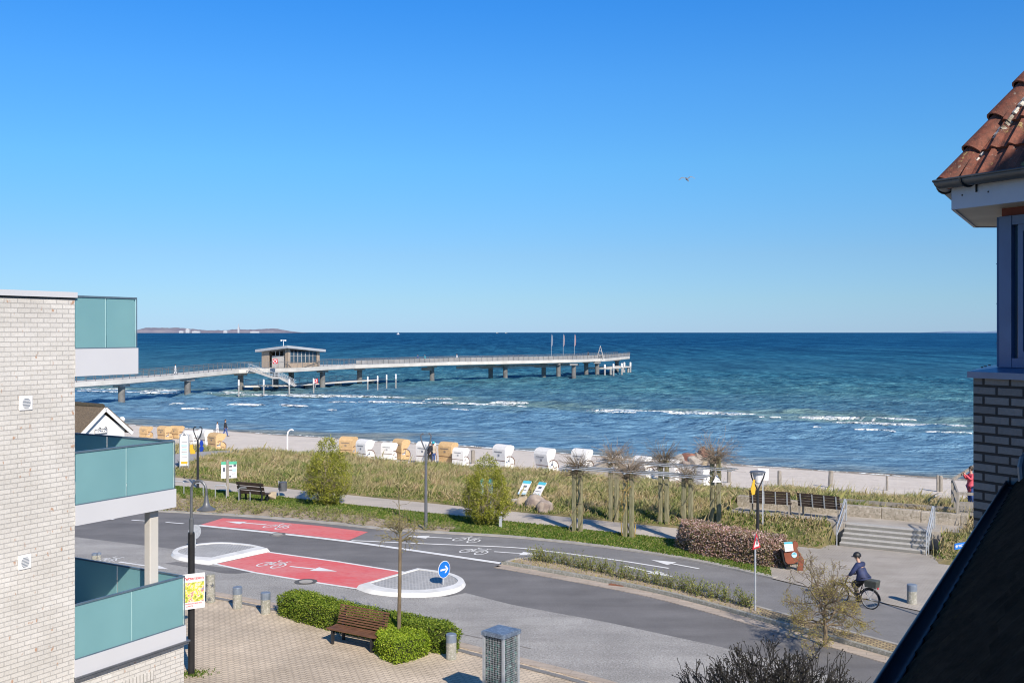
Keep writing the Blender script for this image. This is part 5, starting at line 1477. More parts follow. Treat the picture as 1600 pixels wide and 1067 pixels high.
CH = [  # px, Y, colour, rotz deg, tilt, scale, words
    (545, 82.0, 'o', -8, 0, 1, 'orange wicker beach chair partly hidden by the left round bush'),
    (571, 78.5, 'w', -28, 0, 1, 'white beach chair right beside the orange one at the left round bush'),
    (607, 79.5, 'w', -8, -8, 0.86, 'low white beach chair in front of a tilted orange one'),
    (626, 80.8, 'o', -30, -4, 1, 'orange beach chair standing behind a low white one'),
    (666, 77.5, 'w', -18, 0, 1.02, 'white beach chair behind the grey forked lamp post with people in front'),
    (701, 78.0, 'o', -20, 0, 1.02, 'orange beach chair right of the grey forked lamp post'),
    (719, 76.2, 'w', -18, -6, 0.84, 'low white beach chair in front of the right orange one'),
    (787, 75.0, 'w', -30, 0, 1.08, 'upright white beach chair behind the right round bush'),
    (856, 73.0, 'w', -32, 10, 1.08, 'tilted white beach chair leaning back, alone on the sand'),
    (910, 73.5, 'w', -25, 0, 1.05, 'white beach chair behind the first pergola column'),
    (958, 72.5, 'w', -10, -8, 0.85, 'low white beach chair between the first and second pergola columns'),
    (1008, 71.0, 'w', -35, 12, 0.95, 'white beach chair seen through the vines in the middle of the pergola'),
    (1048, 69.5, 'w', -20, 6, 0.9, 'white beach chair below the boulders behind the pergola'),
    (1096, 66.5, 'w', -35, 0, 0.8, 'small white beach chair at the right end of the pergola'),
    (258, 97.0, 'o', -20, 0, 1, 'orange beach chair nearest the middle balcony, in front'),
    (276, 99.0, 'o', -10, -4, 0.95, 'orange beach chair just left of the white information pylon'),
    (228, 99.0, 'o', -12, -4, 0.85, 'weathered orange beach chair beside the thatched hut'),
    (300, 90.0, 'w', -15, 0, 1, 'white beach chair behind the information pylon'),
    (322, 92.0, 'w', -25, 4, 1.05, 'white beach chair behind the dark lamp post'),
    (338, 85.0, 'o', -28, -4, 1.1, 'orange beach chair right of the dark lamp post with banners'),
]
protoW = protoO = None
for px, Y, c, rz, tilt, s, lab in CH:
    rz -= 17
    if px < 345: s = (s, s, 0.80 * s)
    P = PX(px, Y); a, b = toab(P); P.z = float(hgt(a, b)) - 0.03
    if c == 'w' and protoW is None: protoW = o = beach_chair(mt['wicker_white'], lab); o.location = P; o.rotation_euler = (R(tilt), 0, R(rz)); o.scale = (s,) * 3 if not isinstance(s, tuple) else s
    elif c == 'o' and protoO is None: protoO = o = beach_chair(mt['wicker_orange'], lab); o.location = P; o.rotation_euler = (R(tilt), 0, R(rz)); o.scale = (s,) * 3
    else:
        o = dup(protoW if c == 'w' else protoO, P, R(rz), lab, s); o.rotation_euler = (R(tilt), 0, R(rz))

# ---- wooden posts on the beach
def bpost(px, pyt, pyb, lab, w=0.28, lean=0.0, mat=None):
    # foot hidden in the grass: stand it on the terrain at a fixed depth
    Y = 62.0 if px < 900 else 54.0
    for _ in range(12):
        P = PX(px, Y); z = hz(P); Y = Y + 0.4 * ((F * (H - z) / (pyb - HY)) - Y)
        Y = min(max(Y, 40), 80)
    P = PX(px, Y); z = hz(P); h_ = ZY(pyt, Y) - z
    m = MB(); r = w / 2
    m.lathe([(r, -0.4), (r * 0.98, h_ * 0.5), (r * 0.92, h_ - 0.04), (r * 0.7, h_)], (0, 0, 0), 9)
    o = m.build('wooden_post', mat or mt['wood_grey']); o.location = (P.x, P.y, z); o.rotation_euler = (0, lean, 0)
    return tag(o, lab, 'post', 'wooden posts at the back of the beach')
bpost(739, 703, 722, 'wooden post standing right of the low white beach chair', 0.35)
bpost(1139, 731, 752, 'wooden beach post just right of the pergola')
bpost(1218, 735, 758, 'wooden beach post between the dark lamp and the right bench')
bpost(1297.5, 735, 760, 'wooden beach post above the right bench', 0.34, 0.05)
bpost(1386, 743, 765, 'thin wooden beach post right of the benches', 0.16)
bpost(1465, 742, 767, 'thin beach post nearest the red clad person, left of two', 0.16)
bpost(1470, 743, 767, 'thick beach post nearest the red clad person, right of two', 0.26)

# ---- boulders
def boulder(name, P, s, mat, lab, seed, grp=None):
    bm = bmesh.new(); bmesh.ops.create_icosphere(bm, subdivisions=3, radius=1.0)
    r = random.Random(seed); ax = [Vector((r.gauss(0, 1), r.gauss(0, 1), r.gauss(0, 1))).normalized() for _ in range(13)]; ds = [r.uniform(0.45, 0.85) for _ in ax]
    for v in bm.verts:
        for a_, d_ in zip(ax, ds):
            k = v.co.dot(a_)
            if k > d_: v.co -= a_ * (k - d_) * 0.9
        v.co += Vector((math.sin(v.co.y * 5 + seed), math.sin(v.co.z * 6 + seed), math.sin(v.co.x * 5))) * 0.025
        v.co = Vector((v.co.x * s[0], v.co.y * s[1], v.co.z * s[2]))
    me = bpy.data.meshes.new(name); bm.to_mesh(me); bm.free(); me.materials.append(mat)
    o = link(name, me); o.location = P; o.rotation_euler = (0, 0, seed * 1.3); smooth_by_angle(o, 30)
    return tag(o, lab, 'boulder', grp)
g_ = 'boulders at the promenade edge'
for k, (px, py, w, h_, m_, lab) in enumerate([(818, 792, 0.55, 0.42, 'boulder_beige', 'beige flat-topped boulder, leftmost of the row by the promenade'), (838, 796, 0.55, 0.50, 'boulder_pink', 'round pinkish boulder in the middle of the promenade row'), (850, 802, 0.48, 0.48, 'boulder_pink', 'pink-grey boulder nearest the pergola'), (806, 791, 0.35, 0.36, 'boulder_grey', 'small dark grey boulder behind the beige one')]):
    P = G(px, py); P.z = h_ * 0.45; boulder('boulder', P, (w * 1.15, w * 0.85, h_ * 1.1), mt[m_], lab, k + 1, g_)
P = G(425, 781); P.z = 0.2; boulder('boulder', P, (0.42, 0.32, 0.3), mt['boulder_beige'], 'small pale boulder between the dark bench and the grey waste bin', 8)
for k, (px, py, w, h_, m_, lab) in enumerate([(1062, 712, 0.8, 0.6, 'boulder_grey', 'pale boulder at the left end of the rock heap on the beach'), (1075, 708, 0.8, 0.7, 'boulder_red', 'red boulder in the rock heap, left of the dark one'), (1098, 703, 1.15, 1.0, 'boulder_red', 'large brown boulder on top of the rock heap'), (1084, 715, 0.8, 0.7, 'boulder_grey', 'white wedge boulder in front of the rock heap'), (1104, 714, 0.8, 0.6, 'boulder_beige', 'beige boulder at the right of the rock heap'), (1090, 707, 0.7, 0.7, 'boulder_pink', 'dark pink boulder in the middle of the rock heap'), (1118, 715, 0.8, 0.5, 'boulder_grey', 'grey boulder at the right end of the rock heap'), (1070, 717, 0.6, 0.4, 'boulder_pink', 'small pink boulder low in the rock heap'), (1108, 706, 0.7, 0.8, 'boulder_red', 'reddish boulder leaning on the large brown one')]):
    z = -1.75; P = G(px, py + 3, z); P.z = hz(P) + h_ * 0.4; boulder('boulder', P, (w, w * 0.8, h_), mt[m_], lab, k + 11, 'rock heap on the beach')

# ---- beach shower
P = PX(449, 84, 0); P.z = hz(P); m = MB()
hh = ZY(671, 84) - P.z
m.tube([(0, 0, -0.2), (0, 0, hh - 0.45), (0.06, 0, hh - 0.18), (0.2, 0, hh - 0.03), (0.38, 0, hh), (0.5, 0, hh - 0.08)], [0.07, 0.065, 0.06, 0.055, 0.055, 0.05], 8)
o = m.build('beach_shower', mt['white_paint']); o.location = P; tag(o, 'white hook-shaped beach shower pipe at the edge of the dune', 'shower')

# ---- lamps
def forked_lamp(P, hgt_, mat, lab, cap=False, rz=R(10)):
    t = thing('street_lamp', P, rz, lab, 'street lamp', 'forked promenade lamps')
    m = MB(); m.lathe([(0.10, 0), (0.10, 0.12), (0.075, 0.14), (0.055, hgt_ - 0.75)], (0, 0, 0), 12); m.build('pole', mat, t)
    m = MB()
    for s in (-1, 1):
        if cap: pts = [(0, 0, hgt_ - 0.78), (s * 0.12, 0, hgt_ - 0.55), (s * 0.26, 0, hgt_ - 0.25), (s * 0.30, 0, hgt_ - 0.08), (s * 0.22, 0, hgt_ - 0.02)]
        else: pts = [(0, 0, hgt_ - 0.78), (s * 0.10, 0, hgt_ - 0.58), (s * 0.20, 0, hgt_ - 0.32), (s * 0.235, 0, hgt_ - 0.1), (s * 0.16, 0, hgt_ + 0.0), (s * 0.09, 0, hgt_ - 0.03)]
        m.tube(pts, 0.03, 7)
    m.build('fork', mat, t)
    if cap:
        m = MB(); m.lathe([(0.26, hgt_ - 0.06), (0.34, hgt_ - 0.05), (0.30, hgt_ + 0.0), (0.05, hgt_ + 0.04)], (0, 0, 0), 16); m.build('cap', mt['pole_grey'], t)
        m = MB(); m.lathe([(0.05, hgt_ - 0.52), (0.11, hgt_ - 0.46), (0.22, hgt_ - 0.10), (0.22, hgt_ - 0.065)], (0, 0, 0), 16); m.build('lamp_glass', M_('opal', (0.8, 0.8, 0.8), (0.72, 0.74, 0.76), 3, 0.3), t)
    else:
        m = MB(); m.lathe([(0.03, hgt_ - 0.62), (0.035, hgt_ - 0.5), (0.02, hgt_ - 0.45)], (0, 0, 0), 10); m.build('lamp_head', mt['galv'], t)
    return t
P = G(665.5, 828); forked_lamp(P, (828 - 677) / (828 - HY) * H, mt['pole_grey'], 'tall grey lamp post with heart-shaped fork on the lawn between the two round bushes')
P = G(309, 764); l2 = forked_lamp(P, 3.5, mt['dark_metal'], 'black forked lamp post with a yellow and a blue banner left on the lawn')
Y = 42.3; P = PX(1184, Y, 0.0); l3 = forked_lamp(P, ZY(736, Y), mt['dark_metal'], 'black lamp post with a lit-through glass cone and flat cap behind the pink hedge', True)
def banner(P, pts, mat, lab, name, rz=0.0):
    m = MB(); m.prism([(x, -0.02, z) for x, z in pts], (0, 0.04, 0)); o = m.build(name, mat); o.location = P; o.rotation_euler = (0, 0, rz); bevel(o, 0.008)
    return tag(o, lab, 'banner', 'shaped banners on the lamp posts')
Y2 = G(309, 764).y
banner(PX(300.5, Y2, ZY(701, Y2)), [(-0.13, 0.22), (0.02, 0.24), (0.05, 0.0), (0.16, -0.14), (0.17, -0.28), (-0.1, -0.30), (-0.15, -0.05)], mt['yellow'], 'small yellow seahorse-like banner left on the black forked lamp post', 'lamp_banner', 0.1)
o = banner(PX(315, Y2, ZY(697, Y2)), [(-0.05, 0.36), (0.06, 0.30), (0.11, 0.12), (0.05, 0.02), (0.13, -0.12), (0.06, -0.28), (-0.09, -0.32), (-0.13, -0.1), (-0.06, 0.0), (-0.12, 0.16)], mt['blue_deep'], 'small blue seahorse-like banner right on the black forked lamp post', 'lamp_banner')
banner(PX(1177, Y - .1, ZY(760, Y)), [(0.0, 0.32), (0.08, 0.28), (0.05, 0.1), (0.1, -0.05), (0.06, -0.3), (-0.06, -0.34), (-0.11, -0.12), (-0.07, 0.06)], mt['yellow'], 'yellow seahorse-like banner on the black lamp post with the flat cap', 'lamp_banner')
m = MB(); m.prism([(-0.24, 0, -0.22), (0.24, 0, -0.26), (0.26, 0, 0.24), (-0.22, 0, 0.26)], (0, 0.02, 0)); o = m.build('notice_board', mt['white_paint']); o.location = PX(1192, 44.0, ZY(741, 44.0)); tag(o, 'small white board behind the cone of the black lamp post with flat cap', 'board')
m = MB(); m.bar((0, 0, -2.4), (0, 0, -0.2), 0.05, 0.05); mp_ = m.build('pole', mt['galv'], o); mp_.location = (0, 0.03, 0)

# the curved lamp by the balconies
P = G(299, 1053); t = thing('street_lamp', P, R(-14), 'tall black and grey street lamp with curved arm and bell shade beside the balconies', 'street lamp')
m = MB(); m.lathe([(0.085, 0), (0.085, 3.62), (0.075, 3.66)], (0, 0, 0), 14); m.build('pole', mt['black'], t)
m = MB(); m.lathe([(0.055, 3.60), (0.06, 4.0), (0.045, 4.02)], (0, 0, 0), 12)
m.tube([(0, 0, 3.95), (0, 0, 4.55)] + [(0.215 - 0.215 * math.cos(a), 0, 4.72 + 0.27 * math.sin(a)) for a in [PI * k / 10 for k in range(11)]] + [(0.43, 0, 4.62)], 0.034, 9)
m.build('arm', mt['pole_grey'], t)
m = MB(); m.lathe([(0.035, 4.62), (0.05, 4.56), (0.065, 4.45), (0.09, 4.36), (0.15, 4.31), (0.235, 4.26), (0.23, 4.245), (0.05, 4.28)], (0.43, 0, 0), 20); sh = m.build('lamp_shade', mt['pole_grey'], t); smooth_by_angle(sh, 50)
# poster on the lamp pole
Yp = P.y - 0.12
ps = thing('poster', PX(302.5, Yp, ZY(923, Yp)), R(30), 'white event poster with red lettering and a yellow-green picture tied to the black lamp pole', 'poster')
m = MB(); m.box((0, 0, 0), (0.56, 0.012, 0.90)); m.build('board', mt['white_paint'], ps)
def poster_picture():
    m_, nt, b = new_mat('poster_picture'); v = coords(nt)
    c = ramp(nt, noise(nt, v, 7.0, 4, 0.7), [(0.36, (0.10, 0.22, 0.03)), (0.44, (0.45, 0.50, 0.08)), (0.50, (0.75, 0.60, 0.05)), (0.55, (0.72, 0.70, 0.62)), (0.60, (0.55, 0.14, 0.05)), (0.66, (0.25, 0.35, 0.45))])
    nt.links.new(c, b.inputs['Base Color']); return m_
m = MB(); m.box((0, -0.008, -0.02), (0.53, 0.004, 0.50)); m.build('picture', poster_picture(), ps)
text_mesh('Pettersson', 0.118, mt['sign_red'], 'title_lettering', ps, Matrix.Translation((0, -0.008, 0.33)) @ FACE)
text_mesh('FREILICHTBÜHNE', 0.052, mt['sign_red'], 'lettering', ps, Matrix.Translation((0.0, -0.008, -0.315)) @ FACE)
text_mesh('LÜBECK', 0.052, mt['sign_red'], 'lettering', ps, Matrix.Translation((-0.1, -0.008, -0.375)) @ FACE)

# ---- bollards
def bollard(P, r, h_, lab, stars=False):
    t = thing('bollard', P, random.uniform(0, 3), lab, 'bollard', 'concrete bollards')
    if not stars:
        m = MB(); m.lathe([(r, -0.05), (r, h_ * 0.66), (r * 0.97, h_ * 0.68)], (0, 0, 0), 20); c = m.build('column', mt['concrete'], t)
        m = MB(); m.lathe([(r * 1.02, h_ * 0.68), (r * 1.02, h_ * 0.97), (r * 0.9, h_), (r * 0.4, h_ + 0.015)], (0, 0, 0), 20); m.build('cap', M_('cap_steel', (0.24, 0.29, 0.36), (0.19, 0.23, 0.29), 8, 0.45, metal=0.3) if 'cap_steel' not in bpy.data.materials else bpy.data.materials['cap_steel'], t)
    else:
        m = MB(); m.lathe([(r, -0.05), (r, h_ - 0.02), (r * 0.95, h_)], (0, 0, 0), 20); m.build('column', mt['concrete'], t)
        t.rotation_euler = (0, 0, 0)
        for a0, z in ((-2.3, h_ * 0.62), (-0.9, h_ * 0.62), (-1.55, h_ * 0.14), (0.3, h_ * 0.2), (-2.9, h_ * 0.2)):
            m = MB(); vs = []
            for k in range(10):
                q = 0.085 if k % 2 == 0 else 0.034; an = PI / 2 + k * PI / 5
                aa = a0 + q * math.cos(an) / r
                vs.append(((r + 0.006) * math.cos(aa), (r + 0.006) * math.sin(aa), z + q * math.sin(an)))
            vs.append(((r + 0.008) * math.cos(a0), (r + 0.008) * math.sin(a0), z))
            m.add(vs, [(k, (k + 1) % 10, 10) for k in range(10)]); m.build('star', mt['pole_grey'], t)
    return t
def bol(px, pyb, pyt, w, lab, stars=False):
    P = G(px, pyb); s = P.y / F
    bollard(P, w * s / 2, (pyb - pyt) / (pyb - HY) * H * 0.985, lab, stars)
bol(329, 940, 896, 14, 'tall concrete bollard with dark stars, nearest the poster', True)
bol(371, 950, 916, 14.5, 'concrete bollard with steel cap, left one on the near plaza')
bol(415, 958, 924.5, 15, 'concrete bollard with steel cap just left of the long hedge')
bol(705, 1029, 989, 16.5, 'concrete bollard with steel cap at the right end of the long hedge')
bol(1425, 943.5, 912, 15, 'concrete bollard with steel cap on the far plaza behind the cyclist')
bol(148, 873, 864, 9, 'concrete bollard seen over the lower balcony, left one')
bol(155, 873.5, 863, 6, 'slim concrete bollard seen over the lower balcony, right one')
P = G(782, 824); m = MB(); m.bb((-0.07, -0.07, 0), (0.07, 0.07, 0.43)); m.bb((-0.075, -0.075, 0.43), (0.075, 0.075, 0.5)); o = m.build('marker_post', mt['galv']); o.location = P; tag(o, 'short square grey light post on the lawn beside the right round bush', 'light post'); bevel(o, .01)

# ---- cage column filled with glass
P = G(783, 1113); Yc = P.y
t = thing('cage_column', P, R(53), 'square steel mesh column filled with green glass in the foreground of the plaza', 'column')
S2 = 0.56; Hc = ZY(989, Yc)
for x in (-1, 1):
    for y in (-1, 1): m = MB(); m.box((x * S2 / 2, y * S2 / 2, Hc / 2), (0.055, 0.055, Hc)); m.build('corner_post', mt['galv'], t)
m = MB()
for s in (-1, 1):
    for k in range(11):
        x = -S2 / 2 + 0.05 + k * (S2 - 0.1) / 10
        m.box((x, s * (S2 / 2 + 0.005), Hc / 2), (0.006, 0.006, Hc - 0.02)); m.box((s * (S2 / 2 + 0.005), x, Hc / 2), (0.006, 0.006, Hc - 0.02))
    for k in range(int(Hc / 0.05)):
        z = 0.03 + k * 0.05
        m.box((0, s * (S2 / 2 + 0.011), z), (S2 - 0.05, 0.006, 0.006)); m.box((s * (S2 / 2 + 0.011), 0, z), (0.006, S2 - 0.05, 0.006))
m.build('mesh_panel', mt['galv'], t)
m = MB(); m.box((0, 0, Hc + 0.03), (S2 + 0.11, S2 + 0.11, 0.09)); m.box((0, 0, Hc + 0.081), (S2 + 0.05, S2 + 0.05, 0.012)); c = m.build('lid', M_('lid', (0.20, 0.26, 0.34), (0.13, 0.17, 0.24), 6, 0.4, metal=0.3, speck=((0.32, 0.40, 0.5), 20, (0.10, 0.13, 0.18))), t); bevel(c, 0.008)
n = 2600
X = rng.uniform(-S2 / 2 + .03, S2 / 2 - .03, n); Y_ = rng.uniform(-S2 / 2 + .03, S2 / 2 - .03, n); Z = rng.uniform(0.02, Hc - 0.05, n)
sd = rng.integers(0, 4, n); e_ = S2 / 2 - 0.035
X = np.where(sd == 0, e_, np.where(sd == 1, -e_, X)); Y_ = np.where(sd == 2, e_, np.where(sd == 3, -e_, Y_))
o = leaf_mesh('glass_chunks', np.stack([X, Y_, Z], 1), 0.07, leafmat('glass_shards', [(0, (0.005, 0.02, 0.03)), (0.4, (0.01, 0.07, 0.075)), (0.75, (0.03, 0.18, 0.16)), (0.93, (0.10, 0.38, 0.33)), (1, (0.6, 0.8, 0.78))], rough=0.15, trans=0.0), t, 0.9)
o['kind'] = 'stuff'
m = MB(); m.box((0, 0, Hc / 2), (S2 - 0.13, S2 - 0.13, Hc - 0.05)); m.build('core', mt['black'], t)

# ---- signs
def disc_sign(P, rz, z, r, lab, face=True):
    t = thing('traffic_sign', P, rz, lab, 'traffic sign')
    m = MB(); m.lathe([(0.03, 0), (0.03, z + (0.0 if face else 0.1))], (0, 0, 0), 10); m.build('pole', mt['galv'], t)
    m = MB()
    ring = [(r * math.cos(2 * PI * k / 32), -0.045, z + r * math.sin(2 * PI * k / 32)) for k in range(32)]
    m.prism(ring, (0, 0.012, 0)); d = m.build('sign_plate', mt['galv'], t)
    if face:
        m = MB(); m.prism([(v[0] * 0.985, -0.048, z + (v[2] - z) * 0.985) for v in ring], (0, 0.003, 0)); m.build('rim', mt['white_paint'], d)
        m = MB(); m.prism([(v[0] * 0.93, -0.051, z + (v[2] - z) * 0.93) for v in ring], (0, 0.003, 0)); m.build('blue_face', mt['blue_sign'], d)
        m = MB()
        def q(pts): m.prism([(x * r, -0.054, z + y * r) for x, y in pts], (0, 0.003, 0))
        q([(-0.62, -0.10), (0.22, -0.10), (0.22, 0.10), (-0.62, 0.10)])
        q([(0.06, 0.42), (0.28, 0.42), (0.66, 0.0), (0.28, -0.42), (0.06, -0.42), (0.40, 0.0)])
        m.build('arrow', mt['white_paint'], d)
    return t
P = G(692.5, 917.5); P.z = 0.1
disc_sign(P, R(50), ZY(889, P.y) - 0.1, 0.30, 'round blue sign with a white arrow to the right on the right traffic island')
P = G(305, 858); P.z = 0.1
disc_sign(P, R(-128), ZY(831, P.y) - 0.1, 0.30, 'round traffic sign seen from behind on the left island, half behind the lamp pole', True)
P = G(1180, 955.5); P.z = 0.05; t = thing('warning_sign', P, R(50), 'triangular warning sign with red border on a steel pole at the planted median', 'traffic sign')
zt1 = ZY(833, P.y) - 0.05; zt0 = ZY(856, P.y) - 0.05; zc = (zt0 * 2 + zt1) / 3
m = MB(); m.lathe([(0.03, 0), (0.03, zt1 - 0.06)], (0, 0, 0), 10); m.build('pole', mt['galv'], t)
def tri(s, y, th, mat, name, par):
    c = zc; hh = zt1 - zt0; w = hh * 0.58
    m = MB(); pts = []
    for x, z in ((-w, zt0), (w, zt0), (0, zt1)):
        pts.append((x * s, y, c + (z - c) * s))
    m.prism(pts, (0, th, 0)); return m.build(name, mat, par)
sp_ = tri(1.0, -0.05, 0.015, mt['sign_red'], 'sign_plate', t); tri(0.66, -0.054, 0.004, mt['white_paint'], 'white_field', sp_)
m = MB()
for cx_, s in ((-0.035, 1.0), (0.045, 0.8)):
    z0 = zt0 + 0.11; yy = -0.058
    m.prism([(cx_ + x * s, yy, z0 + z * s) for x, z in ((-0.03, 0), (-0.012, 0), (0.0, 0.08), (0.03, 0.0), (0.05, 0.0), (0.018, 0.10), (0.015, 0.17), (0.05, 0.13), (0.055, 0.145), (0.012, 0.20), (-0.012, 0.20), (-0.045, 0.14), (-0.035, 0.13), (-0.012, 0.16))], (0, 0.003, 0))
    m.prism([(cx_ + s * 0.022 * math.cos(a), yy, z0 + s * (0.225 + 0.022 * math.sin(a))) for a in [2 * PI * k / 10 for k in range(10)]], (0, 0.003, 0))
m.build('pictogram', mt['black'], sp_)
# blue WC sign, its post hidden by the roof
Yw = 30.0; P = PX(1519, Yw, 0); t = thing('direction_sign', P, R(30), 'blue direction sign pointing left reading WC 150 m beside the gutter of the dark roof', 'sign')
zc_ = ZY(849, Yw); dxs = -0.56
m = MB(); m.lathe([(0.035, 0), (0.035, zc_ + 0.35)], (0, 0, 0), 10); m.build('pole', mt['galv'], t)
Mx = Matrix.Translation((dxs, -0.02, zc_)) 
m = MB(); m.box((0.05, 0, 0), (0.62, 0.02, 0.17)); m.xf(Mx); bd = m.build('board', mt['blue_sign'], t)
text_mesh('H WC 150 m', 0.105, mt['white_paint'], 'lettering', bd, Mx @ Matrix.Translation((0.085, -0.013, 0)) @ FACE)
m = MB(); m.prism([(-0.24, -0.014, 0), (-0.17, -0.014, 0.05), (-0.17, -0.014, -0.05)], (0, 0.003, 0)); m.xf(Mx); m.build('arrow', mt['white_paint'], bd)

# ---- information boards
P = G(288, 738); t = thing('information_pylon', P, R(10), 'tall white round-topped information pylon left on the promenade', 'pylon')
s = P.y / F; w = 13 * s / 2; h_ = ZY(676, P.y)
m = MB(); arc = [(w * math.cos(a), 0, h_ - w * 1.3 + w * 1.3 * math.sin(a)) for a in [PI * k / 12 for k in range(13)]]
m.tube([(w, 0, 0)] + arc + [(-w, 0, 0)], 0.045, 6); m.build('frame', mt['galv'], t)
m = MB(); m.prism([(x * 0.9, -0.03, z * 1 - 0.03) for x, _, z in arc] + [(-w * .9, -0.03, 0.42), (w * .9, -0.03, 0.42)], (0, 0.06, 0)); pn = m.build('panel', mt['white_paint'], t)
m = MB(); m.bb((-w * .9, -0.03, 0.18), (w * .9, 0.03, 0.41)); m.prism([(x * 0.6, -0.036, z - 0.06) for x, _, z in arc[3:10]], (0, 0.004, 0))
for z in (0.95, 1.3, 1.62, 1.9): m.box((0, -0.034, z), (w * 1.3, 0.004, 0.03))
m.build('dark_bands', mt['ink'], pn)
m = MB(); m.box((0, -0.034, 0.62), (w * 1.5, 0.004, 0.16)); m.build('yellow_band', mt['yellow'], pn)
m = MB(); m.box((0, -0.034, 1.72), (w * 1.5, 0.004, 0.14)); m.box((0, -0.034, 1.15), (w * 1.3, 0.004, 0.1)); m.box((0, -0.034, 1.45), (w * 1.2, 0.004, 0.14)); m.build('text_blocks', mt['pale_blue'], pn)
P = G(356, 776); t = thing('information_board', P, R(20), 'white information board with green head on a wooden post behind the bike racks', 'board')
s = P.y / F; zt_ = ZY(721, P.y); zb_ = ZY(747, P.y)
m = MB(); m.bar((-0.02, -0.06, 0), (-0.02, -0.06, zt_ + 0.1), 0.14, 0.1); m.build('post', mt['wood_grey'], t)
m = MB(); m.bb((-0.34, 0.0, zb_), (0.46, 0.03, zt_ - 0.16)); bd = m.build('panel', mt['white_paint'], t)
m = MB(); m.bb((-0.34, 0.0, zt_ - 0.158), (0.46, 0.03, zt_)); m.build('green_head', mt['green_board'], bd)
m = MB()
for x, z, w_, hh in ((0.14, 0.68, 0.16, 0.1), (0.36, 0.72, 0.14, 0.12), (0.14, 0.45, 0.2, 0.04), (0.3, 0.25, 0.2, 0.03), (-0.2, 0.5, 0.12, 0.22), (0.12, 0.1, 0.1, 0.08)): m.box((x, -0.004, zb_ + z * (zt_ - zb_) / 0.95), (w_, 0.005, hh))
m.build('pictures', mt['ink'], bd)
m = MB(); m.box((0.33, -0.004, zb_ + .42), (0.2, 0.005, 0.18)); m.build('map', mt['pale_blue'], bd)
def lectern(px, pyb, pyt, lab, rz):
    P = G(px, pyb, 0.1); P.z = 0.08; t = thing('information_lectern', P, rz, lab, 'lectern', 'slanted information lecterns')
    zt_ = ZY(pyt, P.y) - P.z
    m = MB(); m.prism([(-0.06, -0.05, -0.1), (0.06, -0.05, -0.1), (0.05, 0.05, zt_ - 0.3), (-0.05, 0.05, zt_ - 0.3)], (0, 0.12, 0)); m.build('stand', mt['white_paint'], t)
    M2 = Matrix.Translation((0, 0.05, zt_ - 0.3)) @ Matrix.Rotation(R(48), 4, 'X')
    m = MB(); m.box((0, 0, 0), (0.5, 0.85, 0.03)); m.xf(M2); pn = m.build('panel', mt['white_paint'], t)
    m = MB(); m.box((0, 0.34, 0.018), (0.5, 0.17, 0.006)); m.xf(M2); m.build('head', mt['cyan_board'], pn)
    m = MB(); m.box((0, 0.08, 0.018), (0.2, 0.12, 0.005)); m.box((0, -0.15, 0.018), (0.36, 0.03, 0.005)); m.xf(M2); m.build('picture', mt['ink'], pn)
    m = MB(); m.box((0, -0.36, 0.018), (0.5, 0.1, 0.006)); m.xf(M2); m.build('foot_band', mt['pale_blue'], pn)
lectern(819, 782, 753, 'slanted white lectern with turquoise head, left one above the boulders', R(-35))
lectern(842, 783, 755, 'slanted white lectern with turquoise head, right one above the boulders', R(-42))
P = G(759, 821, 0.0) + Vector((0, 0.4, 0)); t = thing('beach_notice', P, R(4), 'pale blue two-panel notice standing in the twigs of the right round bush', 'board')
zt_ = ZY(746, P.y) - .05; zb_ = ZY(771, P.y) - .05
for x in (-0.22, 0.22):
    m = MB(); m.bb((x - 0.10, 0, zb_), (x + 0.10, 0.03, zt_)); pn = m.build('panel', mt['pale_blue'], t)
    m = MB(); m.bb((x - 0.10, -0.006, zt_ - 0.2), (x + 0.10, 0, zt_)); m.build('head', mt['cyan_board'], pn)
    m = MB(); m.bar((x, 0.05, 0), (x, 0.05, zt_), 0.06, 0.06); m.build('post', mt['galv'], t)

# ---- bin and bike racks
P = G(441, 776); t = thing('waste_bin', P, 0, 'round grey waste bin on a post beside the promenade', 'waste bin')
m = MB(); m.lathe([(0.2, 0.32), (0.21, 0.75), (0.215, 0.80), (0.12, 0.82)], (0.04, 0, 0), 16); m.build('bin_body', mt['pole_grey'], t)
m = MB(); m.bar((-0.18, 0, 0), (-0.18, 0, 0.85), 0.05, 0.05); m.build('post', mt['galv'], t)
m = MB(); m.box((-0.1, -0.17, 0.62), (0.12, 0.03, 0.22)); m.build('ash_box', mt['black'], t)
rk = None
for k, (px, py, lab) in enumerate([(279, 773.5, 'pale steel bike rack hoop at the corner of the middle balcony'), (309, 776, 'pale steel bike rack hoop left of the board with green head'), (345, 780, 'pale steel bike rack hoop in front of the board with green head'), (382, 784, 'pale steel bike rack hoop in front of the dark promenade bench')]):
    P = G(px, py); P.z = 0.02
    if rk is None:
        m = MB(); m.tube([(-0.3, 0, -0.05), (-0.3, 0, 0.62)] + [(-0.2 - 0.1 * math.cos(a), 0, 0.62 + 0.1 * math.sin(a)) for a in [PI / 2 * q / 4 for q in range(1, 5)]] + [(0.2 + 0.1 * math.sin(a), 0, 0.62 + 0.1 * math.cos(a)) for a in [PI / 2 * q / 4 for q in range(5)]] + [(0.3, 0, -0.05)], 0.024, 8)
        rk = m.build('bike_rack', mt['galv']); rk.location = P; rk.rotation_euler = (0, 0, R(-6)); tag(rk, lab, 'bike rack', 'bike rack hoops on the lawn')
    else:
        o = rk.copy(); COL.objects.link(o); o.location = P; o['label'] = lab

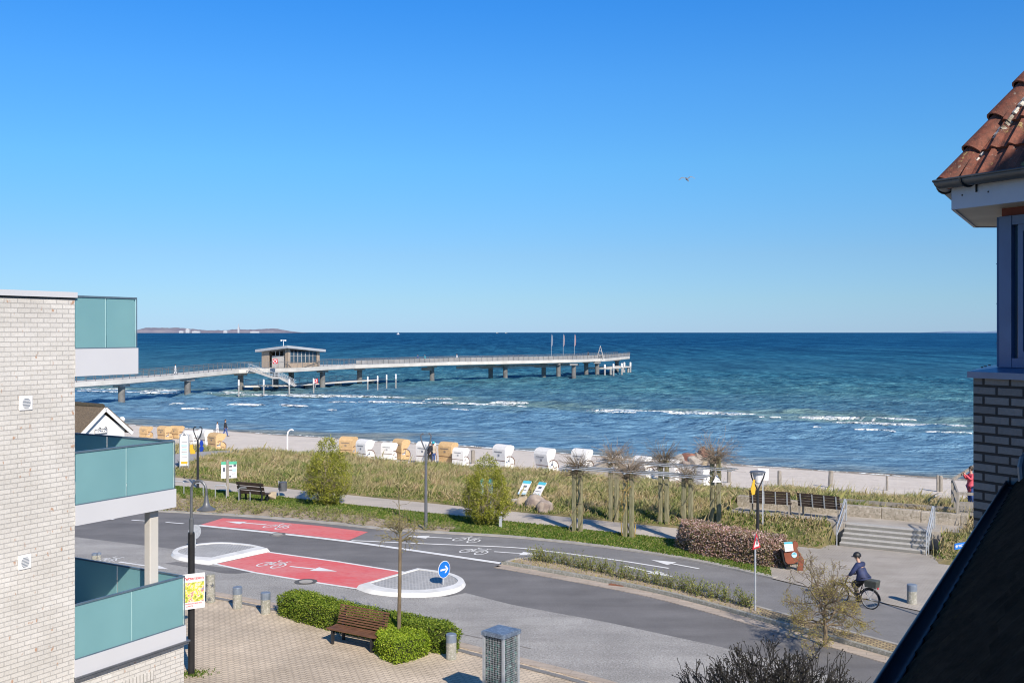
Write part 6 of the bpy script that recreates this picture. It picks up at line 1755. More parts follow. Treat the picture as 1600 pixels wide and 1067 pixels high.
# ---- benches
def slat_bench(P, rz, L, lab, wood, metal, slats=6, legs='plate', back_h=0.42, seat_z=0.44, fill=0.72):
    """the sitter looks towards -y"""
    t = thing('park_bench', P, rz, lab, 'bench')
    m = MB()
    for k in range(5): m.box((0, -0.28 + k * 0.095, seat_z - 0.01 * math.sin(k)), (L, 0.08, 0.035))
    b = m.build('seat', wood, t)
    m = MB()
    for k in range(slats):
        f = k / max(1, slats - 1); y = 0.18 + 0.13 * f; z = seat_z + 0.07 + back_h * f
        m.box((0, y, z), (L, 0.028, back_h / slats * fill), M=Matrix.Rotation(R(-16), 3, 'X'))
    m.build('backrest', wood, t)
    nl = (-L * 0.4, L * 0.4) if legs != 'four' else (-L * 0.46, L * 0.46)
    for x in nl:
        m = MB()
        if legs == 'plate':
            m.prism([(x - 0.03, -0.27, 0.0), (x - 0.03, -0.2, 0.0), (x - 0.03, -0.18, seat_z - .06), (x - 0.03, 0.16, seat_z - .06), (x - 0.03, 0.2, 0), (x - 0.03, 0.27, 0), (x - 0.03, 0.24, seat_z), (x - 0.03, 0.36, seat_z + back_h + .08), (x - 0.03, 0.33, seat_z + back_h + .08), (x - 0.03, 0.18, seat_z), (x - 0.03, -0.28, seat_z - .02)], (0.06, 0, 0))
        else:
            m.box((x, -0.27, (seat_z + .2) / 2), (0.06, 0.07, seat_z + .2)); m.box((x, 0.20, seat_z / 2), (0.06, 0.07, seat_z))
            m.box((x, -0.04, seat_z + 0.2), (0.06, 0.52, 0.04))
        m.build('leg', metal, t)
    if legs == 'four':
        for x in (-L * 0.42, -L * 0.14, L * 0.14, L * 0.42): m = MB(); m.bar((x, 0.20, seat_z - .02), (x, 0.34, seat_z + back_h + 0.1), 0.05, 0.02); m.build('back_strut', mt['galv'], t)
    return t
# brown bench on the near plaza, its back to the hedge
P1, P2 = G(526, 1002), G(592, 1016)
c = (P1 + P2) / 2; rz = math.atan2(P2.y - P1.y, P2.x - P1.x)
slat_bench(c, rz, 1.78, 'brown slatted bench on the near plaza in front of the long hedge', mt['wood_brown'], mt['dark_metal'], 8, back_h=0.46)
P = G(394, 785); slat_bench(P + Vector((0, 0.3, 0)), R(155), 1.75, 'dark brown bench on the promenade seen from behind, beside the waste bin', mt['wood_dark'], mt['dark_metal'], 3, back_h=0.44, fill=1.25)

# ---- terrace, retaining wall, stairs
TZ = 0.75
def prismAB(name, pts, z0, z1, mat, parent=None, st=True):
    m = MB(); m.prism([AB(a, b, z0) for a, b in pts][::1], (0, 0, z1 - z0)); o = m.build(name, mat, parent)
    bm = bmesh.new(); bm.from_mesh(o.data); bmesh.ops.recalc_face_normals(bm, faces=bm.faces); bm.to_mesh(o.data); bm.free()
    if st: struct(o)
    return o
prismAB('terrace', [(-14.6, 44.42), (-5.0, 44.42), (-5.0, 46.3), (-14.6, 46.3)], 0.0, TZ - 0.008, mt['paver_far'])
stairs_t = thing('stone_stairs', AB(-7.75, 43.2, 0.03), R(-30), 'broad light grey stone stairs with five steps up to the terrace', 'stairs')
riser_m = M_('riser_stone_shaded', (0.235, 0.23, 0.21), (0.19, 0.185, 0.17), 4, 0.9, bp=0.004)  # darker copy of the step stone: shading painted onto the riser faces
for k in range(5):
    m = MB(); m.bb((-1.65, 0.0 + k * 0.30, 0), (1.65, (k + 1) * 0.30 - (0.004 if k < 4 else -0.1), 0.144 * (k + 1)))
    o = m.build('step', M_('step_stone', (0.44, 0.43, 0.40), (0.37, 0.36, 0.34), 3, 0.85, bp=0.004, speck=((0.5, 0.49, 0.46), 25, (0.28, 0.27, 0.25))) if k == 0 else bpy.data.materials['step_stone'], stairs_t); bevel(o, 0.012)
    m = MB(); m.bb((-1.64, k * 0.30 - 0.006, 0.144 * k + 0.004), (1.64, k * 0.30 + 0.002, 0.144 * (k + 1) - 0.04)); m.build('riser', riser_m, o)
for x in (-1.72, 1.72):
    m = MB()
    for q in (0, 0.24):
        s = 1 if x > 0 else -1; xx = x + s * (0.0 if q == 0 else 0.05)
        m.tube([(xx, -0.15 + q, 0.0), (xx, -0.15 + q, 0.80), (xx, 1.55, 1.68), (xx, 1.7 + q * .5, 1.62), (xx, 1.7 + q * .5, 0.75)], 0.022, 7)
        m.tube([(xx, -0.1 + q, 0.45), (xx, 1.6, 1.25)], 0.018, 6)
    if x > 0:
        for j in range(3):
            y = 0.15 + j * 0.42; zt_ = 0.80 + (y + 0.15) * 0.52
            pts = [(x, y + (0.07 if i % 2 else -0.07), 0.2 + (zt_ - 0.2) * i / 6 + 0.2 * 0) for i in range(7)]
            m.tube(pts, 0.014, 5)
    m.build('handrail', mt['galv'], stairs_t)
wallm = M_('old_wall', (0.42, 0.37, 0.30), (0.28, 0.245, 0.19), 1.6, 0.9, bp=0.02, bscale=10, speck=((0.48, 0.43, 0.36), 9, (0.20, 0.18, 0.13)))
wt = thing('retaining_wall', AB(-9.8, 46.45, 0.5), R(-30), 'low weathered wall of big stone blocks behind the benches and stairs', 'wall')
x = -4.9; k = 0; r = random.Random(2)
while x < 4.9:
    L = min(r.uniform(1.1, 1.9), 4.95 - x); m = MB(); m.bb((x, -0.18, 0), (x + L - 0.015, 0.2, 0.72 + r.uniform(-.02, .02))); o = m.build('stone_block', wallm, wt); bevel(o, 0.03, 2); x += L; k += 1
# long timber rail behind the wall
t = thing('timber_rail', AB(-7.5, 48.0, 0.72), R(-30), 'low weathered timber rail on short posts in the dune grass behind the wall', 'rail')
m = MB(); m.bar((-4.5, 0, 0.42), (4.6, 0, 0.40), 0.12, 0.16); m.build('beam', mt['wood_grey'], t)
for x in (-4.2, -1.4, 1.4, 4.2): m = MB(); m.bar((x, 0, -0.4), (x, 0, 0.34), 0.14, 0.14); m.build('post', mt['wood_grey'], t)
# two benches on the terrace
def tb(px0, px1, pyb, lab):
    A = G(px0, pyb[0], TZ); B = G(px1, pyb[1], TZ); c = (A + B) / 2; rz = math.atan2((B - A).y, (B - A).x)
    t = slat_bench(c + Vector((0, 0, 0)), rz + PI, (B - A).length, lab, mt['wood_dark'], mt['wood_grey'], 5, 'four', 0.46, 0.46, 1.06)
    t['group'] = 'benches on the terrace'; return t
tb(1172, 1236, (800, 804), 'dark slatted bench on the terrace behind the black lamp post, the left of two')
tb(1249, 1315, (805, 812), 'dark slatted bench on the terrace beside the stairs, the right of two')

# ---- the brown figure with a newspaper on a bench
P = G(1239, 892); t = thing('bench_figure', P, R(-4), 'brown cut-out figure sitting on a dark bench and holding a pale newspaper', 'figure')
s = P.y / F
def FG(px, py): return ((px - 1239) * s, 0, (892 - py) * s)
out = [(1226, 861), (1224, 848), (1230, 846), (1240, 845), (1243, 842), (1246, 846), (1246, 853), (1245, 859), (1247, 863), (1251, 867), (1255, 872), (1256, 880), (1255, 889), (1256, 893), (1245, 894), (1245, 890), (1247, 884), (1246, 880), (1240, 880), (1230, 880), (1228, 874)]
out = [(1224, 861), (1233, 860), (1237, 858), (1238, 854), (1239, 846), (1243, 844.5), (1246, 847), (1247, 852), (1245.5, 856), (1247, 861), (1250.5, 864), (1251, 868), (1254, 870), (1256, 875), (1255, 883), (1254.5, 888), (1256, 893.5), (1246, 893.5), (1245, 888), (1247, 882), (1246, 877), (1240, 880), (1231, 881), (1227, 877)]
m = MB(); m.prism([Vector(FG(x, y)) + Vector((0, -0.04, 0)) for x, y in out], (0, 0.09, 0)); f = m.build('body', mt['rust_brown'], t); bevel(f, 0.015, 2)
m = MB(); m.prism([Vector(FG(x, y)) + Vector((0, -0.12, 0)) for x, y in ((1224, 846), (1237, 845), (1238, 852), (1239, 859), (1226, 861))], (0, 0.03, 0)); nw = m.build('newspaper', mt['white_paint'], t)
m = MB(); m.prism([Vector(FG(x, y)) + Vector((0, -0.124, 0)) for x, y in ((1224, 846), (1237, 845), (1237.4, 848), (1224.4, 849))], (0, 0.004, 0)); m.build('heading', mt['cyan_board'], nw)
m = MB()
for k in range(4): m.prism([Vector(FG(x, y)) + Vector((0, -0.124, 0)) for x, y in ((1226, 851 + k * 2.2), (1236, 850 + k * 2.2), (1236, 850.9 + k * 2.2), (1226, 851.9 + k * 2.2))], (0, 0.004, 0))
m.build('print', mt['pale_blue'], nw)
m = MB(); c_ = Vector(FG(1240.5, 866)); m.prism([c_ + Vector((0.1 * math.cos(a), -0.06, 0.1 * math.sin(a))) for a in [2 * PI * k / 20 for k in range(20)]], (0, 0.015, 0)); bg_ = m.build('badge', mt['pale_blue'], t)
m = MB(); m.prism([c_ + Vector((0.08 * math.cos(a), -0.064, 0.02 + 0.055 * math.sin(a))) for a in [PI * k / 10 for k in range(11)]], (0, 0.005, 0)); m.build('badge_picture', mt['cyan_board'], bg_)
b = MB(); z1 = (892 - 880) * s
b.prism([FG(1221.5, 862), FG(1225.5, 861), FG(1229.5, 879), FG(1225, 880)], (0.0, 0.9, 0)); b.build('bench_back', mt['black'], t)
b = MB(); b.prism([FG(1226, 879.5), FG(1246, 879), FG(1246, 881.5), FG(1227, 882)], (0, 0.9, 0)); b.build('bench_seat', mt['black'], t)
b = MB(); b.bar((FG(1233, 0)[0], 0.2, 0), (FG(1233, 0)[0], 0.2, z1), 0.14, 0.1); b.bar((FG(1233, 0)[0], 0.75, 0), (FG(1233, 0)[0], 0.75, z1), 0.14, 0.1); b.build('bench_leg', mt['black'], t)

# ---- boardwalk stairs down to the beach at the right
P = AB(-4.1, 46.5, 0.9)
P = PX(1503, 42.8, 0.75)
t = thing('beach_boardwalk', P, R(-20), 'weathered wooden boardwalk steps with handrails leading over the dune to the beach', 'boardwalk')
m = MB()
for k in range(14): m.box((0.9 + 0.02 * k, 0.3 + k * 0.32, 0.35 + 0.02 * k if k < 8 else 0.5 - (k - 8) * 0.12), (1.9, 0.26, 0.05))
m.build('planks', mt['wood_grey'], t)
m = MB()
for x in (-0.15, 1.95):
    for y in (0.1, 1.8, 3.6): m.bar((x, y, -0.6), (x, y, 1.35), 0.12, 0.12)
    for z in (0.8, 1.3): m.bar((x, 0.1, z), (x, 3.7, z + 0.1), 0.07, 0.12)
for z in (0.45, 0.85, 1.3): m.bar((-0.15, 0.08, z), (1.95, 0.08, z), 0.06, 0.12)
m.bar((-0.15, 3.6, 1.4), (1.6, 7.5, 2.0), 0.07, 0.12)
m.build('handrail', mt['wood_grey'], t)

# ---- pale mound of covered gear behind the pergola
m = MB(); 
P = PX(942, 70); P.z = hz(P) - 0.1
prof = [(-1.9, 0), (-1.2, 0.55), (-0.3, 0.95), (0.5, 1.2), (0.9, 1.25), (1.3, 0.9), (1.7, 0)]
m.prism([(x, 0, z) for x, z in prof], (0.2, 1.4, 0)); m.prism([(x * 1.05, -0.35, z * 0.55) for x, z in prof], (0, 0.36, 0))
o = m.build('covered_heap', mt['wood_grey']); o.location = P; tag(o, 'weathered grey sloping heap between the first pergola columns on the beach', 'heap')
# ---- red waste bag and the seagull
def gull(P, s):
    t = thing('seagull', P, R(20), 'single seagull gliding high in the blue sky', 'bird')
    m = MB(); m.tube([(0, -0.24, 0), (0, -0.12, 0.02), (0, 0.05, 0.03), (0, 0.16, 0.02), (0, 0.26, 0.03), (0, 0.31, 0.03)], [0.02, 0.05, 0.06, 0.045, 0.035, 0.01], 8); m.tube([(0, -0.24, 0), (0, -0.34, 0)], [0.03, 0.05], 6)
    m.build('body', M_('gull_grey', (0.22, 0.22, 0.23), (0.16, 0.16, 0.17), 9, 0.7), t)
    for q in (-1, 1):
        m = MB(); sp = [(0.03, 0.07, -0.09, 0.03), (0.25, 0.12, -0.05, 0.11), (0.42, 0.10, -0.06, 0.10), (0.62, 0.02, -0.06, 0.02)]
        vs = []
        for x, y0, y1, z in sp: vs += [(q * x, y0, z), (q * x, y1, z - 0.004), (q * x, (y0 + y1) / 2, z + 0.018)]
        m.add(vs, [(i * 3 + a, (i + 1) * 3 + a, (i + 1) * 3 + b, i * 3 + b) for i in range(3) for a, b in ((0, 1), (1, 2), (2, 0))]); m.build('wing', bpy.data.materials['gull_grey'], t)
    t.scale = (s, s, s * 1.6); t.rotation_euler = (R(22), R(-6), R(8))
gull(PX(1073, 95, ZY(281, 95)), 1.25)
# ================================================================ VEGETATION
def abpts(a, b): return np.stack([C30 * a + S30 * b, -S30 * a + C30 * b], 1)
def nz(x, y, s, seed=0):
    """cheap smooth noise in 0..1"""
    r = np.random.default_rng(seed); out = 0; tot = 0
    for i in range(7):
        th = r.uniform(0, 2 * PI); k = s * r.uniform(0.6, 1.8); ph = r.uniform(0, 2 * PI)
        out = out + np.sin(k * (x * math.cos(th) + y * math.sin(th)) + ph + 1.3 * np.sin(k * 0.6 * (x * math.sin(th) - y * math.cos(th)) + ph * 2)); tot += 1
    return 0.5 + 0.5 * out / tot * 1.6
# ---- dune grass
def dune_grass():
    parts = []
    for (a0, a1, dens) in ((-68, -40, 70), (-40, -15, 105), (-15, 3, 125), (3, 20, 70)):
        n = int((a1 - a0) * 17 * dens)
        parts.append((rng.uniform(a0, a1, n), rng.uniform(42.2, 59.2, n)))
    a = np.concatenate([p[0] for p in parts]); b = np.concatenate([p[1] for p in parts])
    edge = 43.5 - 1.15 * sm(a, -16.4, -14.7) + 0.25 * (nz(a, b, 1.2, 9) - 0.5)
    crest = 57.9 - 1.6 * sm(a, -19, -15) + 1.4 * (nz(a, b, 0.5, 2) - 0.5)
    k = (b > edge) & (b < crest)
    k &= ~((a > -14.75) & (a < -4.85) & (b > 44.25) & (b < 46.75))
    k &= ~((a > -9.65) & (a < -5.85) & (b < 44.6))
    X = C30 * a + S30 * b; Y = -S30 * a + C30 * b
    k &= ~in_poly(X, Y, [(p.x, p.y) for p in ACCESS])
    k &= (nz(X, Y, 0.9, 4) > 0.06) | (b < 46)
    a, b, X, Y = a[k], b[k], X[k], Y[k]
    Z = hgt(a, b) - 0.03
    c = nz(X, Y, 1.5, 7); c2 = nz(X, Y, 0.35, 12)
    h = 0.16 + 0.26 * c + 0.10 * c2
    h *= sm(b, np.where(a > -15, 42.2, 43.3), np.where(a > -15, 43.8, 45.2)) * 0.65 + 0.35
    h *= 1 - 0.35 * ((a > -15) & (b < 44.5))
    o = blades('dune_grass', np.stack([X, Y, Z], 1), h, 0.034, mt['dune_grass'], lean=0.55, wind=(0.10, 0.05))
    tag(o, 'dry and green marram grass covering the dune', 'grass', kind='stuff')
    # low green undergrowth near the promenade and in the hollows
    nearp = b < np.where(a > -15, 43.9, 45.3)
    kk = ((rng.uniform(size=len(a)) < 0.32) & (nz(X, Y, 0.5, 21) > 0.52)) | ((rng.uniform(size=len(a)) < 0.85) & nearp)
    o = blades('green_grass', np.stack([X[kk], Y[kk], Z[kk]], 1), np.maximum(h[kk] * 0.72, 0.13), 0.055, mt['lawn'], lean=0.5)
    tag(o, 'fresh green grass between the dry dune grass', 'grass', kind='stuff')
    # tall fine seed stalks and low brown herbs
    n = 2600; i = rng.integers(0, len(a), n)
    o = blades('dry_stalks', np.stack([X[i], Y[i], Z[i]], 1), 0.72, 0.022, mt['dry_shrub'], lean=0.18); tag(o, 'thin dry seed stalks standing out of the dune grass', 'grass', kind='stuff')
dune_grass()
# ---- lawn
def lawn():
    poly = [(p.x, p.y) for p in lawn_poly]
    X, Y = scatter_poly(poly, 260)
    bed = [(p.x, p.y) for p in bed_poly]
    k = ~in_poly(X, Y, bed); k &= (X > -26)
    X, Y = X[k], Y[k]
    k = ~((np.hypot(X - G(690, 826).x, Y - G(690, 826).y) < 0.9) & (rng.uniform(size=len(X)) < 0.85))
    X, Y = X[k], Y[k]
    o = blades('lawn_grass', np.stack([X, Y, np.full(len(X), 0.015)], 1), 0.055 + 0.075 * nz(X, Y, 1.5, 3) ** 2, 0.05, mt['lawn'], lean=0.6)
    tag(o, 'short green lawn between cycle path and promenade', 'lawn', kind='stuff')
lawn()

# ---- planting bed of low stalky shrubs
def low_shrubs(name, cen, hmean, leaves_per, mat, size, lab, stems=True, spread=0.22, zb=0.03):
    P = []; S = MB()
    for (x, y, s) in cen:
        n = int(leaves_per * s)
        hh = hmean * s
        for st in range(6):
            an = random.uniform(0, 2 * PI); q = Vector((x + math.cos(an) * spread * s * 1.1, y + math.sin(an) * spread * s * 1.1, zb + hh * random.uniform(0.7, 1.1)))
            if stems: S.tube([(x, y, zb - .02), (x + (q.x - x) * 0.5, y + (q.y - y) * 0.5, zb + (q.z - zb) * .6), q], [0.008, 0.006, 0.004], 3, cap=False)
            t = rng.uniform(0.15, 1.05, n // 6)
            P.append(np.stack([x + (q.x - x) * t, y + (q.y - y) * t, zb + (q.z - zb) * t], 1) + rng.normal(size=(n // 6, 3)) * 0.045)
    P = np.concatenate(P)
    return P, S
bedp = [(p.x, p.y) for p in bed_poly]
X, Y = scatter_poly(bedp, 7.5); k = X > -24; X, Y = X[k], Y[k]
cen = [(x, y, random.uniform(0.6, 1.2)) for x, y in zip(X, Y)]
P_, S_ = low_shrubs('', cen, 0.32, 60, None, 0.05, '')
right = P_[:, 0] > -15 + 2 * rng.normal(size=len(P_))
o = leaf_mesh('bed_shrubs', P_, 0.055, [mt['dry_shrub'], mt['shrub_leaf']], mi=right.astype(int)); tag(o, 'low dry and yellow-green shrubs in the sandy bed along the road', 'ground cover', kind='stuff')
o = S_.build('bed_stalks', mt['twig_grey']); tag(o, 'brown stalks of the low shrubs along the road', 'ground cover', kind='stuff')

# ---- shrubs of the planted median, one object each
tops = smoothline([(x, y, 0) for x, y in [(832, 877), (880, 884), (930, 894), (990, 907), (1050, 920), (1110, 935), (1172, 951)]], 6)
n_ = 36
protos = []
def ordn(i):
    return str(i) + {1: 'st', 2: 'nd', 3: 'rd'}.get(i % 10 if i not in (11, 12, 13) else 0, 'th')
for i in range(n_):
    f = i / (n_ - 1) * (len(tops) - 1); a = int(min(f, len(tops) - 2)); q = tops[a].lerp(tops[a + 1], f - a)
    base = G(q.x, q.y + random.uniform(-0.5, 2.0)); base.z = 0.05
    if len(protos) < 4:
        t = thing('low_shrub', base, 0, 'low leafy shrub in the planted median, %s from its pointed left tip' % ordn(i + 1), 'shrub', 'low shrubs of the planted median')
        P_, S_ = low_shrubs('', [(0, 0, 1.25), (0.18, -0.05, 0.9)], 0.44, 110, None, 0.05, '', spread=0.17, zb=0.0)
        leaf_mesh('foliage', P_, 0.05, mt['shrub_leaf'], t); S_.build('stems', mt['bark_green'], t)
        protos.append(t)
    else: dup(random.choice(protos), base, random.uniform(0, 6.3), 'low leafy shrub in the planted median, %s from its pointed left tip' % ordn(i + 1), random.uniform(0.8, 1.12))
X, Y = scatter_poly([(p.x, p.y) for p in mt_w[:17] + mb_w[:17][::-1]], 70)
o = blades('median_weeds', np.stack([X, Y, np.full(len(X), 0.05)], 1), 0.07, 0.03, mt['dry_shrub'], lean=0.8); tag(o, 'sparse dry weeds on the soil of the planted median', 'ground cover', kind='stuff')

# ---- round spring bushes
def round_bush(P, h_, w, lab, seed, nleaf=23000):
    random.seed(seed)
    t = thing('round_bush', P, 0, lab, 'bush')
    m = MB(); ends = []
    for k in range(34):
        an = random.uniform(0, 2 * PI); el = random.uniform(0.15, 0.75)
        d = Vector((math.cos(an) * el, math.sin(an) * el, 1))
        grow(m, (0.06 * math.cos(an), 0.06 * math.sin(an), 0), d, h_ * 0.42, 0.022, 2, 0.35, 3, 4, 0.0, ends, 0.62, (2, 3), 0, 0.005)
    prof = [(0.0, 0.14), (0.06, 0.48), (0.15, 0.80), (0.27, 1.0), (0.42, 1.0), (0.55, 0.93), (0.67, 0.78), (0.78, 0.60), (0.88, 0.47), (0.96, 0.28), (1.0, 0.08)]
    def rad(z):
        return np.interp(z, [p[0] for p in prof], [p[1] for p in prof]) * w / 2
    # keep twigs inside the outline
    V = np.array(m.v); zz = np.clip(V[:, 2] / h_, 0, 1); rr = np.hypot(V[:, 0], V[:, 1]); lim = rad(zz) * 1.0
    s = np.where(rr > lim, lim / np.maximum(rr, 1e-3), 1); V[:, 0] *= s; V[:, 1] *= s; V[:, 2] = np.minimum(V[:, 2], h_ * 0.99); m.v = [tuple(v) for v in V]
    m.build('branches', mt['twig_grey'], t)
    # leaf clumps through the crown
    nc = 900
    z = rng.uniform(0.04, 1.0, nc * 3); keep = rng.uniform(size=len(z)) < rad(z) / (w / 2) + 0.05; z = z[keep][:nc]
    an = rng.uniform(0, 2 * PI, len(z)); r_ = rad(z) * (rng.uniform(size=len(z)) ** 0.25) * rng.uniform(0.92, 1.04, len(z))
    r_ = r_ * (0.92 + 0.20 * (nz(an * 2.0, z * h_ * 2.2, 1.6, seed) - 0.35))
    C_ = np.stack([r_ * np.cos(an), r_ * np.sin(an), z * h_], 1)
    idx = rng.integers(0, len(C_), nleaf)
    Pq = C_[idx] + rng.normal(size=(nleaf, 3)) * np.array([0.06, 0.06, 0.07])
    top = Pq[:, 2] > h_ * 0.78
    Pq = Pq[~(top & (rng.uniform(size=nleaf) < 0.55))]
    leaf_mesh('foliage', Pq, 0.062, mt['bush_leaf'], t)
    return t
P = G(512, 789); round_bush(P, (789 - 683) / (789 - HY) * H, 77 * P.y / F, 'left round yellow-green bush just coming into leaf on the lawn beside the promenade', 3)
P = G(760, 819); round_bush(P, (819 - 711) / (819 - HY) * H, 80 * P.y / F, 'right round yellow-green bush around the pale blue notice', 9)

# ---- clipped hedges
def hedge(name, foot, h_, mat, core, lab, n, size=0.045, cat='hedge', rough=0.05, zf=None, extra=None):
    """foot: outline on the ground (list of Vectors, closed)"""
    c = sum(foot, Vector((0, 0, 0))) / len(foot); c.z = 0
    t = thing(name, c, 0, lab, cat)
    L = [p - c for p in foot]
    m = MB(); rings = []
    nn = len(L)
    for s, z in ((0.93, 0.0), (0.96, h_ * 0.35), (0.93, h_ * 0.75), (0.82, h_ * 0.92)):
        rings.append([Vector((p.x * s, p.y * s, z * (zf(p + c) if zf else 1))) for p in L])
    vs = [v for r in rings for v in r]
    m.add(vs, [(r * nn + i, r * nn + (i + 1) % nn, (r + 1) * nn + (i + 1) % nn, (r + 1) * nn + i) for r in range(3) for i in range(nn)] + [tuple(3 * nn + i for i in range(nn))])
    m.build('core', core, t)
    # leaves: sides and top
    per = np.array([(L[(i + 1) % nn] - L[i]).length for i in range(nn)]); side = per.sum() * h_
    X, Y = scatter_poly([(p.x, p.y) for p in L], 200); area = len(X) / 200
    ns = int(n * side / (side + area)); nt_ = n - ns
    seg = rng.choice(nn, ns, p=per / per.sum()); f = rng.uniform(size=ns)
    A = np.array([tuple(p) for p in L]); B = np.roll(A, -1, 0)
    Q = A[seg] * (1 - f[:, None]) + B[seg] * f[:, None]
    zz = rng.uniform(0.02, 1, ns); shr = np.where(zz > 0.75, 1 - (zz - 0.75) * 0.5, 1.0)
    wob = 1 + rough * (nz(Q[:, 0] * 4, Q[:, 1] * 4 + zz * 4, 1.0, 5) - 0.5) * 2
    zfac = np.array([zf(Vector(q) + c) for q in Q]) if zf else 1.0
    Q = np.stack([Q[:, 0] * shr * wob, Q[:, 1] * shr * wob, zz * h_ * zfac], 1)
    X, Y = scatter_poly([(p.x * 0.93, p.y * 0.93) for p in L], nt_ / area * 1.1)
    zfac = np.array([zf(Vector((x, y, 0)) + c) for x, y in zip(X, Y)]) if zf else 1.0
    T = np.stack([X, Y, h_ * (0.93 + 0.14 * nz(X * 4, Y * 4, 1.0, 8)) * zfac], 1)
    Pq = np.concatenate([Q, T]); Pq += rng.normal(size=Pq.shape) * 0.028
    Pq[:, 2] = np.maximum(Pq[:, 2], 0.01)
    leaf_mesh('foliage', Pq + (rng.normal(size=Pq.shape) * 0.03 if name == 'flowering_hedge' else 0), size, mat, t, 0.7)
    return t
fr = [G(x, y) for x, y in [(436, 961), (470, 973), (510, 984), (550, 993), (600, 1003), (650, 1014), (684, 1021)]]
def off_(P, d): 
    out = []
    for i, p in enumerate(P):
        v = (P[min(i + 1, len(P) - 1)] - P[max(i - 1, 0)]).normalized(); out.append(p + Vector((-v.y, v.x, 0)) * d)
    return out
def roundends(fr, d):
    back = off_(fr, d); m1 = (fr[-1] + back[-1]) / 2; v1 = (fr[-1] - fr[-2]).normalized() * d * 0.45; m0 = (fr[0] + back[0]) / 2; v0 = (fr[0] - fr[1]).normalized() * d * 0.45
    e1 = [m1 + v1 + (fr[-1] - m1) * 0.5, m1 + v1 + (back[-1] - m1) * 0.5]; e0 = [m0 + v0 + (back[0] - m0) * 0.5, m0 + v0 + (fr[0] - m0) * 0.5]
    return fr + e1 + back[::-1] + e0
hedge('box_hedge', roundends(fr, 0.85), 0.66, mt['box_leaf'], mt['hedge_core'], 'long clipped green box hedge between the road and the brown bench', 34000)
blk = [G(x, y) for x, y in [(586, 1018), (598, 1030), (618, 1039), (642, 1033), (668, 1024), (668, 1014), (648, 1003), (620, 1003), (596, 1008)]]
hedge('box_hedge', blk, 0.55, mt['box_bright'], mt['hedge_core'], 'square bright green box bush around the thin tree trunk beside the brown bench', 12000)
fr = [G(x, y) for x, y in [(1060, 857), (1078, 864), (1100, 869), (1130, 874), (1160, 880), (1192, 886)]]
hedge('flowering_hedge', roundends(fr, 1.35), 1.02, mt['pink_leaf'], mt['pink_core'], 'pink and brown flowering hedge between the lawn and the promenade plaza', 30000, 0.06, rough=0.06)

# ---- young tree in the box bush
P = G(623, 1012); random.seed(21)
t = thing('young_tree', P, 0, 'slender young tree with bare lichen-grown twigs rising out of the square box bush', 'tree')
s = P.y / F
zt_ = ZY(838, P.y)
m = MB(); m.tube([(0, 0, 0), (0.01, 0, zt_ * .3), (0.03, 0, zt_ * 0.6), (0.04, 0, zt_), ], [0.062, 0.055, 0.05, 0.045], 9); m.build('trunk', mt['bark'], t)
m = MB(); ends = []
for k in range(18):
    an = k * 2.4; grow(m, (0.04, 0, zt_ * random.uniform(0.94, 1.06)), (math.cos(an) * 0.9, math.sin(an) * 0.9, 0.62), 0.38, 0.018, 2, 0.45, 3, 4, 0, ends, 0.68, (2, 3), 0, 0.006)
grow(m, (0.04, 0, zt_), (0, 0, 1), 0.45, 0.022, 1, 0.15, 3, 4, 0, ends, 0.7, (1, 2), 0, 0.005)
m.tube([(0.04, 0, zt_), (0.03, 0, zt_ + 0.6), (0.0, 0, zt_ + 1.05), (-0.02, 0, zt_ + 1.45)], [0.024, 0.016, 0.011, 0.007], 4)
for k in range(9):
    an = k * 2.1; grow(m, (0.02, 0, zt_ + 0.15 + k * 0.12), (math.cos(an), math.sin(an), 0.9), 0.22, 0.008, 1, 0.4, 3, 3, 0, ends, 0.6, (1, 2), 0, 0.005)
m.build('branches', mt['bark_green'], t)
E = np.array([tuple(e) for e in ends]); idx = rng.integers(0, len(E), 700); leaf_mesh('buds', E[idx] + rng.normal(size=(700, 3)) * 0.05, 0.03, mt['lichen'], t)
# ---- tree beside the cyclist
P = G(1289, 1010); random.seed(5)
t = thing('bare_tree', P, 0, 'small spreading tree with bare yellow-lichened branches in front of the cyclist', 'tree')
s = P.y / F
m = MB(); m.tube([(0, 0, 0), (0.02, 0, 0.35), (0.0, 0, 0.62)], [0.07, 0.058, 0.055], 9); m.build('trunk', mt['bark'], t)
m = MB(); ends = []
for k in range(17):
    an = k * 2.4 + 0.4; up = (0.10, 0.45, 0.95, 0.3)[k % 4]
    grow(m, (0, 0, 0.55 + 0.06 * k), (math.cos(an), math.sin(an), up), 0.60, 0.03, 4, 0.50, 3, 4, -0.01, ends, 0.70, (2, 4), 0, 0.0045)
grow(m, (0, 0, 0.6), (0.05, 0, 1), 0.75, 0.045, 4, 0.42, 3, 4, 0, ends, 0.72, (2, 4), 0, 0.0038)
m.build('branches', mt['bark'], t)
E = np.array([tuple(e) for e in ends]); idx = rng.integers(0, len(E), 14000); Q = E[idx] + rng.normal(size=(14000, 3)) * 0.045
Q = Q[rng.uniform(size=len(Q)) < 1.1 - 0.35 * Q[:, 2]]
leaf_mesh('lichen', Q, 0.032, mt['lichen'], t)
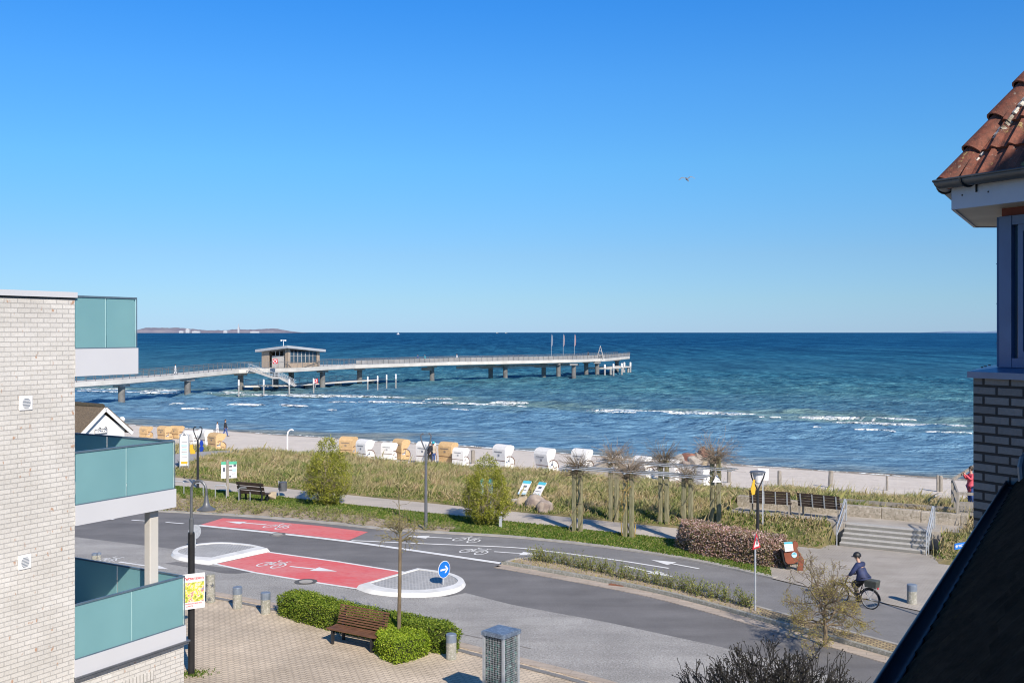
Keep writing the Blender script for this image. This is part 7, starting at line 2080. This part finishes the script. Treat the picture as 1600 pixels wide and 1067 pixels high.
# ---- dark budding bush in the foreground
Yb = 21.5; P = PX(1212, Yb); random.seed(12)
t = thing('dark_shrub', P, 0, 'large dark bare shrub with swelling buds at the lower edge in the foreground', 'shrub')
m = MB(); ends = []
for k in range(90):
    an = random.uniform(0, 2 * PI); q = random.uniform(0.1, 1.0)
    bx, by = math.cos(an) * q * 2.1, math.sin(an) * q * 1.1
    grow(m, (bx * 0.5, by * 0.5, 0), (bx * 0.66 + random.gauss(0, .12), by * 0.45, 1.25), 1.04 - 0.16 * q, 0.02, 3, 0.30, 3, 4, -0.02, ends, 0.62, (2, 4), 0, 0.0062, 0.12)
V = np.array(m.v); 
m.build('branches', mt['bark_dark'], t)
E = np.array([tuple(e) for e in ends]); 
bm_ = MB()
Pq = E[rng.integers(0, len(E), 7500)] + rng.normal(size=(7500, 3)) * 0.018
leaf_mesh('buds', Pq, 0.042, leafmat('dark_buds', [(0, (0.016, 0.014, 0.011)), (0.7, (0.032, 0.028, 0.018)), (1, (0.07, 0.06, 0.03))], trans=0.05), t)

# ---- pergola
COLS = [(902, 831, 0, 'first front column at the left'), (982, 840, 0, 'second front column, with yellow stem'), (1074, 849, 0, 'third front column, behind the pink hedge'), (959, 812, 1, 'first back column with a small white sign'), (1037, 822.5, 1, 'second back column'), (1118, 834, 1, 'third back column with a white triangle')]
pg = thing('pergola', G(982, 840), 0, 'timber pergola of six paired posts under steel tubes, overgrown with bare pollarded climbers', 'pergola')
o0 = G(982, 840)
colp = []
for k, (px, py, back, w) in enumerate(COLS):
    P = G(px, py); zg = hz(P)
    if back: 
        for _ in range(4): P = G(px, py, zg); zg = hz(P)
    P.z = zg - 0.05
    colp.append(P)
    top = 2.9
    for dx in (-0.15, 0.15):
        m = MB(); m.box((P.x - o0.x + dx * C30, P.y - o0.y - dx * S30, P.z + top / 2), (0.17, 0.17, top), rz=R(-30)); c = m.build('post', mt['wood_post'], pg); bevel(c, 0.015)
m = MB()
for row in ((0, 1, 2), (3, 4, 5)):
    A, B = colp[row[0]], colp[row[2]]; d = (B - A); d.z = 0; d.normalize(); nr = Vector((-d.y, d.x, 0))
    for k, q in enumerate((-0.42, -0.22, 0.0, 0.22, 0.42)):
        zt_ = (A.z + B.z) / 2 * 0 + 2.82 + 0.05 * (k % 2)
        p0 = Vector((A.x - o0.x, A.y - o0.y, zt_)) - d * 0.7 + nr * q; p1 = Vector((B.x - o0.x, B.y - o0.y, zt_)) + d * 0.9 + nr * q
        m.tube([p0, p1], 0.022, 8)
    for kk in row:
        c = colp[kk]; m.tube([Vector((c.x - o0.x, c.y - o0.y, 2.79)) - nr * 0.5, Vector((c.x - o0.x, c.y - o0.y, 2.79)) + nr * 0.5], 0.03, 8)
m.build('steel_tubes', mt['galv'], pg)
for k, (kk, shape) in enumerate(((3, 'sq'), (5, 'tri'))):
    c = colp[kk]; m = MB(); z = 2.42 if shape == 'sq' else 2.25
    x0, y0 = c.x - o0.x + 0.02, c.y - o0.y - 0.22
    pts = [(-0.15, 0), (0.15, 0), (0.15, 0.18), (-0.15, 0.18)] if shape == 'sq' else [(-0.19, 0), (0.19, 0), (0.0, 0.34)]
    m.prism([(x0 + x, y0, z + zz) for x, zz in pts], (0, 0.02, 0)); m.build('small_sign', mt['white_paint'], pg)
for k, (px, py, back, w) in enumerate(COLS):
    random.seed(40 + k)
    P = colp[k]
    t = thing('climbing_vine', P, 0, 'bare climber on the pergola, ' + w, 'vine', 'climbers on the pergola columns')
    m = MB(); ends = []
    for v in range(3 if k == 1 else 2):
        an = random.uniform(0, 6.3); pts = []
        for i in range(12):
            z = i / 11 * 2.95; a_ = an + z * random.uniform(0.8, 1.6); r_ = 0.20 + random.uniform(-0.05, 0.09)
            pts.append((math.cos(a_) * r_ * 1.3, math.sin(a_) * r_, z))
        m.tube(pts, [0.026 - 0.010 * i / 11 for i in range(12)], 5, cap=False)
        for j in range(9):
            q = Vector(pts[random.randint(4, 11)]); aa = random.uniform(0, 6.3)
            grow(m, q, (math.cos(aa), math.sin(aa), 0.5), 0.30, 0.010, 1, 0.6, 3, 3, 0, ends, 0.7, (1, 3), 0, 0.0045, 0.3)
    m.build('stem', mt['bark_green'] if k != 1 else M_('yellow_bark', (0.42, 0.30, 0.08), (0.22, 0.16, 0.07), 4, 0.9), t)
    m = MB(); ends = []
    m.sphere((0, 0, 2.8), 0.10, 8, 6, sc_=(1.2, 1, 1.6))
    for j in range((150, 240, 120, 210, 170, 230)[k]):
        aa = random.uniform(0, 6.3); el = random.uniform(-0.25, 1.5)
        c_ = Vector((math.cos(aa) * 0.12, math.sin(aa) * 0.12, 2.8 + random.uniform(-0.25, 0.35)))
        grow(m, c_, (math.cos(aa), math.sin(aa), el), random.uniform(0.22, (0.62, 0.85, 0.55, 0.72, 0.8, 0.9)[k]), 0.010, 1, (0.35, 0.5, 0.3, 0.45, 0.4, 0.5)[k], 3, 3, 0, ends, 0.6, (1, 2), 0, 0.005, 0.15)
    m.build('shoots', mt['twig_grey'] if k % 2 else mt['bark'], t)
# weeds at the foot of the left street lamp
q = G(299, 1053); X = q.x + rng.normal(size=260) * 0.25; Y = q.y + rng.normal(size=260) * 0.16
o = blades('weeds', np.stack([X, Y, np.full(260, 0.004)], 1), 0.06, 0.03, mt['lawn'], lean=0.8); tag(o, 'small weeds in the paving around the foot of the tall lamp', 'ground cover', kind='stuff')
# ================================================================ PEOPLE
def skinned(name, verts, edges, radii, mat, parent, sub_=1):
    me = bpy.data.meshes.new(name); me.from_pydata([tuple(v) for v in verts], edges, []); me.materials.append(mat)
    o = link(name, me, parent)
    s = o.modifiers.new('skin', 'SKIN'); s.use_smooth_shade = True
    lay = me.skin_vertices[0] if len(me.skin_vertices) else None
    if lay is None:
        bpy.context.view_layer.objects.active = o
        me.update()
        lay = me.skin_vertices[0]
    for i, r in enumerate(radii):
        lay.data[i].radius = (r, r) if not hasattr(r, '__len__') else r
        lay.data[i].use_root = (i == 0)
    ss = o.modifiers.new('sub', 'SUBSURF'); ss.levels = sub_; ss.render_levels = sub_
    return o
def person(loc_, rz, lab, J, top, legs, hair, hat=None, shoes='black', scale=1.0, long_coat=False, fingers=True, bulk=1.0):
    """J: dict of joint positions in metres, the person facing +y; body, jacket and trousers follow the same joints"""
    t = thing('person', loc_, rz, lab, 'person')
    t.scale = (scale,) * 3
    names = ['pelvis', 'belly', 'chest', 'neck0', 'neck', 'head', 'crown']
    for s in 'LR': names += ['hip' + s, 'knee' + s, 'ankle' + s, 'toe' + s, 'sho' + s, 'elb' + s, 'wri' + s, 'palm' + s]
    idx = {n: i for i, n in enumerate(names)}
    V = [Vector(J[n]) for n in names]
    rad = dict(pelvis=(0.14, 0.11), belly=(0.13, 0.10), chest=(0.15, 0.115), neck0=(0.075, 0.07), neck=(0.052, 0.052), head=(0.075, 0.092), crown=(0.06, 0.075))
    for s in 'LR': rad.update({'hip' + s: 0.09, 'knee' + s: 0.057, 'ankle' + s: 0.038, 'toe' + s: 0.032, 'sho' + s: 0.06, 'elb' + s: 0.04, 'wri' + s: 0.027, 'palm' + s: (0.038, 0.018)})
    E = [('pelvis', 'belly'), ('belly', 'chest'), ('chest', 'neck0'), ('neck0', 'neck'), ('neck', 'head'), ('head', 'crown')]
    for s in 'LR': E += [('pelvis', 'hip' + s), ('hip' + s, 'knee' + s), ('knee' + s, 'ankle' + s), ('ankle' + s, 'toe' + s), ('chest', 'sho' + s), ('sho' + s, 'elb' + s), ('elb' + s, 'wri' + s), ('wri' + s, 'palm' + s)]
    edges = [(idx[a], idx[b]) for a, b in E]; R_ = [rad[n] for n in names]
    if fingers:
        for s in 'LR':
            w, p = V[idx['wri' + s]], V[idx['palm' + s]]
            d = (p - w).normalized(); sd = d.cross(Vector((0, 0, 1))); sd = sd.normalized() if sd.length > 0.1 else Vector((1, 0, 0)); dn = d.cross(sd)
            for k, (o_, L) in enumerate(((-0.03, 0.07), (-0.01, 0.08), (0.01, 0.075), (0.028, 0.058))):
                a = p + sd * o_ + d * 0.015; b = a + d * L * 0.55 + dn * 0.008; c = b + (d * 0.6 - Vector((0, 0, 0.6))).normalized() * L * 0.45
                i0 = len(V); V += [a, b, c]; R_ += [0.009, 0.0085, 0.007]; edges += [(idx['palm' + s], i0), (i0, i0 + 1), (i0 + 1, i0 + 2)]
            a = w.lerp(p, 0.45) - sd * 0.035; b = a - sd * 0.02 + d * 0.04; i0 = len(V); V += [a, b]; R_ += [0.011, 0.009]; edges += [(idx['palm' + s], i0), (i0, i0 + 1)]
    skinned('body', V, edges, R_, mt['skin'], t)
    # jacket
    nm = ['belly', 'chest', 'neck0', 'pelvis', 'shoL', 'elbL', 'wriL', 'shoR', 'elbR', 'wriR']; jx = {n: i for i, n in enumerate(nm)}
    jr = dict(belly=(0.185, 0.155), chest=(0.19, 0.155), neck0=(0.095, 0.09), pelvis=(0.185, 0.155), shoL=0.088, elbL=0.066, wriL=0.045, shoR=0.088, elbR=0.066, wriR=0.045)
    JV = [Vector(J[n]) for n in nm]
    je = [('belly', 'chest'), ('chest', 'neck0'), ('belly', 'pelvis'), ('chest', 'shoL'), ('shoL', 'elbL'), ('elbL', 'wriL'), ('chest', 'shoR'), ('shoR', 'elbR'), ('elbR', 'wriR')]
    jrl = [(jr[n] * bulk if not isinstance(jr[n], tuple) else (jr[n][0] * bulk, jr[n][1] * bulk)) for n in nm]; jel = [(jx[a], jx[b]) for a, b in je]
    if long_coat:
        JV.append((Vector(J['kneeL']) + Vector(J['kneeR'])) / 2 + Vector((0, 0, 0.1))); jrl.append((0.2, 0.18)); jel.append((jx['pelvis'], len(JV) - 1))
    skinned('jacket', JV, jel, jrl, top, t)
    nm = ['pelvis', 'hipL', 'kneeL', 'ankleL', 'hipR', 'kneeR', 'ankleR']; jx = {n: i for i, n in enumerate(nm)}
    skinned('trousers', [Vector(J[n]) for n in nm], [(0, 1), (1, 2), (2, 3), (0, 4), (4, 5), (5, 6)], [(0.16, 0.13), 0.108, 0.078, 0.058, 0.108, 0.078, 0.058], legs, t)
    for s in 'LR':
        a, b = Vector(J['ankle' + s]), Vector(J['toe' + s])
        m = MB(); d = (b - a); d.z = 0; d.normalize()
        m.tube([a - d * 0.05 - Vector((0, 0, 0.045)), a + Vector((0, 0, -0.03)), b + Vector((0, 0, 0.0)), b + d * 0.06], [0.035, 0.048, 0.042, 0.025], 8); m.build('shoe', mt[shoes], t)
    h, c = Vector(J['head']), Vector(J['crown']); up = (c - h).normalized()
    fw = Vector(J.get('face', (0, 1, 0))).normalized(); fw = (fw - up * fw.dot(up)).normalized(); sdv = fw.cross(up)
    hc = h.lerp(c, 0.35)
    m = MB(); m.sphere((0, 0, 0), 1.0, 12, 8); m.v = [tuple(hc + sdv * v[0] * 0.088 + fw * (v[1] * 0.10 - 0.018) + up * (max(v[2], -0.75 if v[1] < 0.1 else -0.05) * 0.125 + 0.022)) for v in m.v]
    hr = m.build('hair', hair, t); smooth_by_angle(hr, 60)
    m = MB(); m.sphere(hc + fw * 0.093 - up * 0.02, 0.014, 6, 4)
    for q in (-1, 1): m.sphere(hc + fw * 0.02 + sdv * q * 0.083 - up * 0.01, 0.02, 6, 4)
    m.build('nose_and_ears', mt['skin'], t)
    m = MB()
    for q in (-1, 1): m.sphere(hc + fw * 0.083 + sdv * q * 0.03 + up * 0.008, 0.009, 6, 4)
    m.bar(hc + fw * 0.084 - up * 0.058 - sdv * 0.02, hc + fw * 0.084 - up * 0.058 + sdv * 0.02, 0.008, 0.006); m.build('eyes_and_mouth', mt['trim_brown'], t)
    if hat is not None:
        m = MB(); m.sphere((0, 0, 0), 1.0, 14, 10); m.v = [tuple(hc + sdv * v[0] * 0.118 + fw * (v[1] * 0.145 - 0.012) + up * (max(v[2], -0.30) * 0.135 + 0.045)) for v in m.v]
        m.prism([hc + fw * 0.11 + sdv * 0.07 + up * 0.03, hc + fw * 0.11 - sdv * 0.07 + up * 0.03, hc + fw * 0.19 - sdv * 0.05 + up * 0.02, hc + fw * 0.19 + sdv * 0.05 + up * 0.02], up * 0.012)
        hh = m.build('helmet' if hat is mt['black'] else 'cap', hat, t); smooth_by_angle(hh, 50)
    return t
def stand(step=0.0, armf=0.0, bent=0.0, look=(0, 1, 0), phone=False):
    J = dict(pelvis=(0, 0, 0.93), belly=(0, 0.01 + bent * .1, 1.08), chest=(0, 0.01 + bent * .2, 1.27), neck0=(0, 0.0 + bent * .3, 1.44), neck=(0, 0.01 + bent * .33, 1.52), head=(0, 0.03 + bent * .36, 1.62), crown=(0, 0.03 + bent * .38, 1.71), face=look)
    for s, q in (('L', -1), ('R', 1)):
        f = step * q
        J['hip' + s] = (q * 0.09, 0, 0.86); J['knee' + s] = (q * 0.10, f * 0.5 + 0.03, 0.48); J['ankle' + s] = (q * 0.10, f * 1.0 - 0.03, 0.08 + max(0, -f) * 0.15); J['toe' + s] = (q * 0.115, f + 0.10, 0.035 + max(0, -f) * 0.05)
        J['sho' + s] = (q * 0.175, 0.0 + bent * .25, 1.40); J['elb' + s] = (q * 0.23, -f * 0.35 - 0.02 + armf * .1, 1.13); J['wri' + s] = (q * 0.22, -f * 0.5 + 0.08 + armf * .25, 0.90 + armf * .15); J['palm' + s] = (q * 0.215, -f * 0.55 + 0.11 + armf * .3, 0.82 + armf * .15)
        if phone: J['elb' + s] = (q * 0.20, 0.12, 1.2); J['wri' + s] = (q * 0.09, 0.3, 1.42); J['palm' + s] = (q * 0.05, 0.33, 1.49)
    return J
def on_beach(px, pyb):
    Y = 100.0
    for _ in range(25): P = PX(px, Y); z = hz(P); Y += 0.5 * (F * (H - z) / (pyb - HY) - Y)
    P = PX(px, Y); P.z = hz(P); return P
P = on_beach(352, 682); person(P, R(-75), 'person in dark jacket and trousers walking right along the waterline', stand(0.26), mt['cloth_black'], mt['cloth_blue'], mt['hair'])
P = on_beach(339.5, 681); person(P, R(-60), 'smaller person in white walking beside the dark clad one', stand(0.16), mt['cloth_white'], mt['cloth_white'], mt['hair'], scale=0.82)
P = PX(672, 76.3); P.z = hz(P); person(P, R(150), 'person in black standing in front of the white beach chair at the grey lamp', stand(0.05, 0.6), mt['cloth_black'], mt['cloth_black'], mt['hair'], scale=0.98)
P = PX(677, 76.9); P.z = hz(P); person(P, R(200), 'person with blue cap and pale clothes behind the one in black', stand(0.0, 0.4), M_('cloth_beige', (0.45, 0.38, 0.30), None, 5, .8), mt['cloth_blue'], mt['hair'], hat=mt['cloth_teal'], scale=0.96)
P = PX(1517.5, 46.8); P.z = ZY(792, 46.8); person(P, R(95), 'person in long salmon red coat on the boardwalk beside the turret wall', stand(0.03, 0, 0, (0.2, 1, -0.2), phone=True), mt['cloth_red'], mt['cloth_blue'], mt['hair'], long_coat=True, scale=1.05)
P = PX(1519, 43.4); P.z = ZY(836, 43.4)
def dog(P, rz, lab):
    t = thing('dog', P, rz, lab, 'dog')
    V = [(0, -0.25, 0.42), (0, 0, 0.43), (0, 0.22, 0.44), (0, 0.33, 0.56), (0, 0.40, 0.62), (0, 0.52, 0.58), (0, -0.42, 0.52)]
    E = [(0, 1), (1, 2), (2, 3), (3, 4), (4, 5), (0, 6)]; Rr = [0.09, 0.10, 0.12, 0.07, 0.075, 0.035, 0.02]
    for q in (-1, 1):
        i = len(V); V += [(q * 0.07, 0.22, 0.25), (q * 0.07, 0.20, 0.04)]; E += [(2, i), (i, i + 1)]; Rr += [0.035, 0.025]
        i = len(V); V += [(q * 0.07, -0.20, 0.28), (q * 0.07, -0.33, 0.18), (q * 0.07, -0.28, 0.04)]; E += [(0, i), (i, i + 1), (i + 1, i + 2)]; Rr += [0.05, 0.028, 0.024]
    skinned('body', V, E, Rr, mt['rust_brown'], t)
# tiny people along the pier
def pier_person(px, lab, mat, rz, mat2=None):
    z, Y = deckz(px); Y += 2.2; P = PX(px, Y, z + DT)
    person(P, rz, lab, stand(0.15), mat, mat2 or mt['cloth_blue'], mt['hair'], fingers=False)
pier_person(274, 'person in pale clothes walking on the pier left of the pavilion', mt['cloth_white'], R(-60), mt['cloth_white'])
pier_person(653, 'person in dark blue on the pier, left one of two right of the pavilion', mt['cloth_blue'], R(90))
pier_person(664, 'person in turquoise on the pier, right one of two right of the pavilion', mt['cloth_teal'], R(90))
pier_person(714, 'person in white on the middle of the pier', mt['cloth_white'], R(90), mt['cloth_white'])
pier_person(919, 'person in black on the pier between the right flag and the A-shaped frame', mt['cloth_black'], R(70), mt['cloth_black'])
pier_person(935, 'person in dark clothes beneath the A-shaped frame', mt['cloth_black'], R(-90), mt['cloth_black'])

# ---- cyclist
rear = G(1359.5, 951.5); hd = Vector((-0.70, 0.714, 0)).normalized()
rz = math.atan2(hd.y, hd.x) - PI / 2            # local +y is the riding direction
BS = 0.92
bk = thing('bicycle', rear, rz, 'black trekking bicycle with a basket box on its rear rack, ridden along the cycle path', 'bicycle')
bk.scale = (BS,) * 3
WR = 0.35
for y0, nm in ((0.0, 'rear'), (1.12, 'front')):
    m = MB(); m.tube([(0, y0 + (WR - 0.02) * math.cos(a), WR + (WR - 0.02) * math.sin(a)) for a in [2 * PI * k / 28 for k in range(29)]], 0.022, 7, cap=False); w = m.build('wheel', mt['rubber'], bk)
    m = MB(); m.tube([(0, y0 + (WR - 0.048) * math.cos(a), WR + (WR - 0.048) * math.sin(a)) for a in [2 * PI * k / 28 for k in range(29)]], 0.009, 5, cap=False); m.lathe([(0.03, 0)], (0, 0, 0), 8) if False else None
    m.build('rim', mt['galv'], w)
    m = MB()
    for k in range(16): a = 2 * PI * k / 16; m.tube([(0.02 * (-1) ** k, y0, WR), (0, y0 + (WR - 0.05) * math.cos(a), WR + (WR - 0.05) * math.sin(a))], 0.002, 3)
    m.tube([(-0.05, y0, WR), (0.05, y0, WR)], 0.025, 8); m.build('spokes', mt['galv'], w)
    m = MB(); m.tube([(0, y0 + (WR + 0.025) * math.cos(a), WR + (WR + 0.025) * math.sin(a)) for a in ([PI * (0.12 + 0.88 * k / 10) for k in range(11)] if nm == 'rear' else [PI * (0.05 + 0.75 * k / 10) for k in range(11)])], 0.022, 5); m.build('mudguard', mt['black'], bk)
m = MB()
bb, st_, hd0, hd1, ax0, ax1 = (0, 0.44, 0.30), (0, 0.27, 0.82), (0, 0.88, 0.86), (0, 0.93, 0.70), (0, 0, WR), (0, 1.12, WR)
for p, q, r_ in ((bb, st_, 0.018), (bb, hd1, 0.032), (st_, (0, 0.90, 0.80), 0.016), (hd0, hd1, 0.024), (bb, ax0, 0.012), ((0, .3, .72), ax0, 0.010), (hd1, ax1, 0.016), ((0, 0.87, 0.86), (0, 0.83, 1.02), 0.014)): m.tube([p, q], r_, 8)
m.box((0, 0.42, 0.33), (0.09, 0.17, 0.15)); m.build('frame', mt['black'], bk)
m = MB(); m.tube([(-0.29, 0.66, 1.05), (-0.2, 0.78, 1.05), (0, 0.84, 1.03), (0.2, 0.78, 1.05), (0.29, 0.66, 1.05)], 0.013, 7); m.build('handlebar', mt['black'], bk)
m = MB(); m.prism([(-0.03, 0.38, 0.95), (0.03, 0.38, 0.95), (0.085, 0.14, 0.95), (-0.085, 0.14, 0.95)], (0, 0, 0.055)); m.tube([st_, (0, 0.245, 0.95)], 0.014, 8); s_ = m.build('saddle', mt['black'], bk); bevel(s_, .01)
m = MB()
for x in (-0.06, 0.06): m.tube([(x, -0.28, 0.76), (x, 0.22, 0.76), (x * .6, 0.0, WR)], 0.008, 5); m.tube([(x, -0.2, 0.76), (x * .6, 0, WR)], 0.007, 5)
m.build('rack', mt['galv'], bk)
m = MB(); 
for k in range(8):
    z = 0.79 + k * 0.028; s = 1 + k * 0.02
    m.box((0, -0.07, z), (0.30 * s, 0.40 * s, 0.016))
m.box((0, -0.07, 0.88), (0.28, 0.38, 0.18)); m.box((0, -0.07, 1.01), (0.33, 0.43, 0.03)); b_ = m.build('basket', M_('basket', (0.055, 0.06, 0.055), (0.09, 0.10, 0.09), 30, .7), bk)
m = MB(); m.box((0, -0.285, 0.765), (0.07, 0.03, 0.05)); m.build('tail_light', mt['sign_red'], bk)
m = MB(); m.tube([(-0.09, 0.44, 0.30), (0.09, 0.44, 0.30)], 0.02, 6); m.bar((0.08, 0.44, 0.30), (0.08, 0.50, 0.14), 0.02, 0.03); m.bar((-0.08, 0.44, 0.30), (-0.08, 0.38, 0.46), 0.02, 0.03); m.box((0.13, 0.50, 0.135), (0.09, 0.09, 0.02)); m.box((-0.13, 0.38, 0.465), (0.09, 0.09, 0.02)); m.build('pedals', mt['dark_metal'], bk)
J = dict(pelvis=(0, 0.24, 1.06), belly=(0, 0.27, 1.20), chest=(0, 0.36, 1.38), neck0=(0, 0.41, 1.54), neck=(0, 0.44, 1.61), head=(0, 0.48, 1.70), crown=(0, 0.49, 1.79), face=(-0.75, 0.55, -0.15))
J.update(hipL=(-0.10, 0.27, 0.99), kneeL=(-0.13, 0.60, 0.80), ankleL=(-0.13, 0.36, 0.54), toeL=(-0.14, 0.47, 0.50), hipR=(0.10, 0.27, 0.99), kneeR=(0.13, 0.60, 0.60), ankleR=(0.13, 0.45, 0.21), toeR=(0.14, 0.57, 0.18))
J.update(shoL=(-0.19, 0.39, 1.49), elbL=(-0.29, 0.50, 1.24), wriL=(-0.28, 0.64, 1.10), palmL=(-0.27, 0.70, 1.08), shoR=(0.19, 0.39, 1.49), elbR=(0.29, 0.50, 1.24), wriR=(0.28, 0.64, 1.10), palmR=(0.27, 0.70, 1.08))
person(rear, rz, 'cyclist in blue jacket and black helmet riding left behind the bare tree', J, mt['cloth_navy'], mt['cloth_black'], mt['hair'], hat=mt['black'], bulk=1.22, scale=BS)

# ---- small fixings that were modelled together become parts of their own
def split_loose(o, name):
    bm = bmesh.new(); bm.from_mesh(o.data); bm.verts.ensure_lookup_table()
    seen = {}; isl = []
    for v in bm.verts:
        if v.index in seen: continue
        st = [v]; seen[v.index] = 1; comp = []
        while st:
            q = st.pop(); comp.append(q.index)
            for e in q.link_edges:
                w = e.other_vert(q)
                if w.index not in seen: seen[w.index] = 1; st.append(w)
        isl.append(set(comp))
    for comp in isl:
        idx = {i: k for k, i in enumerate(sorted(comp))}
        me = bpy.data.meshes.new(name)
        me.from_pydata([tuple(bm.verts[i].co) for i in sorted(comp)], [], [[idx[v.index] for v in f.verts] for f in bm.faces if f.verts[0].index in comp])
        for m in o.data.materials: me.materials.append(m)
        c = link(name, me, o.parent); c.matrix_local = o.matrix_local.copy()
    bm.free(); bpy.data.objects.remove(o)
for n_, s_n in (('sill_screws', 'screw'), ('fascia_nails', 'nail'), ('gutter_bracket', 'bracket'), ('dark_bands', 'dark_band'), ('text_blocks', 'text_block')):
    for o in [o for o in COL.objects if o.name.split('.')[0] == n_]: split_loose(o, s_n)
